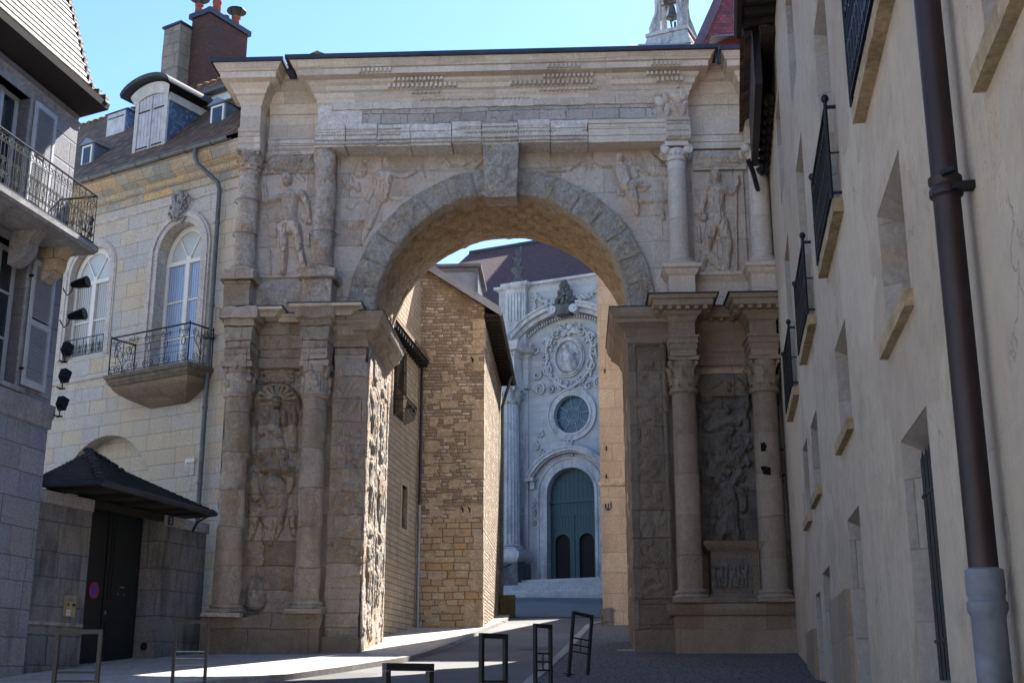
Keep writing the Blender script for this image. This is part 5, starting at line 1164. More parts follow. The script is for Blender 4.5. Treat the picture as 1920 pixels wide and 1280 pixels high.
# ================================================================ GATE WALL WITH CANOPY
G=frame('gate_wall','soot-streaked ashlar wall with a tall dark double gate under a tiled canopy','wall',(-7.98,27.3),16,.1)
mb=MB(); GO=[(-4.3,-1.99,-.5,3.36,0,.75)]
wall(mb,-5.9,-.35,-.5,3.38,GO,depth=.75); mb.add([(-5.9,0,3.38),(-.35,0,3.38),(-.35,.8,3.38),(-5.9,.8,3.38)],[(0,1,2,3)]); mb.add([(-.35,0,-.5),(-.35,.9,-.5),(-.35,.9,3.38),(-.35,0,3.38)],[(0,1,2,3)])
mb.build('masonry',M['G'],G)
m=MB(); m.box(-1.97,-.33,-.05,.02,3.16,3.37); m.box(-5.9,-4.32,-.05,.02,3.14,3.36); m.box(-5.9,-4.32,-.03,.02,1.0,1.06); m.build('coping',M['Ntrim'],G)
m=MB(); yb=.5; m.box(-4.3,-1.99,yb,yb+.08,.12,3.4); g=m.build('gate',M['gate'],G)
for a,b in ((-4.26,-3.16),(-3.12,-2.03)):
    m=MB(); m.box(a,b,yb-.03,yb,.18,3.4)
    for z0,z1 in ((.3,1.15),(1.28,1.45),(1.58,3.25)):
        m.box(a+.1,b-.1,yb-.05,yb-.03,z0,z1); m.box(a+.17,b-.17,yb-.065,yb-.05,z0+.07,z1-.07)
    m.build('gate_leaf',M['gate'],g)
m=MB(); m.ell((-2.72,yb-.06,1.72),(.02,.02,.02),8,6); m.ell((-2.52,yb-.06,1.72),(.02,.02,.02),8,6); m.box(-2.68,-2.54,yb-.07,yb-.05,1.84,1.87); m.box(-3.08,-3.05,yb-.07,yb-.04,1.3,1.38); m.build('door_knob',M['zinc'],g)
# canopy: hipped roof of small dark tiles on timber
m=MB(); ez=3.5; cA,cB,cC,cD=(-5.75,.3,3.5),(-5.6,-1.1,3.5),(-1.55,-.95,3.44),(-1.2,.35,3.46); r1,r2=(-4.65,-.05,4.22),(-3.5,.2,4.12)
m.add([cA,cB,cC,cD,r1,r2,(-5.2,.9,3.6),(-2.2,.9,3.6)],[(0,1,4),(1,2,5,4),(2,3,5),(4,5,7,6),(0,4,6),(3,7,5)]); m.add([(p[0],p[1],p[2]-.03) for p in (cA,cB,cC,cD)],[(3,2,1,0)])
cn=m.build('canopy',M['dtile'],G)
m=MB()
for k in range(15):
    for (p,q,r_,s_) in ((cA,cB,r1,r1),(cB,cC,r2,r1),(cC,cD,r2,r2)):
        t=k/15; A_=[p[i]+(s_[i]-p[i])*t for i in range(3)]; B_=[q[i]+(r_[i]-q[i])*t for i in range(3)]
        t2=(k+1.15)/15; C_=[p[i]+(s_[i]-p[i])*t2 for i in range(3)]; D_=[q[i]+(r_[i]-q[i])*t2 for i in range(3)]
        m.hexa([tuple(A_),tuple(B_),(D_[0],D_[1],D_[2]-.02),(C_[0],C_[1],C_[2]-.02)],[(A_[0],A_[1],A_[2]+.035),(B_[0],B_[1],B_[2]+.035),(D_[0],D_[1],D_[2]+.008),(C_[0],C_[1],C_[2]+.008)])
m.build('tile_courses',M['dtile'],cn)
m=MB()
for (p,q,n_) in ((cB,r1,9),(r1,r2,6),(r2,cD,12)):
    for k in range(n_): t=k/n_; m.ell((p[0]+(q[0]-p[0])*t,p[1]+(q[1]-p[1])*t,p[2]+(q[2]-p[2])*t+.04),(.1,.1,.055),8,5)
disp(m,.02,7,2,3); m.build('hip_tiles',M['dtile'],cn)
m=MB(); m.tube([(x,y,z-.04) for x,y,z in (cA,cB,cC,cD)],.055,8); m.tube([(-1.5,-.8,3.4),(-1.2,-.3,3.3),(-.9,.0,3.15)],.03,6); m.build('canopy_gutter',M['lead'],cn)
m=MB()
yo=-1.3
for x in (-5.3,-4.35,-3.4,-2.4,-1.8): m.hexa([(x,yo+.35,ez-.14),(x+.09,yo+.35,ez-.14),(x+.09,.4,ez-.14),(x,.4,ez-.14)],[(x,yo+.35,ez-.06),(x+.09,yo+.35,ez-.06),(x+.09,.4,ez-.04),(x,.4,ez-.04)])
m.box(-5.9,-.4,.0,.12,ez-.26,ez-.12); m.build('canopy_rafters',M['wood'],cn)
# things on the gate wall
def Gp(s,y,z):
    a=R(74); return (-7.98+s*math.cos(a)-y*math.sin(a),27.3+s*math.sin(a)+y*math.cos(a),z)
t=thing('no_parking_sign','round blue no-parking sign with a red rim on the dark gate','sign',Gp(-3.5,.42,1.74),az=R(74),off=(0,0,0)); t['_off']=(0,0,0)
red=plain('sign_red',(.35,.02,.02),.5,0,.05); t.scale=(.85,.85,.85); blue=plain('sign_blue',(.03,.06,.5),.5,0,.05)
def disc(r0,r1,y,mat,nm):
    m=MB(); n=32; m.add([(r0*math.cos(2*PI*i/n),y,r0*math.sin(2*PI*i/n)) for i in range(n)]+[(r1*math.cos(2*PI*i/n),y,r1*math.sin(2*PI*i/n)) for i in range(n)]+[(r1*math.cos(2*PI*i/n),y+.008,r1*math.sin(2*PI*i/n)) for i in range(n)],[(i,(i+1)%n,(i+1)%n+n,i+n) for i in range(n)]+[(i+n,(i+1)%n+n,(i+1)%n+2*n,i+2*n) for i in range(n)]); return m.build(nm,mat,t)
m=MB(); m.add([(.155*math.cos(2*PI*i/32),0.004,.155*math.sin(2*PI*i/32)) for i in range(32)],[tuple(range(32))]); m.build('face',blue,t)
disc(.14,.19,0,red,'rim')
for s_ in ((1,) ):
    m=MB(); d=.14/math.sqrt(2); w_=.018; m.add([(-d-w_,-.001,d-w_),(-d+w_,-.001,d+w_),(d+w_,-.001,-d+w_),(d-w_,-.001,-d-w_)],[(3,2,1,0)]); m.build('slash',red,t)
t=thing('intercom_box','beige metal intercom box fixed to the ashlar wall left of the dark gate','intercom',Gp(-4.76,0,1.36),az=R(74)); t['_off']=(0,0,0)
beige=plain('beige_enamel',(.3,.24,.14),.5,0,.1); lab=plain('white_label',(.6,.62,.65),.6,0,.02)
MB().box(-.13,.13,-.07,0,-.19,.19).build('case',beige,t); MB().box(-.09,.09,-.076,-.07,.08,.15).build('speaker_grille',M['zinc'],t)
for k,(x,z) in enumerate(((-.1,.02),(.03,.02))): MB().box(x,x+(.03 if k==0 else .08),-.078,-.07,z-.02,z+.025).build('button',M['dark'],t)
lb=MB().box(-.12,-.01,-.0745,-.07,-.17,-.07).build('label_plate',lab,t)
def text(body,size,loc,mat,parent,rot=(PI/2,0,0),name='lettering',ext=.001):
    cu=bpy.data.curves.new(name,'FONT'); cu.body=body; cu.size=size; cu.extrude=ext; cu.align_x='CENTER'; cu.align_y='CENTER'
    o=bpy.data.objects.new(name,cu); col.objects.link(o); dg=bpy.context.evaluated_depsgraph_get(); me=bpy.data.meshes.new_from_object(o.evaluated_get(dg)); bpy.data.objects.remove(o)
    ob=bpy.data.objects.new(name,me); col.objects.link(ob); me.materials.clear(); me.materials.append(mat); ob.location=loc; ob.rotation_euler=rot; ob.parent=parent; return ob
text('21',.07,(-.065,-.0765,-.12),blue,lb)
t=thing('house_number_plate','small dark blue enamel number plate high on the pier right of the gate','number plate',Gp(-1.82,-.05,3.26),az=R(74)); t['_off']=(0,0,0)
MB().box(-.09,.09,-.015,0,-.09,.09).build('plate',plain('blue_enamel',(.02,.03,.09),.3,0,.1),t); text('2',.15,(0,-.017,0),lab,t)
t=thing('electric_sensor_panel','pale plate with three round white fittings beside the grey downpipe','electrical fitting',(0,0,0)); a=R(-28.4)
t.location=(-7.98-.92*math.cos(a),27.3-.92*math.sin(a),4.78); t.rotation_euler=(0,0,a)
MB().box(-.16,.14,-.02,.0,-.2,.22).build('plate',M['Htrim'],t)
for k in range(3): MB().lathe(0,0,[(0,0),(.045,0),(.05,.03),(0,.04)],14).build('round_fitting',M['white'],t).matrix_local=__import__('mathutils').Matrix.Translation((-.08+.1*k,-.02,.13))@__import__('mathutils').Matrix.Rotation(PI/2,4,'X')
m=MB(); m.tube([(.05,-.02,.1),(.06,-.02,-.3),(.02,-.02,-.6)],.006,4); m.build('cable',M['white'],t)
t=thing('wall_vent','round dark vent with a rusted rim low on the pier right of the gate','vent',Gp(-1.99,.24,.72),az=R(-16)); t['_off']=(0,0,0)
m=MB(); m.tube([(.1*math.cos(2*PI*i/18),-.01,.1*math.sin(2*PI*i/18)) for i in range(18)],.018,6,closed=True); m.build('rim',M['Hdirty'],t)
m=MB(); m.add([(.095*math.cos(2*PI*i/18),-.008,.095*math.sin(2*PI*i/18)) for i in range(18)],[tuple(range(18))[::-1]]); m.build('mesh_cover',M['dark'],t)
# ================================================================ RUBBLE HOUSE BEHIND THE ARCH
B=thing('rubble_stone_house','tall brown rubble-stone house seen through the arch, with a bare gable and grey verge','house',(-3.6,36,1.3))
m=MB(); X0,X1=-4.62,-2.66; yb=45
m.add([(X0,36,4.6),(X1,36,4.6),(X1,36,11.05),(X0,36,12.35)],[(0,1,2,3)]); m.build('gable_wall',M['rub'],B)
m=MB(); m.add([(X0,36.0,1),(X1,36.0,1),(X1,36.0,4.6),(X0,36.0,4.6)],[(0,1,2,3)]); m.build('lower_gable_wall',M['rublow'],B)
m=MB(); m.add([(X1,36,1),(X1,yb,1),(X1,yb,11.05),(X1,36,11.05)],[(0,1,2,3)]); m.add([(X1,yb,1),(-12,yb,1),(-12,yb,11),(X1,yb,11)],[(0,1,2,3)]); 
m.build('side_wall',M['rub'],B)
m=MB(); z=1.4; k=0; rnd=random.Random(5)
while z<10.9:
    h=rnd.uniform(.26,.46); w_=rnd.choice((.28,.36,.52)) ; w2=rnd.uniform(.3,.55); 
    if rnd.random()<.85:
        m=MB(); m.gbox(X1-w_,X1+.012,36-.014,36+w2,z+.01,z+h-.012,.07); disp(m,.014,5,3,9); disp(m,.01,14,3,10); m.build('quoin',M['quoin'],B,ang=60)
    z+=h; k+=1
m=MB(); rnd=random.Random(11)
for _ in range(60):
    x=rnd.uniform(X0+.1,X1-.5); z=rnd.uniform(1.5,9.6); w_=rnd.uniform(.2,.45); h=rnd.uniform(.13,.24); m=MB(); m.gbox(x,x+w_,35.984,36.1,z,z+h,.06); disp(m,.012,6,3,12); m.build('larger_block',M['quoin'],B,ang=60)
m=MB(); sl=(12.35-11.05)/1.96
def zr(x): return 11.05+(X1-x)*sl+.06
m.hexa([(-7.4,35.86,zr(-7.4)),(X1+.5,35.86,zr(X1+.5)),(X1+.5,yb,zr(X1+.5)),(-7.4,yb,zr(-7.4))],[(-7.4,35.86,zr(-7.4)+.1),(X1+.5,35.86,zr(X1+.5)+.1),(X1+.5,yb,zr(X1+.5)+.1),(-7.4,yb,zr(-7.4)+.1)]); r_=m.build('roof',M['rtile'],B)
m=MB(); m.hexa([(-7.4,35.74,zr(-7.4)-.1),(X1+.52,35.74,zr(X1+.52)-.1),(X1+.52,35.88,zr(X1+.52)-.02),(-7.4,35.88,zr(-7.4)-.02)],[(-7.4,35.74,zr(-7.4)+.16),(X1+.52,35.74,zr(X1+.52)+.16),(X1+.52,35.9,zr(X1+.52)+.16),(-7.4,35.9,zr(-7.4)+.16)]); m.build('verge_board',M['zinc'],r_)
m=MB(); m.box(X1-.02,X1+.46,35.9,yb,zr(X1+.46)-.12,zr(X1+.46)-.03)
for k in range(22): m.box(X1,X1+.42,36.1+k*.4,36.18+k*.4,zr(X1+.46)-.2,zr(X1+.46)-.1)
m.build('eave_rafters',M['wood'],r_)
m=MB(); m.tube([(X1+.5,35.9,zr(X1+.5)-.02),(X1+.5,yb,zr(X1+.5)-.02)],.07,8); m.tube([(X1+.46,43.4,zr(X1+.5)-.05),(X1+.2,43.5,9.9),(X1+.1,43.6,9.6),(X1+.1,43.6,2.5)],.06,8); m.build('gutter_and_downpipe',M['zincdk'],r_)
m=MB(); m.box(-5.9,-2.98,37.2,39.6,11.2,12.7); d=m.build('dormer',M['zinc'],B)
m=MB(); m.box(-6.0,-2.86,37.05,39.7,12.7,12.8); m.box(-3.06,-2.96,37.14,37.22,11.4,12.7); m.box(-5.9,-2.98,37.15,37.2,12.58,12.7); m.build('dormer_roof',M['zincdk'],d)
m=MB(); m.tube([(-3.3,38.2,12.8),(-3.3,38.2,13.15)],.13,10); m.build('chimney_pot',M['terra'],d)
m=MB()
for x,z in ((-3.0,9.35),(-3.25,4.85),(-3.05,4.85)): m.tube([(x,36.02,z),(x,35.95,z),(x-.05,35.93,z+.1)],.018,5); m.tube([(x,35.95,z-.06),(x,35.95,z+.06)],.02,5)
m.build('wall_anchor',M['iron'],B)
# low wing running from the arch to the gable
Wg=frame('low_stone_wing','low coursed-stone wing in shade with a barred window, joining the arch to the rubble gable','building',(-4.6,36),4.5,1.0)
mb=MB(); WO=[(-3.52,-2.25,7.0,9.05),(-2.12,-1.4,4.12,5.3)]
wall(mb,-7.5,.0,.3,14.2,WO,depth=.3); mb.add([(-7.5,.4,.3),(0,.4,.3),(0,.4,14.2),(-7.5,.4,14.2)],[(0,1,2,3)]); mb.add([(-7.5,0,14.2),(0,0,14.2),(0,4,14.2),(-7.5,4,14.2)],[(0,1,2,3)]); mb.add([(0,0,.3),(0,4,.3),(0,4,14.2),(0,0,14.2)],[(0,1,2,3)]); mb.add([(-7.5,4,.3),(0,4,.3),(0,4,14.2),(-7.5,4,14.2)],[(0,3,2,1)]);mb.add([(-7.5,0,.3),(-7.5,4,.3),(-7.5,4,14.2),(-7.5,0,14.2)],[(0,3,2,1)])
mb.build('wall',M['wing'],Wg)
m=MB(); m.hexa([(-7.5,-.3,9.3),(-.02,-.3,9.3),(-.02,0,9.42),(-7.5,0,9.42)],[(-7.5,-.3,9.42),(-.02,-.3,9.42),(-.02,0,9.62),(-7.5,0,9.62)]); m.build('pent_roof',M['rtile'],Wg)
m=MB(); m.box(-7.5,-.02,-.26,-.02,9.2,9.29)
for k in range(24): m.box(-7.4+k*.31,-7.34+k*.31,-.28,0,9.1,9.2)
m.build('pent_rafters',M['wood'],Wg)
m=MB()
for a,b,c,d in WO: m.box(a-.16,a,-.02,.25,c-.14,d+.16); m.box(b,b+.16,-.02,.25,c-.14,d+.16); m.box(a,b,-.02,.25,d,d+.16); m.box(a,b,-.02,.25,c-.14,c)
m.build('window_surround',M['quoin'],Wg)
for a,b,c,d in WO: MB().add([(a,.2,c),(b,.2,c),(b,.2,d),(a,.2,d)],[(0,1,2,3)]).build('window',M['glass'],Wg)
m=MB()
for k in range(9): x=-3.46+k*.145; m.tube([(x,-.08,8.98),(x,-.1,7.75),(x,-.42,7.4),(x,-.34,7.05),(x,-.1,6.95)],.014,4)
for z,y in ((8.9,-.08),(8.4,-.08),(7.8,-.1),(7.4,-.42),(6.95,-.1)): m.tube([(-3.5,0,z),(-3.5,y,z),(-2.26,y,z),(-2.26,0,z)],.012,4)
for k in range(3): m.tube([(p[0],-.36,p[2]) for p in spiral(-3.25+k*.4,7.25,.14,1.4,0)],.012,4)
m.build('window_grille',M['iron'],Wg)
m=MB(); m.tube([(-.14,-.1,9.2),(-.14,-.1,5.0)],.045,8); dp=m.build('downpipe',M['copper'],Wg); MB().tube([(-.14,-.1,5.0),(-.14,-.1,1.4)],.045,8).build('pipe_foot',M['zinc'],dp)
t=thing('guard_stone','small mossy guard stone at the foot of the rubble house downpipe','guard stone',(-2.4,43.6,gz(0,43.6)))
m=MB(); m.gbox(-2.62,-2.1,43.35,43.9,gz(0,43.6)-.1,gz(0,43.6)+.62,.08); disp(m,.06,2.5,3,4); m.build('stone',stone('mossy_stone',[(.1,.11,.04),(.16,.15,.08),(.12,.12,.06)],stain=(.05,.06,.02),scale=2,bump=.6),t)
# warm stone building right behind the arch
T=thing('warm_ashlar_building','flat warm orange ashlar wall end standing just behind the right pier','building',(4.2,37,1.5))
m=MB(); PL=[(8,37),(.78,37),(2.3,41.5),(3.6,46.7),(6.8,61),(12,61),(12,37)]; TZ=14.2
for (ax,ay),(bx,by) in zip(PL,PL[1:]+PL[:1]): m.add([(ax,ay,1),(ax,ay,TZ),(bx,by,TZ),(bx,by,1)],[(0,1,2,3)])
m.add([(x,y,TZ) for x,y in PL],[tuple(range(len(PL)))[::-1]])
m.build('wall',M['tan'],T)
m=MB(); m.sweep([(1.11,38,0),(.78,37,0),(8,37,0)],[(0,5.66),(.05,5.7),(.06,5.76),(.03,5.82),(-.1,5.82),(-.1,5.66)]); m.build('string_course',M['quoin'],T)
m=MB()
for x,z in ((.98,9.2),(.98,6.8),(.96,5.95)): m.tube([(x,37,z),(x,36.95,z)],.03,5); m.tube([(x,36.95,z-.05),(x,36.95,z+.09)],.02,5)
m.tube([(.92,36.95,5.15),(.92,36.92,5.02),(.99,36.9,4.95),(1.08,36.92,5.02),(1.08,36.95,5.2)],.02,5); m.tube([(.99,36.9,4.95),(1.0,36.9,5.15)],.016,5); m.build('wall_anchor',M['iron'],T)
m=MB(); m.gbox(.74,1.1,36.92,37.2,1.4,2.1,.06); disp(m,.08,4,3,3); m.build('rough_foot_stone',M['reliefdk'],T)
# church tower rising behind (its base hides behind the arch), pale lantern on top
_build=MB.build
def _far(self,*a,**k):
    self.v=[(x*1.54,y*1.54,z*1.54) for x,y,z in self.v]; return _build(self,*a,**k)
MB.build=_far
TW=thing('church_tower','pale carved stone bell lantern of the church tower, above the right half of the arch','church tower',(7.2,86,4.6))
m=MB(); m.add([(2.18,52,3),(8.3,52,3),(8.3,52,28.0),(2.18,52,28.0)],[(0,1,2,3)]); m.add([(2.18,52,3),(2.18,52,28.0),(2.18,59,28.0),(2.18,59,3)],[(0,1,2,3)]); m.add([(8.3,52,3),(8.3,59,3),(8.3,59,28.0),(8.3,52,28.0)],[(0,1,2,3)]); m.add([(2.18,59,3),(2.18,59,28.0),(8.3,59,28.0),(8.3,59,3)],[(0,1,2,3)])
m.add([(2.18,52,28.0),(8.3,52,28.0),(8.3,59,28.0),(2.18,59,28.0),(2.9,53.9,29.6),(5.75,53.9,29.6),(5.75,56.6,29.6),(2.9,56.6,29.6)],[(0,1,5,4),(1,2,6,5),(2,3,7,6),(3,0,4,7)])
m.build('tower_body',M['C'],TW)
cx,cy=5.15,55.2; rot=R(-22)
def TP(x,y,z): return (cx+x*math.cos(rot)-y*math.sin(rot),cy+x*math.sin(rot)+y*math.cos(rot),z)
def tbox(m,x0,x1,y0,y1,z0,z1): m.hexa([TP(x0,y0,z0),TP(x1,y0,z0),TP(x1,y1,z0),TP(x0,y1,z0)],[TP(x0,y0,z1),TP(x1,y0,z1),TP(x1,y1,z1),TP(x0,y1,z1)]); return m
m=MB(); 
def tfr(m,a,b,z0,z1): m.hexa([TP(-a,-a,z0),TP(a,-a,z0),TP(a,a,z0),TP(-a,a,z0)],[TP(-b,-b,z1),TP(b,-b,z1),TP(b,b,z1),TP(-b,b,z1)])
tfr(m,1.2,1.2,29.5,29.75); tfr(m,1.15,1.0,29.75,30.35); tfr(m,1.08,1.08,30.35,30.5); tfr(m,.95,.95,30.5,30.62); m.build('lantern_base',M['Cc'],TW)
m=MB()
for sx in (-1,1):
    for sy in (-1,1):
        tbox(m,*(sorted((sx*.42,sx*.68))),*(sorted((sy*.42,sy*.68))),30.6,33.4)
for a in (0,PI/2):
    for s_ in (-1,1):
        n=12
        for i in range(n):
            t0,t1=PI*i/n,PI*(i+1)/n; P0=(-.42*math.cos(t0),32.3+.42*math.sin(t0)); P1=(-.42*math.cos(t1),32.3+.42*math.sin(t1))
            def q(u,v,z): return TP(u*math.cos(a)-v*math.sin(a),u*math.sin(a)+v*math.cos(a),z)
            m.add([q(P0[0],s_*.6,P0[1]),q(P1[0],s_*.6,P1[1]),q(P1[0],s_*.6,33.4),q(P0[0],s_*.6,33.4),q(P0[0],s_*.45,P0[1]),q(P1[0],s_*.45,P1[1]),q(P1[0],s_*.45,33.4),q(P0[0],s_*.45,33.4)],[(0,1,2,3),(7,6,5,4),(0,4,5,1)])
m.build('lantern_arcade',M['Cc'],TW)
m=MB()
for sx in (-1,1):
    for sy in (-1,1):
        P_=[(1.18,30.62),(1.22,30.9),(1.1,31.3),(.9,31.8),(.83,32.4),(.88,32.9),(.95,33.2)]
        for (a,b),(c,d) in zip(P_,P_[1:]):
            m.hexa([TP(sx*.5,sy*.5,b),TP(sx*.5+.16*sx*0+.0,sy*.5,b),TP(sx*a*.72+.1,sy*a*.72-.1*sx*sy,b),TP(sx*a*.72-.1,sy*a*.72+.1*sx*sy,b)],[TP(sx*.5,sy*.5,d),TP(sx*.5,sy*.5,d),TP(sx*c*.72+.1,sy*c*.72-.1*sx*sy,d),TP(sx*c*.72-.1,sy*c*.72+.1*sx*sy,d)])
        for (rr,zz,k) in ((.98,30.9,.26),(.83,33.1,.2)):
            c0=TP(sx*rr*.72,sy*rr*.72,zz); e=Vector(TP(sx,-sy,0))-Vector(TP(0,0,0)); e=Vector((e.x,e.y,0)).normalized()*.13
            m.tube([Vector(c0)-e,Vector(c0)+e],k,14)
            m.tube([Vector(c0)-e*1.2,Vector(c0)+e*1.2],k*.45,10)
m.build('scroll_buttress',M['Cc'],TW,ang=50)
m=MB(); tfr(m,.95,1.15,33.4,33.7); tfr(m,1.15,1.15,33.7,33.8); tfr(m,1.0,.5,33.8,34.8); m.build('lantern_cap',M['Cc'],TW)
m=MB(); m.lathe(cx,cy,[(.02,32.45),(.1,32.4),(.16,32.2),(.2,31.95),(.3,31.75),(.32,31.7)],16); m.tube([TP(-.6,0,32.5),TP(.6,0,32.5)],.05,6); m.tube([(cx,cy,31.9),(cx,cy,31.5)],.04,6); m.tube([TP(-.1,0,31.6),TP(.02,0,30.7)],.05,5); m.tube([TP(.1,.1,31.5),TP(.1,.1,30.7)],.07,5); m.build('bell',M['Cdk'],TW)
PR=thing('red_tiled_roof','steep red tiled roof rising behind the right end of the arch attic','roof',(14.6,77,4.6))
m=MB(); m.add([(5.75,50,27.3),(13.5,50,27.3),(13.5,57,27.3),(5.75,57,27.3),(9.6,53.5,37.0)],[(0,1,4),(1,2,4),(2,3,4),(3,0,4),(0,3,2,1)]); rr=m.build('tiled_roof',M['redtile'],PR)
m=MB(); m.tube([(5.75,50,27.35),(9.6,53.5,37.05)],.22,6); m.build('hip_flashing',plain('plum_lead',(.1,.06,.08),.6,0,.2,2),rr)
m=MB(); m.box(6.0,13.3,50.2,56.8,3.5,27.3); m.build('wall',M['tan'],PR)
m=MB(); m.add([(6.2,49,27.2),(9.4,49,27.2),(7.8,50.5,28.2)],[(0,1,2)]); m.add([(6.2,49,27.2),(7.8,50.5,28.2),(6.2,51,27.2)],[(0,1,2)]); m.build('zinc_porch_roof',M['zinc'],PR)
MB.build=_build
# ================================================================ CATHEDRAL
C=thing('baroque_cathedral','pale blue-shaded baroque cathedral front seen through the arch, with a round window and teal door','cathedral',(-.25,65,4.2),az=R(90-113)); 
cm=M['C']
mb=MB(); c=.06; n=40; DR=1.36; OZ=13.83; OR=1.02; DZ=9.62
# wall face with the arched door and the round window cut out
def ringfill(m,cx,cz,r,X0,X1,Z0,Z1,full,y=0):
    k=64; 
    def edge(a):
        dx,dz=math.cos(a),math.sin(a); t=min([((X1 if dx>0 else X0)-cx)/dx if abs(dx)>1e-9 else 1e9,((Z1 if dz>0 else Z0)-cz)/dz if abs(dz)>1e-9 else 1e9]); return (cx+dx*t,cz+dz*t)
    A0,A1=(0,2*PI) if full else (0,PI)
    cr=[math.atan2(Z1-cz,X1-cx)%(2*PI),math.atan2(Z1-cz,X0-cx)%(2*PI)]+([math.atan2(Z0-cz,X0-cx)%(2*PI),math.atan2(Z0-cz,X1-cx)%(2*PI)] if full else [])
    an=sorted([A0+(A1-A0)*i/k for i in range(k+1)]+cr)
    for a,b in zip(an,an[1:]):
        p,q=edge(a),edge(b); m.add([(cx+r*math.cos(a),y,cz+r*math.sin(a)),(p[0],y,p[1]),(q[0],y,q[1]),(cx+r*math.cos(b),y,cz+r*math.sin(b))],[(0,1,2,3)])
        m.add([(cx+r*math.cos(a),y,cz+r*math.sin(a)),(cx+r*math.cos(b),y,cz+r*math.sin(b)),(cx+r*math.cos(b),y+.5,cz+r*math.sin(b)),(cx+r*math.cos(a),y+.5,cz+r*math.sin(a))],[(0,1,2,3)])
wall(mb,-9,5.5,3.8,12.2,[(c-2.2,c+2.2,3.8,12.2)]); mb.f=mb.f; mb2=MB()
ringfill(mb2,c,DZ,DR,c-2.2,c+2.2,DZ,12.2,False)
for s_ in (-1,1): 
    a,b=sorted((c+s_*DR,c+s_*2.2)); mb2.add([(a,0,3.8),(b,0,3.8),(b,0,DZ),(a,0,DZ)],[(0,1,2,3)]); mb2.add([(c+s_*DR,0,3.8),(c+s_*DR,.5,3.8),(c+s_*DR,.5,DZ),(c+s_*DR,0,DZ)],[(0,1,2,3)])
ringfill(mb2,c+.12,OZ,OR,c-2.2,c+2.2,12.2,16,True)
wall(mb2,-9,5.5,12.2,19.4,[(c-2.2,c+2.2,12.2,16.)]); wall(mb2,-4.2,5.5,19.4,21.3,[])
mb=MB(); wall(mb,-9,5.5,3.8,12.2,[(c-2.2,c+2.2,3.8,12.2)])
# keep only plain face quads of the two helper walls (their reveals are not wanted)
def facesonly(m): m.f=[f for f in m.f if all(abs(m.v[i][1])<1e-6 for i in f)]
facesonly(mb); 
k=MB(); wall(k,-9,5.5,12.2,19.4,[(c-2.2,c+2.2,12.2,16.)]); wall(k,-4.2,5.5,19.4,21.3,[]); facesonly(k); mb.add(k.v,k.f)
k=MB(); ringfill(k,c,DZ,DR,c-2.2,c+2.2,DZ,12.2,False)
for s_ in (-1,1):
    a,b=sorted((c+s_*DR,c+s_*2.2)); k.add([(a,0,3.8),(b,0,3.8),(b,0,DZ),(a,0,DZ)],[(0,1,2,3)]); k.add([(c+s_*DR,0,3.8),(c+s_*DR,.5,3.8),(c+s_*DR,.5,DZ),(c+s_*DR,0,DZ)],[(0,1,2,3)])
ringfill(k,c+.12,OZ,OR,c-2.2,c+2.2,12.2,16,True); mb.add(k.v,k.f)
mb.add([(-9,0,3.8),(-9,14,3.8),(-9,14,20.4),(-9,0,20.4)],[(0,3,2,1)]); mb.add([(5.5,0,3.8),(5.5,14,3.8),(5.5,14,21.3),(5.5,0,21.3)],[(0,1,2,3)]); mb.add([(-4.2,0,19.4),(-4.2,1.2,19.4),(-4.2,1.2,21.3),(-4.2,0,21.3)],[(0,3,2,1)]); mb.add([(-9,0,19.4),(-4.2,0,19.4),(-4.2,14,19.4),(-9,14,19.4)],[(0,1,2,3)])
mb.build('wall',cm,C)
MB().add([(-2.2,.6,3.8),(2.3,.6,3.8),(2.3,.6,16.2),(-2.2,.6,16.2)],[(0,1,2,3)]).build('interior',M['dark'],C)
m=MB()
zf=5.15
def door():
    m=MB(); y=.42; dh=[(c-.68,.44),(c+.68,.44)]
    wall(m,c-DR,c+DR,zf,7.9,[(x-.42,x+.42,zf,7.13,.42,.14) for x,_ in dh],y=y,depth=.14)
    k=30; P=[(c-DR*math.cos(PI*i/k),DZ+DR*math.sin(PI*i/k)) for i in range(k+1)]
    m.add([(p[0],y,p[1]) for p in P]+[(c+DR,y,7.9),(c-DR,y,7.9)],[tuple(range(k+1))[::-1]+(k+2,k+1)][:1])
    d=m.build('door',M['teal'],C)
    m=MB(); m.box(c-DR,c+DR,y-.09,y,9.18,9.32); m.box(c-DR,c+DR,y-.03,y,8.5,8.55)
    for i in range(15): m.box(c-DR+i*.19,c-DR+i*.19+.012,y-.012,y,8.55,9.18)
    for i in range(11):
        x=c-1.25+i*.25; h=math.sqrt(max(.01,DR*DR-(x-c)**2)); m.box(x,x+.018,y-.014,y,9.32,DZ+h-.04)
    for i in range(15):
        x=c-1.2+i*.172
        if abs(abs(x-c)-.68)>.5 : m.box(x,x+.014,y-.014,y,zf,8.5)
        else: m.box(x,x+.014,y-.014,y,7.62,8.5)
    for zz in np.arange(9.5,10.95,.17):
        h=math.sqrt(max(.0,DR*DR-(zz-DZ)**2)) if zz>DZ else DR; m.box(c-h+.03,c+h-.03,y-.012,y,zz,zz+.012)
    for zz in np.arange(7.7,9.1,.17): m.box(c-DR,c+DR,y-.01,y,zz,zz+.01)
    m.box(c-.02,c+.02,y-.05,y,zf,8.5); m.build('door_battens',M['teal'],d)
door()
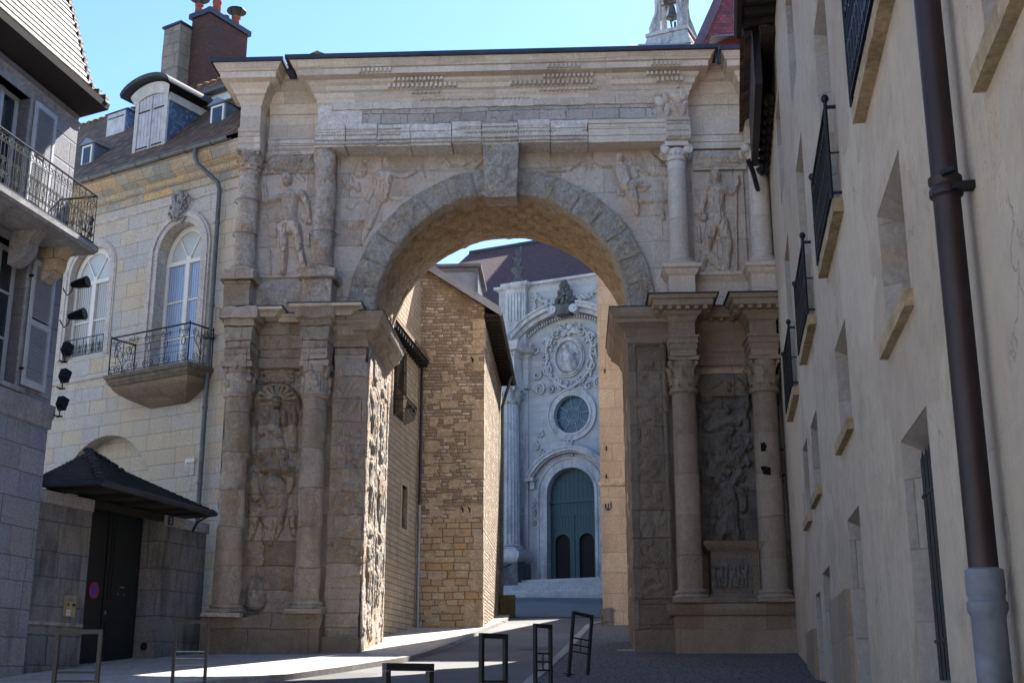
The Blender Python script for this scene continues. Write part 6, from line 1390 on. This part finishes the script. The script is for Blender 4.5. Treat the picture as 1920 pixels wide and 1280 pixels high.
def arcmould(m,cx,cz,r0,r1,y,a0=0,a1=PI,n=36,yo=.02,rx=1.):
    for i in range(n):
        a,b=a0+(a1-a0)*i/n,a0+(a1-a0)*(i+1)/n; P=lambda r,t,yy:(cx+r*rx*math.cos(t),yy,cz+r*math.sin(t))
        m.add([P(r0,a,y),P(r1,a,y),P(r1,b,y),P(r0,b,y),P(r0,a,yo),P(r1,a,yo),P(r1,b,yo),P(r0,b,yo)],[(0,1,2,3),(0,3,7,4),(1,5,6,2)]+([(0,4,5,1)] if i==0 else [])+([(3,2,6,7)] if i==n-1 else []))
m=MB(); arcmould(m,c,DZ,DR,DR+.16,-.08); arcmould(m,c,DZ,DR+.16,DR+.46,-.04); arcmould(m,c,DZ,DR+.46,DR+.56,-.1)
for s_ in (-1,1):
    for a,b,y in ((DR,DR+.16,-.08),(DR+.16,DR+.46,-.04),(DR+.46,DR+.56,-.1)): p,q=sorted((c+s_*a,c+s_*b)); m.box(p,q,y,.02,5.1,DZ)
m.build('door_surround',M['Cc'],C)
m=MB(); arcmould(m,c,DZ-.3,2.42,2.5,-.3,R(30),R(150)); arcmould(m,c,DZ-.3,2.5,2.66,-.45,R(28),R(152)); arcmould(m,c,DZ-.3,2.66,2.76,-.5,R(28),R(152))
for s_ in (-1,1): m.box(*sorted((c+s_*2.0,c+s_*2.48)),-.45,.02,10.35,10.55); m.box(*sorted((c+s_*2.04,c+s_*2.3)),-.2,.02,9.95,10.35)
m.build('door_hood',M['Cc'],C)
m=MB()
for (x,z,s_) in ((c,11.75,.16),(c,12.35,.18),(c-2.15,9.2,.13),(c-2.15,8.7,.13),(c-2.15,8.2,.1),(c-1.95,12.3,.14),(c-1.7,12.9,.14),(c+1.9,12.4,.14),(c-1.65,11.9,.12),(c+1.75,13.0,.14)):
    for k in range(9): a=random.uniform(0,2*PI); m.ell((x+s_*1.5*math.cos(a)*random.random(),-.06,z+s_*1.4*math.sin(a)),(s_*.5,.08,s_*.45),7,5)
    m.tube(spiral(x,z,s_*1.1,1.5,random.uniform(0,6),1,-.1),s_*.22,5)
disp(m,.03,4,3,3); m.build('carved_foliage',M['Cc'],C,ang=60)
m=MB(); arcmould(m,c+.12,OZ,OR,OR+.12,-.1,0,2*PI,64); arcmould(m,c+.12,OZ,OR+.12,OR+.32,-.05,0,2*PI,64); arcmould(m,c+.12,OZ,OR+.32,OR+.4,-.12,0,2*PI,64); m.build('oculus_surround',M['Cc'],C)
m=MB(); m.add([(c+.12+OR*math.cos(2*PI*i/40),.3,OZ+OR*math.sin(2*PI*i/40)) for i in range(40)],[tuple(range(40))[::-1]]); oc=m.build('round_window',plain('leaded_blue_glass',(.02,.05,.09),.25,0,.4,4),C)
m=MB(); yy=.27
for i in range(8): a=2*PI*i/8+.2; m.tube([(c+.12+.42*math.cos(a),yy,OZ+.42*math.sin(a)),(c+.12+OR*math.cos(a),yy,OZ+OR*math.sin(a))],.025,5)
for r_ in (.42,.3): m.tube([(c+.12+r_*math.cos(2*PI*i/24),yy,OZ+r_*math.sin(2*PI*i/24)) for i in range(24)],.02,5,closed=True)
m.build('glazing_bars',plain('pale_lead_cames',(.25,.28,.3),.6,0,.1),oc)
# giant fluted column on its pedestal, entablature block, broken curved pediment
def fluted(m,x,y,r,z0,z1,n=20,rt=.86):
    k=6*n; rows=10; vs=[];fs=[]
    for j in range(rows+1):
        t=j/rows; rr=r*(1-(1-rt)*max(0,t-.3)/.7)
        for i in range(k):
            a=2*PI*i/k; fl=max(0,math.sin(PI*((i%6)/6)))**.7; vs.append((x+(rr-.05*r*2*fl*.55)*math.cos(a),y+(rr-.05*r*2*fl*.55)*math.sin(a),z0+(z1-z0)*t))
    for j in range(rows):
        for i in range(k): fs.append((j*k+i,j*k+(i+1)%k,(j+1)*k+(i+1)%k,(j+1)*k+i))
    m.add(vs,fs)
for i_,(X,yc) in enumerate(((-3.22,-.75),(3.5,-.75))):
    m=MB(); fluted(m,X,yc,.62,7.0,14.55); co=m.build('column',M['Cc'],C,ang=25)
    attic_base(X,yc,.62,6.6,7.0).build('base',M['Cc'],co)
    m=MB(); leafy_capital(m,X,yc,.56,14.5,15.45,8); m.build('capital',M['Cc'],co,ang=50)
    m=MB(); m.box(X-.95,X+.95,yc-.9,.02,4.2,6.0); m.build('pedestal',M['Cdk'],C)
    m=MB(); m.sweep([(X-.85,0.02,0),(X-.85,yc-.8,0),(X+.85,yc-.8,0),(X+.85,.02,0)],[(.0,5.98),(.08,6.05),(.2,6.2),(.25,6.4),(.2,6.58),(-.5,6.6),(-.5,5.98)]); m.build('pedestal_cornice',M['Cc'],C)
    m=MB(); m.box(X-.85,X+.85,-.12,.02,6.6,15.4)
    for k in range(7): m.box(X-.72+k*.22,X-.62+k*.22,-.16,-.12,7,14.4)
    m.build('pilaster',M['Cc'],C)
    m=MB(); m.box(X-.62,X+.62,yc-.55,.02,15.45,16.05); m.box(X-.58,X+.58,yc-.5,.02,16.05,17.15); m.box(X+.62,X+.95,-.3,.02,15.45,17.2); m.box(X-.95,X-.62,-.3,.02,15.45,17.2); m.build('entablature',M['Cc'],C)
    m=MB(); m.sweep([(X-.95,0.02,0),(X-.95,-.3,0),(X-.58,-.3,0),(X-.58,yc-.5,0),(X+.58,yc-.5,0),(X+.58,-.3,0),(X+.95,-.3,0),(X+.95,.02,0)],[(0,17.1),(.05,17.15),(.08,17.3),(.3,17.4),(.32,17.6),(.42,17.75),(.42,17.85),(-.3,17.9),(-.3,17.1)])
    m.build('cornice',M['Cc'],C)
    m=MB()
    for k in range(11): m.box(X-.62+k*.118,X-.56+k*.118,yc-.62,yc-.5,17.12,17.27)
    m.build('dentil_row',M['Cc'],C)
m=MB(); RC=3.9; ZC=15.55
arcmould(m,.05,ZC,RC-.05,RC+.18,-.55,R(102),R(146)); arcmould(m,.05,ZC,RC+.18,RC+.4,-.8,R(102),R(146)); arcmould(m,.05,ZC,RC+.4,RC+.5,-.9,R(102),R(146))
arcmould(m,.05,ZC,RC-.05,RC+.18,-.55,R(34),R(80)); arcmould(m,.05,ZC,RC+.18,RC+.4,-.8,R(34),R(80)); arcmould(m,.05,ZC,RC+.4,RC+.5,-.9,R(34),R(80))
arcmould(m,.05,ZC,RC+.3,RC+.75,-1.45,R(139),R(156)); arcmould(m,.05,ZC,RC+.75,RC+.87,-1.55,R(139),R(156))
for (x,z) in ((-.55,19.5),(.7,19.45)): m.tube([(x,-.95,z),(x,.0,z)],.24,16); m.tube([(x,-1.0,z),(x,-.9,z)],.1,10)
m.build('broken_pediment',M['Cc'],C)
m=MB()
for i in range(44):
    a=R(36+108*i/43); x,z=.05+(RC-.2)*math.cos(a),ZC+(RC-.2)*math.sin(a); t=R(90)-a
    m.hexa([(x-.04,-.22,z-.09),(x+.04,-.22,z-.09),(x+.04,.02,z-.09),(x-.04,.02,z-.09)],[(x-.04,-.22,z+.09),(x+.04,-.22,z+.09),(x+.04,.02,z+.09),(x-.04,.02,z+.09)])
m.build('dentil_row',M['Cc'],C)
# oval medallion with a seated figure, scroll surround
cx_,cz_=.08,16.97
m=MB(); arcmould(m,cx_,cz_,.92,1.02,-.22,0,2*PI,48,rx=.82); arcmould(m,cx_,cz_,1.02,1.12,-.14,0,2*PI,48,rx=.82); m.build('medallion_frame',M['Cc'],C)
FG=[(-.18,.58,.15,-.16,.52,.14,.3),(-.18,.55,.25,-.18,.5,.24,.08),(-.1,.3,.2,-.02,.0,.26,.26),(-.28,.2,.1,-.38,-.1,.09,.2),(.1,.15,.1,.3,-.1,.12,.26),(.25,.05,.1,.3,.1,.1,.26),(-.1,-.2,.26,.3,-.35,.22,.24),(-.35,-.35,.2,.35,-.55,.2,.2),(-.3,-.6,.18,.2,-.75,.15,.18),(.35,.4,.12,.5,.2,.1,.08),(.4,.5,.1,.3,.62,.1,.07)]
relief_m('medallion_figure',cx_-.78,cx_+.78,cz_-.95,cz_+.95,-.03,[(cx_+a,cz_+b,r1,cx_+c_,cz_+d,r2,dp) for a,b,r1,c_,d,r2,dp in FG],M['Cc'],C,.03,1.2,.03,3,mask=lambda x,z:((x-cx_)/.76)**2+((z-cz_)/.94)**2<1)
m=MB()
for s_ in (-1,1):
    for (dx,dz,r_,tn,a0) in ((1.25,.95,.3,1.4,0),(1.45,.2,.26,1.3,1),(1.3,-.6,.3,1.4,2),(.7,-1.25,.26,1.4,3),(1.75,-1.6,.36,1.8,0),(1.9,-.8,.26,1.4,2),(.75,1.4,.26,1.3,4),(2.0,.6,.24,1.3,1),(1.1,-1.7,.2,1.2,1)):
        m.tube([(cx_+s_*dx+s_*(p[0]),-.12,cz_+dz+p[2]) for p in spiral(0,0,r_,tn,a0)],.075,6,r2=.04)
    m.tube([(cx_+s_*x,-.1,cz_+z) for x,z in ((1.05,1.3),(1.35,.6),(1.25,0),(1.4,-.4),(1.1,-1.0),(.5,-1.5),(0,-1.75))],.09,6)
for k in range(90):
    a=random.uniform(0,2*PI); r_=random.uniform(1.15,1.75); m.ell((cx_+r_*.95*math.cos(a),-.07,cz_+r_*1.15*math.sin(a)),(random.uniform(.05,.12),.1,random.uniform(.05,.14)),7,5)
for k in range(26): m.ell((cx_+random.uniform(-.6,.8),-.12,cz_+1.45+random.uniform(-.2,.3)),(.12,.14,.12),7,5)
disp(m,.03,3.5,3,5); m.build('cartouche_scrollwork',M['Cc'],C,ang=60)
# attic: cornice, garland, crown, flame urn pedestal with statue
m=MB(); m.sweep([(-4.2,1.0,0),(-4.2,0,0),(5.5,0,0)],[(0,21.2),(.04,21.24),(.1,21.32),(.22,21.36),(.24,21.5),(-.4,21.55),(-.4,21.2)]); m.sweep([(-9,0,0),(-4.2,0,0)],[(0,19.3),(.1,19.4),(.2,19.6),(-.3,19.65),(-.3,19.3)]); m.build('attic_cornice',M['Cc'],C)
m=MB(); 
for k in range(160):
    t=random.random(); 
    x=-1.9+t*3.9; z=20.75-.55*(1-abs(2*((t*2)%1)-1)**2) ; m.ell((x+random.uniform(-.05,.05),-.1,z+random.uniform(-.12,.12)),(.08,.1,.08),6,5)
for k in range(34): m.ell((-1.98+random.uniform(-.1,.1),-.1,random.uniform(19.7,20.8)),(.08,.1,.09),6,5)
m.build('garland',M['Cc'],C,ang=60)
m=MB(); m.box(-.3,.45,-.9,0,19.2,19.75)
for k in range(80):
    z=random.uniform(0,1); x=random.uniform(-.6,.6)*(1-z*.8)+.05; m.ell((x,-.3-random.uniform(0,.35),19.8+z*1.3),(.12,.16,.14),7,5)
m.tube([(.05,-.3,19.8),(.05,-.3,21.1)],.2,8,r2=.08); disp(m,.04,4,3,9); m.build('dark_crest',M['Cdk'],C,ang=60)
for x in (-2.98,):
    m=MB(); m.box(x-.62,x+.62,-.42,.3,17.9,21.3)
    for k in range(6): m.box(x-.52+k*.19,x-.43+k*.19,-.47,-.42,19.3,20.9)
    m.sweep([(x-.6,.3,0),(x-.6,-.42,0),(x+.6,-.42,0),(x+.6,.3,0)],[(0,21.1),(.06,21.2),(.2,21.3),(.22,21.5),(-.3,21.5),(-.3,21.1)]); m.build('attic_pilaster',M['Cc'],C)
    m=MB(); m.lathe(x,-.05,[(.55,21.5),(.5,21.6),(.3,21.75),(.18,21.95),(.16,22.1),(.36,22.3),(.4,22.45),(.3,22.52),(.12,22.62),(.14,22.75)],20)
    m.ell((x,-.05,22.95),(.2,.2,.3),10,8); m.ell((x+.05,-.05,23.35),(.18,.17,.28),10,8)
    for k in range(22): a=random.uniform(0,2*PI); m.ell((x+.17*math.cos(a),-.05+.17*math.sin(a),random.uniform(22.75,23.75)),(.06,.06,.16),6,5)
    m.tube([(x-.1,-.05,23.0),(x-.32,-.08,23.2),(x-.3,-.1,23.3)],.06,6); disp(m,.02,4,3,4); m.build('flame_urn',M['Cdk'],C,ang=60)
m=MB(); m.add([(-12,.9,20.6),(8,.9,20.6),(8,8.5,27.3),(-10.6,8.5,27.3)],[(0,1,2,3)]); m.add([(-10.6,8.5,27.3),(8,8.5,27.3),(8,16,20),(-12,16,20)],[(0,1,2,3)]); m.add([(-12,.9,20.6),(-10.6,8.5,27.3),(-12,16,20)],[(0,1,2)]); ro=m.build('roof',M['ctile'],C)
MB().tube([(-10.6,8.5,27.33),(8,8.5,27.33)],.14,6).build('ridge_capping',M['lead'],ro)
# flight of steps and handrail
m=MB()
for k in range(6): 
    z0=3.9; z1=5.12-.16*k; e=.42*k; m.box(-2.3-e,4.8,-1.2-e,.0 if k==0 else -1.2-e+.5,z0,z1)
st=m.build('steps',M['C'],C)
m=MB(); P=[(-2.0,-1.3,6.0),(-2.6,-1.6,5.95),(-3.3,-2.6,5.4),(-4.6,-3.6,5.0)]
m.tube(P,.03,6); m.tube([(-2.05,-1.3,5.1),(-2.05,-1.3,6.0)],.03,6); m.tube([(-3.3,-2.6,4.2),(-3.3,-2.6,5.4)],.04,6); m.tube([(-4.6,-3.6,4.1),(-4.6,-3.6,5.0)],.03,6); m.build('handrail',M['iron'],C)
# ================================================================ RIGHT-HAND HOUSE (frame: x towards the camera, y into the house)
S=frame('rendered_house','long cream lime-rendered house front along the right side, with deep windows and small iron balconies','house',(4.6,27),6.7,-.6,right=True)
SO=[]
for a in (7.85,12.55,17.05): SO.append((a,a+1.4,2.72,3.84,0,.42))
SO.append((5.75,6.95,2.62,3.86,0,.42))
SO.append((17.3,18.65,.0,1.84,0,.42)); SO.append((12.6,13.95,-.9,1.8,0,.42)); SO.append((8.4,9.7,-.9,1.55,0,.42)); SO.append((6.6,7.7,-.7,1.35,0,.42))
for a in (3.9,8.3,12.75,17.2): SO.append((a,a+1.55,4.99,7.95,0,.42)); SO.append((a+.1,a+1.45,9.0,10.9,0,.42))
SO.append((21.4,22.8,3.02,4.3,0,.42))
mb=MB(); wall(mb,-.25,28,-2.2,12.2,SO)
mb.add([(-.25,0,-2.2),(-.25,6,-2.2),(-.25,6,12.2),(-.25,0,12.2)],[(0,3,2,1)]); mb.add([(28,0,-2.2),(28,6,-2.2),(28,6,12.2),(28,0,12.2)],[(0,1,2,3)]); mb.add([(-.25,6,-2.2),(28,6,-2.2),(28,6,12.2),(-.25,6,12.2)],[(0,3,2,1)]); mb.add([(-.2,.7,-2.2),(28,.7,-2.2),(28,.7,12.2),(-.2,.7,12.2)],[(0,1,2,3)])
mb.build('wall',M['stucco'],S)
M['jamb']=stone('dressed_jamb_stone',[(.27,.25,.23),(.36,.33,.3),(.32,.3,.29)],stain=(.18,.12,.07),scale=1.1,bump=.35,pit=.3,joints=(.55,2.),ochre=((.36,.22,.1),.6))
M['sill']=stone('tan_sill_stone',[(.38,.28,.16),(.46,.36,.23),(.35,.27,.17)],stain=(.1,.08,.04),scale=1.6,bump=.5,pit=.5,stain_amt=.7)
def cham(a,b,c,d,depth,name='window_surround',inner=.12):
    m=MB(); y0=.006; k=inner; y1=.2
    # stone lining: splayed jambs, lintel and a sloping sill, set inside the opening
    m.hexa([(a,y0,c),(a+k,y1,c),(a+k,depth-.02,c),(a+.0,depth-.02,c)][::1],[(a,y0,d),(a+k,y1,d-k*.3),(a+k,depth-.02,d-k*.3),(a,depth-.02,d)])
    m.hexa([(b,y0,c),(b,depth-.02,c),(b-k,depth-.02,c),(b-k,y1,c)],[(b,y0,d),(b,depth-.02,d),(b-k,depth-.02,d-k*.3),(b-k,y1,d-k*.3)])
    m.hexa([(a,y0,d-.001),(a+k,y1,d-k),(b-k,y1,d-k),(b,y0,d-.001)][::-1],[(a,y0,d),(a,depth-.02,d),(b,depth-.02,d),(b,y0,d)][::-1]) if False else None
    m.add([(a,y0,d-.003),(b,y0,d-.003),(b,y1,d-k),(a,y1,d-k),(a,depth-.02,d-k),(b,depth-.02,d-k)],[(0,1,2,3),(3,2,5,4)])
    return m.build(name,M['jamb'],S)
for o in SO:
    a,b,c,d=o[:4]; cham(a,b,c,d,.42)
    if c>5: casement(S,a+.12,b-.12,c,d-.1,.3,fm=M['shutter'],rows=3)
    elif c>2: casement(S,a+.12,b-.12,c,d-.1,.33,fm=M['shutter'],rows=2,leafs=2)
    else:
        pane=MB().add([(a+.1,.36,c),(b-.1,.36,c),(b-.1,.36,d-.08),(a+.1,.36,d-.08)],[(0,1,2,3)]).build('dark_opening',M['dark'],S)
for (a,b,c) in ((17.0,18.55,2.72),(12.45,14.05,2.72),(7.7,9.35,2.72),(21.3,22.9,3.02),(17.25,18.75,0.0),(5.65,7.05,2.62)):
    m=MB(); m.gbox(a,b,-.07,.3,c-.13,c,.08); disp(m,.006,6,3,3); m.build('window_sill',M['sill'],S)
m=MB()
for k in range(6): x=17.55+k*.17; m.tube([(x,.12,.02),(x,.12,1.52),(x,.12,1.66)],.02,6); m.tube([(x,.12,1.6),(x,.12,1.72)],.024,6,r2=.002)
for z in (.3,1.38): m.tube([(17.42,.12,z),(18.52,.12,z)],.018,4); m.tube([(17.42,.12,z),(17.42,.3,z)],.018,4)
m.build('window_bars',M['iron'],S)
# iron balconies on stone slabs
def ibal(a0,a1,zs,zr,y=-.11):
    m=MB(); m.gbox(a0,a1,y,.0,zs-.15,zs,.06); disp(m,.008,5,3,4); m.build('balcony_slab',M['sill'],S)
    m=MB(); P=[(a0+.05,0),(a0+.05,y),(a1-.05,y),(a1-.05,0)]
    scrolls(m,lambda a,z:(a0+.05+a,y,zs+.06+z),a1-a0-.1,zr-zs-.1,.2,.011)
    m.tube([(p,q,zr) for p,q in P],.024,5); m.tube([(p,q,zs+.08) for p,q in P],.018,5); m.tube([(p,q,(zs+zr)/2) for p,q in P],.012,5)
    for p,q in P[1:3]: m.tube([(p,q,zs),(p,q,zr+.06)],.022,6); m.ell((p,q,zr+.1),(.045,.045,.05),8,6)
    m.build('balcony_railing',M['iron'],S)
for a0,a1 in ((16.8,19.15),(12.35,14.65),(7.95,10.3),(3.5,5.85)): ibal(a0,a1,4.97,6.05)
# dark base course, plinth patches
for a,b,c in ((4.2,6.45,.85),(9.85,12.35,1.05)): m=MB(); m.gbox(a,b,-.05,.02,-1,c,.1); disp(m,.012,3,3,4); m.build('stone_plinth',M['lowcrisp'],S)
m=MB(); m.gbox(14.5,28,-.06,.02,-2.1,-.02,.2); disp(m,.01,3,3,6); m.build('stone_plinth',M['sill'],S)
# eaves: gutter boxes and rafters over the street
m=MB(); m.box(5.4,28,-.62,.0,12.3,12.42)
for k in range(52): m.box(5.5+k*.42,5.6+k*.42,-.58,0,12.18,12.3)
m.box(-.25,5.6,-.28,.0,11.95,12.1); ev=m.build('eave',M['wood'],S)
m=MB(); m.tube([(5.0,-.68,12.3),(28,-.68,12.3)],.1,8); m.box(1.2,5.2,-.42,-.28,11.1,12.25); m.add([(5.2,-.42,11.1),(5.2,-.42,12.25),(5.2,-.74,12.25),(5.2,-.28,12.4)],[(0,1,2,3)]); m.build('gutter_box',M['copper'],S)
m=MB(); m.box(-.25,28,-.1,.9,12.43,12.6); m.add([(-.25,-.62,12.43),(28,-.75,12.43),(28,6,16),(-.25,6,16)],[(0,1,2,3)]); m.build('roof',M['rtile'],S)
m=MB()
for k in range(9): m.tube([(.6+k*.45,-.24,11.2),(.6+k*.45,-.12,11.3),(.6+k*.45,-.02,11.2)],.12,6)
m.build('scalloped_eave_tiles',M['dtile'],S)
# thick brown rainwater pipe near the camera, with a pale blue-grey foot
m=MB(); X=20.72; m.tube([(X,-.13,12.3),(X,-.13,.42)],.073,18)
for z in (2.62,5.2): m.lathe(X,-.13,[(.073,z-.07),(.09,z-.055),(.09,z-.02),(.08,z-.0),(.09,z+.02),(.09,z+.05),(.073,z+.06)],18)
dp=m.build('rainwater_pipe',M['copper'],S)
m=MB(); m.lathe(X,-.13,[(.073,.56),(.094,.55),(.096,.43),(.09,.42),(.09,.4),(.1,.39),(.1,.35),(.085,.32),(.082,-.8),(.082,-2.0)],20); m.build('pipe_foot',M['bluepipe'],dp)
m=MB(); m.box(X+.06,X+.13,-.12,.0,2.56,2.6); m.tube([(X+.1,-.16,2.66),(X+.16,-.1,2.66)],.02,5); m.build('pipe_bracket',M['iron'],dp)
pw=plain('peeled_white_paint',(.5,.52,.55),.8,0,.2,20)
m=MB()
rnd=random.Random(4)
for _ in range(13):
    a=rnd.uniform(2.5,3.7); z=rnd.uniform(.95,1.12); r_=rnd.uniform(.006,.03); q=.0745
    pts=[(X+q*math.cos(-a+dx*r_/q),-.13+q*math.sin(-a+dx*r_/q),z+dz*r_*1.6) for dx,dz in ((-1,-.4),(-.2,-1),(.9,-.5),(.6,.5),(.1,1),(-.8,.7))]
    m.add(pts,[tuple(range(6))])
m.build('peeled_patch',pw,dp)
m=MB(); xp=.16; m.tube([(xp+1.3,-.5,11.15),(xp+1.1,-.4,10.95),(xp+.4,-.3,10.85),(xp,-.2,10.7),(xp,-.14,10.4),(xp,-.14,1.5)],.055,10); m.lathe(xp,-.18,[(.06,10.35),(.13,10.5),(.16,10.8),(.16,10.95)],12)
for z in (8.4,5.9,4.2,2.5): m.lathe(xp,-.14,[(.055,z-.04),(.07,z-.03),(.07,z+.03),(.055,z+.04)],12)
dp=m.build('downpipe',M['copper'],S); m=MB(); m.lathe(xp,-.14,[(.075,1.6),(.08,1.5),(.075,1.45),(.075,.45),(.07,.4)],14); m.tube([(xp-.12,-.1,1.42),(xp-.12,-.1,.5)],.035,8); m.build('pipe_foot',M['bluepipe'],dp)
def Sp(t_,y,z):
    a=R(-96.7); return (4.6+t_*math.cos(a)-y*math.sin(a),27+t_*math.sin(a)+y*math.cos(a),z)
for (z,tl,lb) in ((4.88,5,'upper black tubular spotlight fixed to the pipe beside the right outer column'),(4.32,-12,'lower black box spotlight fixed to the pipe beside the right outer column')):
    t=thing('spotlight',lb,'spotlight',Sp(.35,-.18,z),az=R(200),group='spotlights on the pipe beside the right column'); t['_off']=(0,0,0)
    m=MB(); a=R(tl)
    if tl>0: m.tube([(.05,0,0),(.3,0,.02),(.36,0,.02)],.06,12,r2=.085); m.box(.34,.38,-.1,.1,-.08,.1)
    else: m.hexa([(.0,-.09,-.1),(.36,-.1,-.02),(.36,.1,-.02),(0,.09,-.1)],[(.03,-.09,.09),(.4,-.1,.15),(.4,.1,.15),(.03,.09,.09)])
    m.build('housing',M['iron'],t); m=MB(); m.tube([(.05,0,0),(-.08,0,-.03),(-.15,0,0)],.02,6); m.build('bracket',M['iron'],t)
# ================================================================ HOUSES AND PAVING ADDED OUT OF VIEW TO BOUNCE SUNLIGHT ONTO THE ARCH
strip('bounce_paving',-40,40,.03,M['pave'],[-34,-20,-10,-6,0,4,8,10],4)  # unseen pale ground, added to throw sunlight back at the arch
for k,(x0,x1,h_,lb) in enumerate(((-26,-9,12.5,'pale sunlit house at the left of the square behind the viewpoint'),(-8.9,6,14.5,'tallest pale sunlit house across the square behind the viewpoint'),(6.1,24,12,'pale sunlit house at the right of the square behind the viewpoint'))):
    t=thing('bounce_house',lb,'house',((x0+x1)/2,-16,-2.08),az=PI); Q=(x1-x0)/2; mb=MB(); ops=[]
    for r_ in range(3):
        for c_ in range(int((x1-x0)/3.2)): a=-Q+1.2+c_*3.2; ops.append((a,a+1.2,-.6+r_*4.1+(0 if r_ else -.9),1.6+r_*4.1))
    wall(mb,-Q,Q,-2.6,h_-2,ops,depth=.3); mb.add([(-Q,9,-2.6),(Q,9,-2.6),(Q,9,h_-2),(-Q,9,h_-2)],[(0,3,2,1)]); mb.add([(-Q,0,-2.6),(-Q,9,-2.6),(-Q,9,h_-2),(-Q,0,h_-2)],[(0,3,2,1)]); mb.add([(Q,0,-2.6),(Q,9,-2.6),(Q,9,h_-2),(Q,0,h_-2)],[(0,1,2,3)])
    mb.build('wall',M['H'],t)
    for a,b,c_,d in ops: casement(t,a,b,c_,d,.2,rows=3)
    MB().add([(-Q,-.4,h_-2),(Q,-.4,h_-2),(Q,4.5,h_+1.5),(-Q,4.5,h_+1.5),(Q,9.4,h_-2),(-Q,9.4,h_-2)],[(0,1,2,3),(3,2,4,5),(0,3,5),(1,4,2)]).build('roof',M['rtile'],t)
# ================================================================ STREET BARRIERS
def barrier(x,y,rz,w,h,tilt,label,style,roll=0,thick=.022):
    z=gz(x,y)
    t=thing('street_barrier',label,'barrier',(x,y,z),az=R(rz),group='grey steel barrier frames along the kerbs'); t['_off']=(0,0,0)
    t.rotation_euler=(R(roll),R(tilt),R(rz))
    b=thick
    MB().box(-w/2,-w/2+2*b,-b,b,-.25,h-2*b).build('leg',M['frame'],t); MB().box(w/2-2*b,w/2,-b,b,-.25,h-2*b).build('leg',M['frame'],t)
    MB().box(-w/2,w/2,-b-.002,b+.002,h-2*b+.001,h+.01).build('top_rail',M['frame'],t)
    for s_ in (-1,1): MB().box(s_*(w/2-b)-.07,s_*(w/2-b)+.07,-.07,.07,.0,.015).build('foot_plate',M['frame'],t)
    for zz in (.34,.44,.54) if style=='bars' else (.38,.6):
        MB().tube([(-w/2+2*b,0,zz),(w/2-2*b,0,zz)],.012,6).build('crossbar',M['zinc'] if style=='bars' and y>18 else M['frame'],t)  # paler metal on the sunlit barrier's crossbars: sunlight put into the colour
    if style=='grid':
        MB().tube([(0,0,.38),(0,0,.6)],.012,6).build('small_upright',M['frame'],t); MB().tube([(-w/2+2*b,0,.49),(w/2-2*b,0,.49)],.012,6).build('crossbar',M['frame'],t)
barrier(-5.88,14.8,0,.56,1.02,0,'leftmost grey steel barrier frame, in front of the dark double gate','bars')
barrier(-5.82,19.0,2,.53,1.0,0,'barrier frame with three sunlit crossbars left of the arch pier','bars')
barrier(-1.2,9.1,50,.46,1.0,0,'lowest barrier, only its top frame showing above the bottom edge','bars')
barrier(-.88,13.5,52,.42,1.02,0,'barrier frame standing in the shaded road, with one glinting crossbar','bars')
barrier(-.46,17.4,58,.42,.98,0,'narrow upright barrier frame with a small grid, beside the kerb','grid')
barrier(.02,21.3,42,.46,1.02,7,'leaning barrier frame with a small grid, farthest to the right','grid')
# weeds at the foot of the left house
t=thing('weed_tuft','small green weed tuft at the foot of the left house wall','weed',(-8.15,14.6,gz(0,14.6)))
m=MB(); rnd=random.Random(2)
for k in range(150):
    a=rnd.uniform(0,2*PI); l=rnd.uniform(.1,.42); x0,y0=-8.15+rnd.uniform(-.35,.35),14.6+rnd.uniform(-.4,.4); z0=gz(0,14.6)
    x1,y1,z1=x0+l*.6*math.cos(a),y0+l*.6*math.sin(a),z0+l; w_=.02+.03*rnd.random(); px,py=-math.sin(a)*w_,math.cos(a)*w_
    m.add([(x0,y0,z0),((x0+x1)/2+px,(y0+y1)/2+py,z0+l*.6),(x1,y1,z1),((x0+x1)/2-px,(y0+y1)/2-py,z0+l*.6)],[(0,1,2,3)])
m.build('leaves',M['leaf'],t)
for o in bpy.data.objects:
    if '_off' in o: del o['_off']
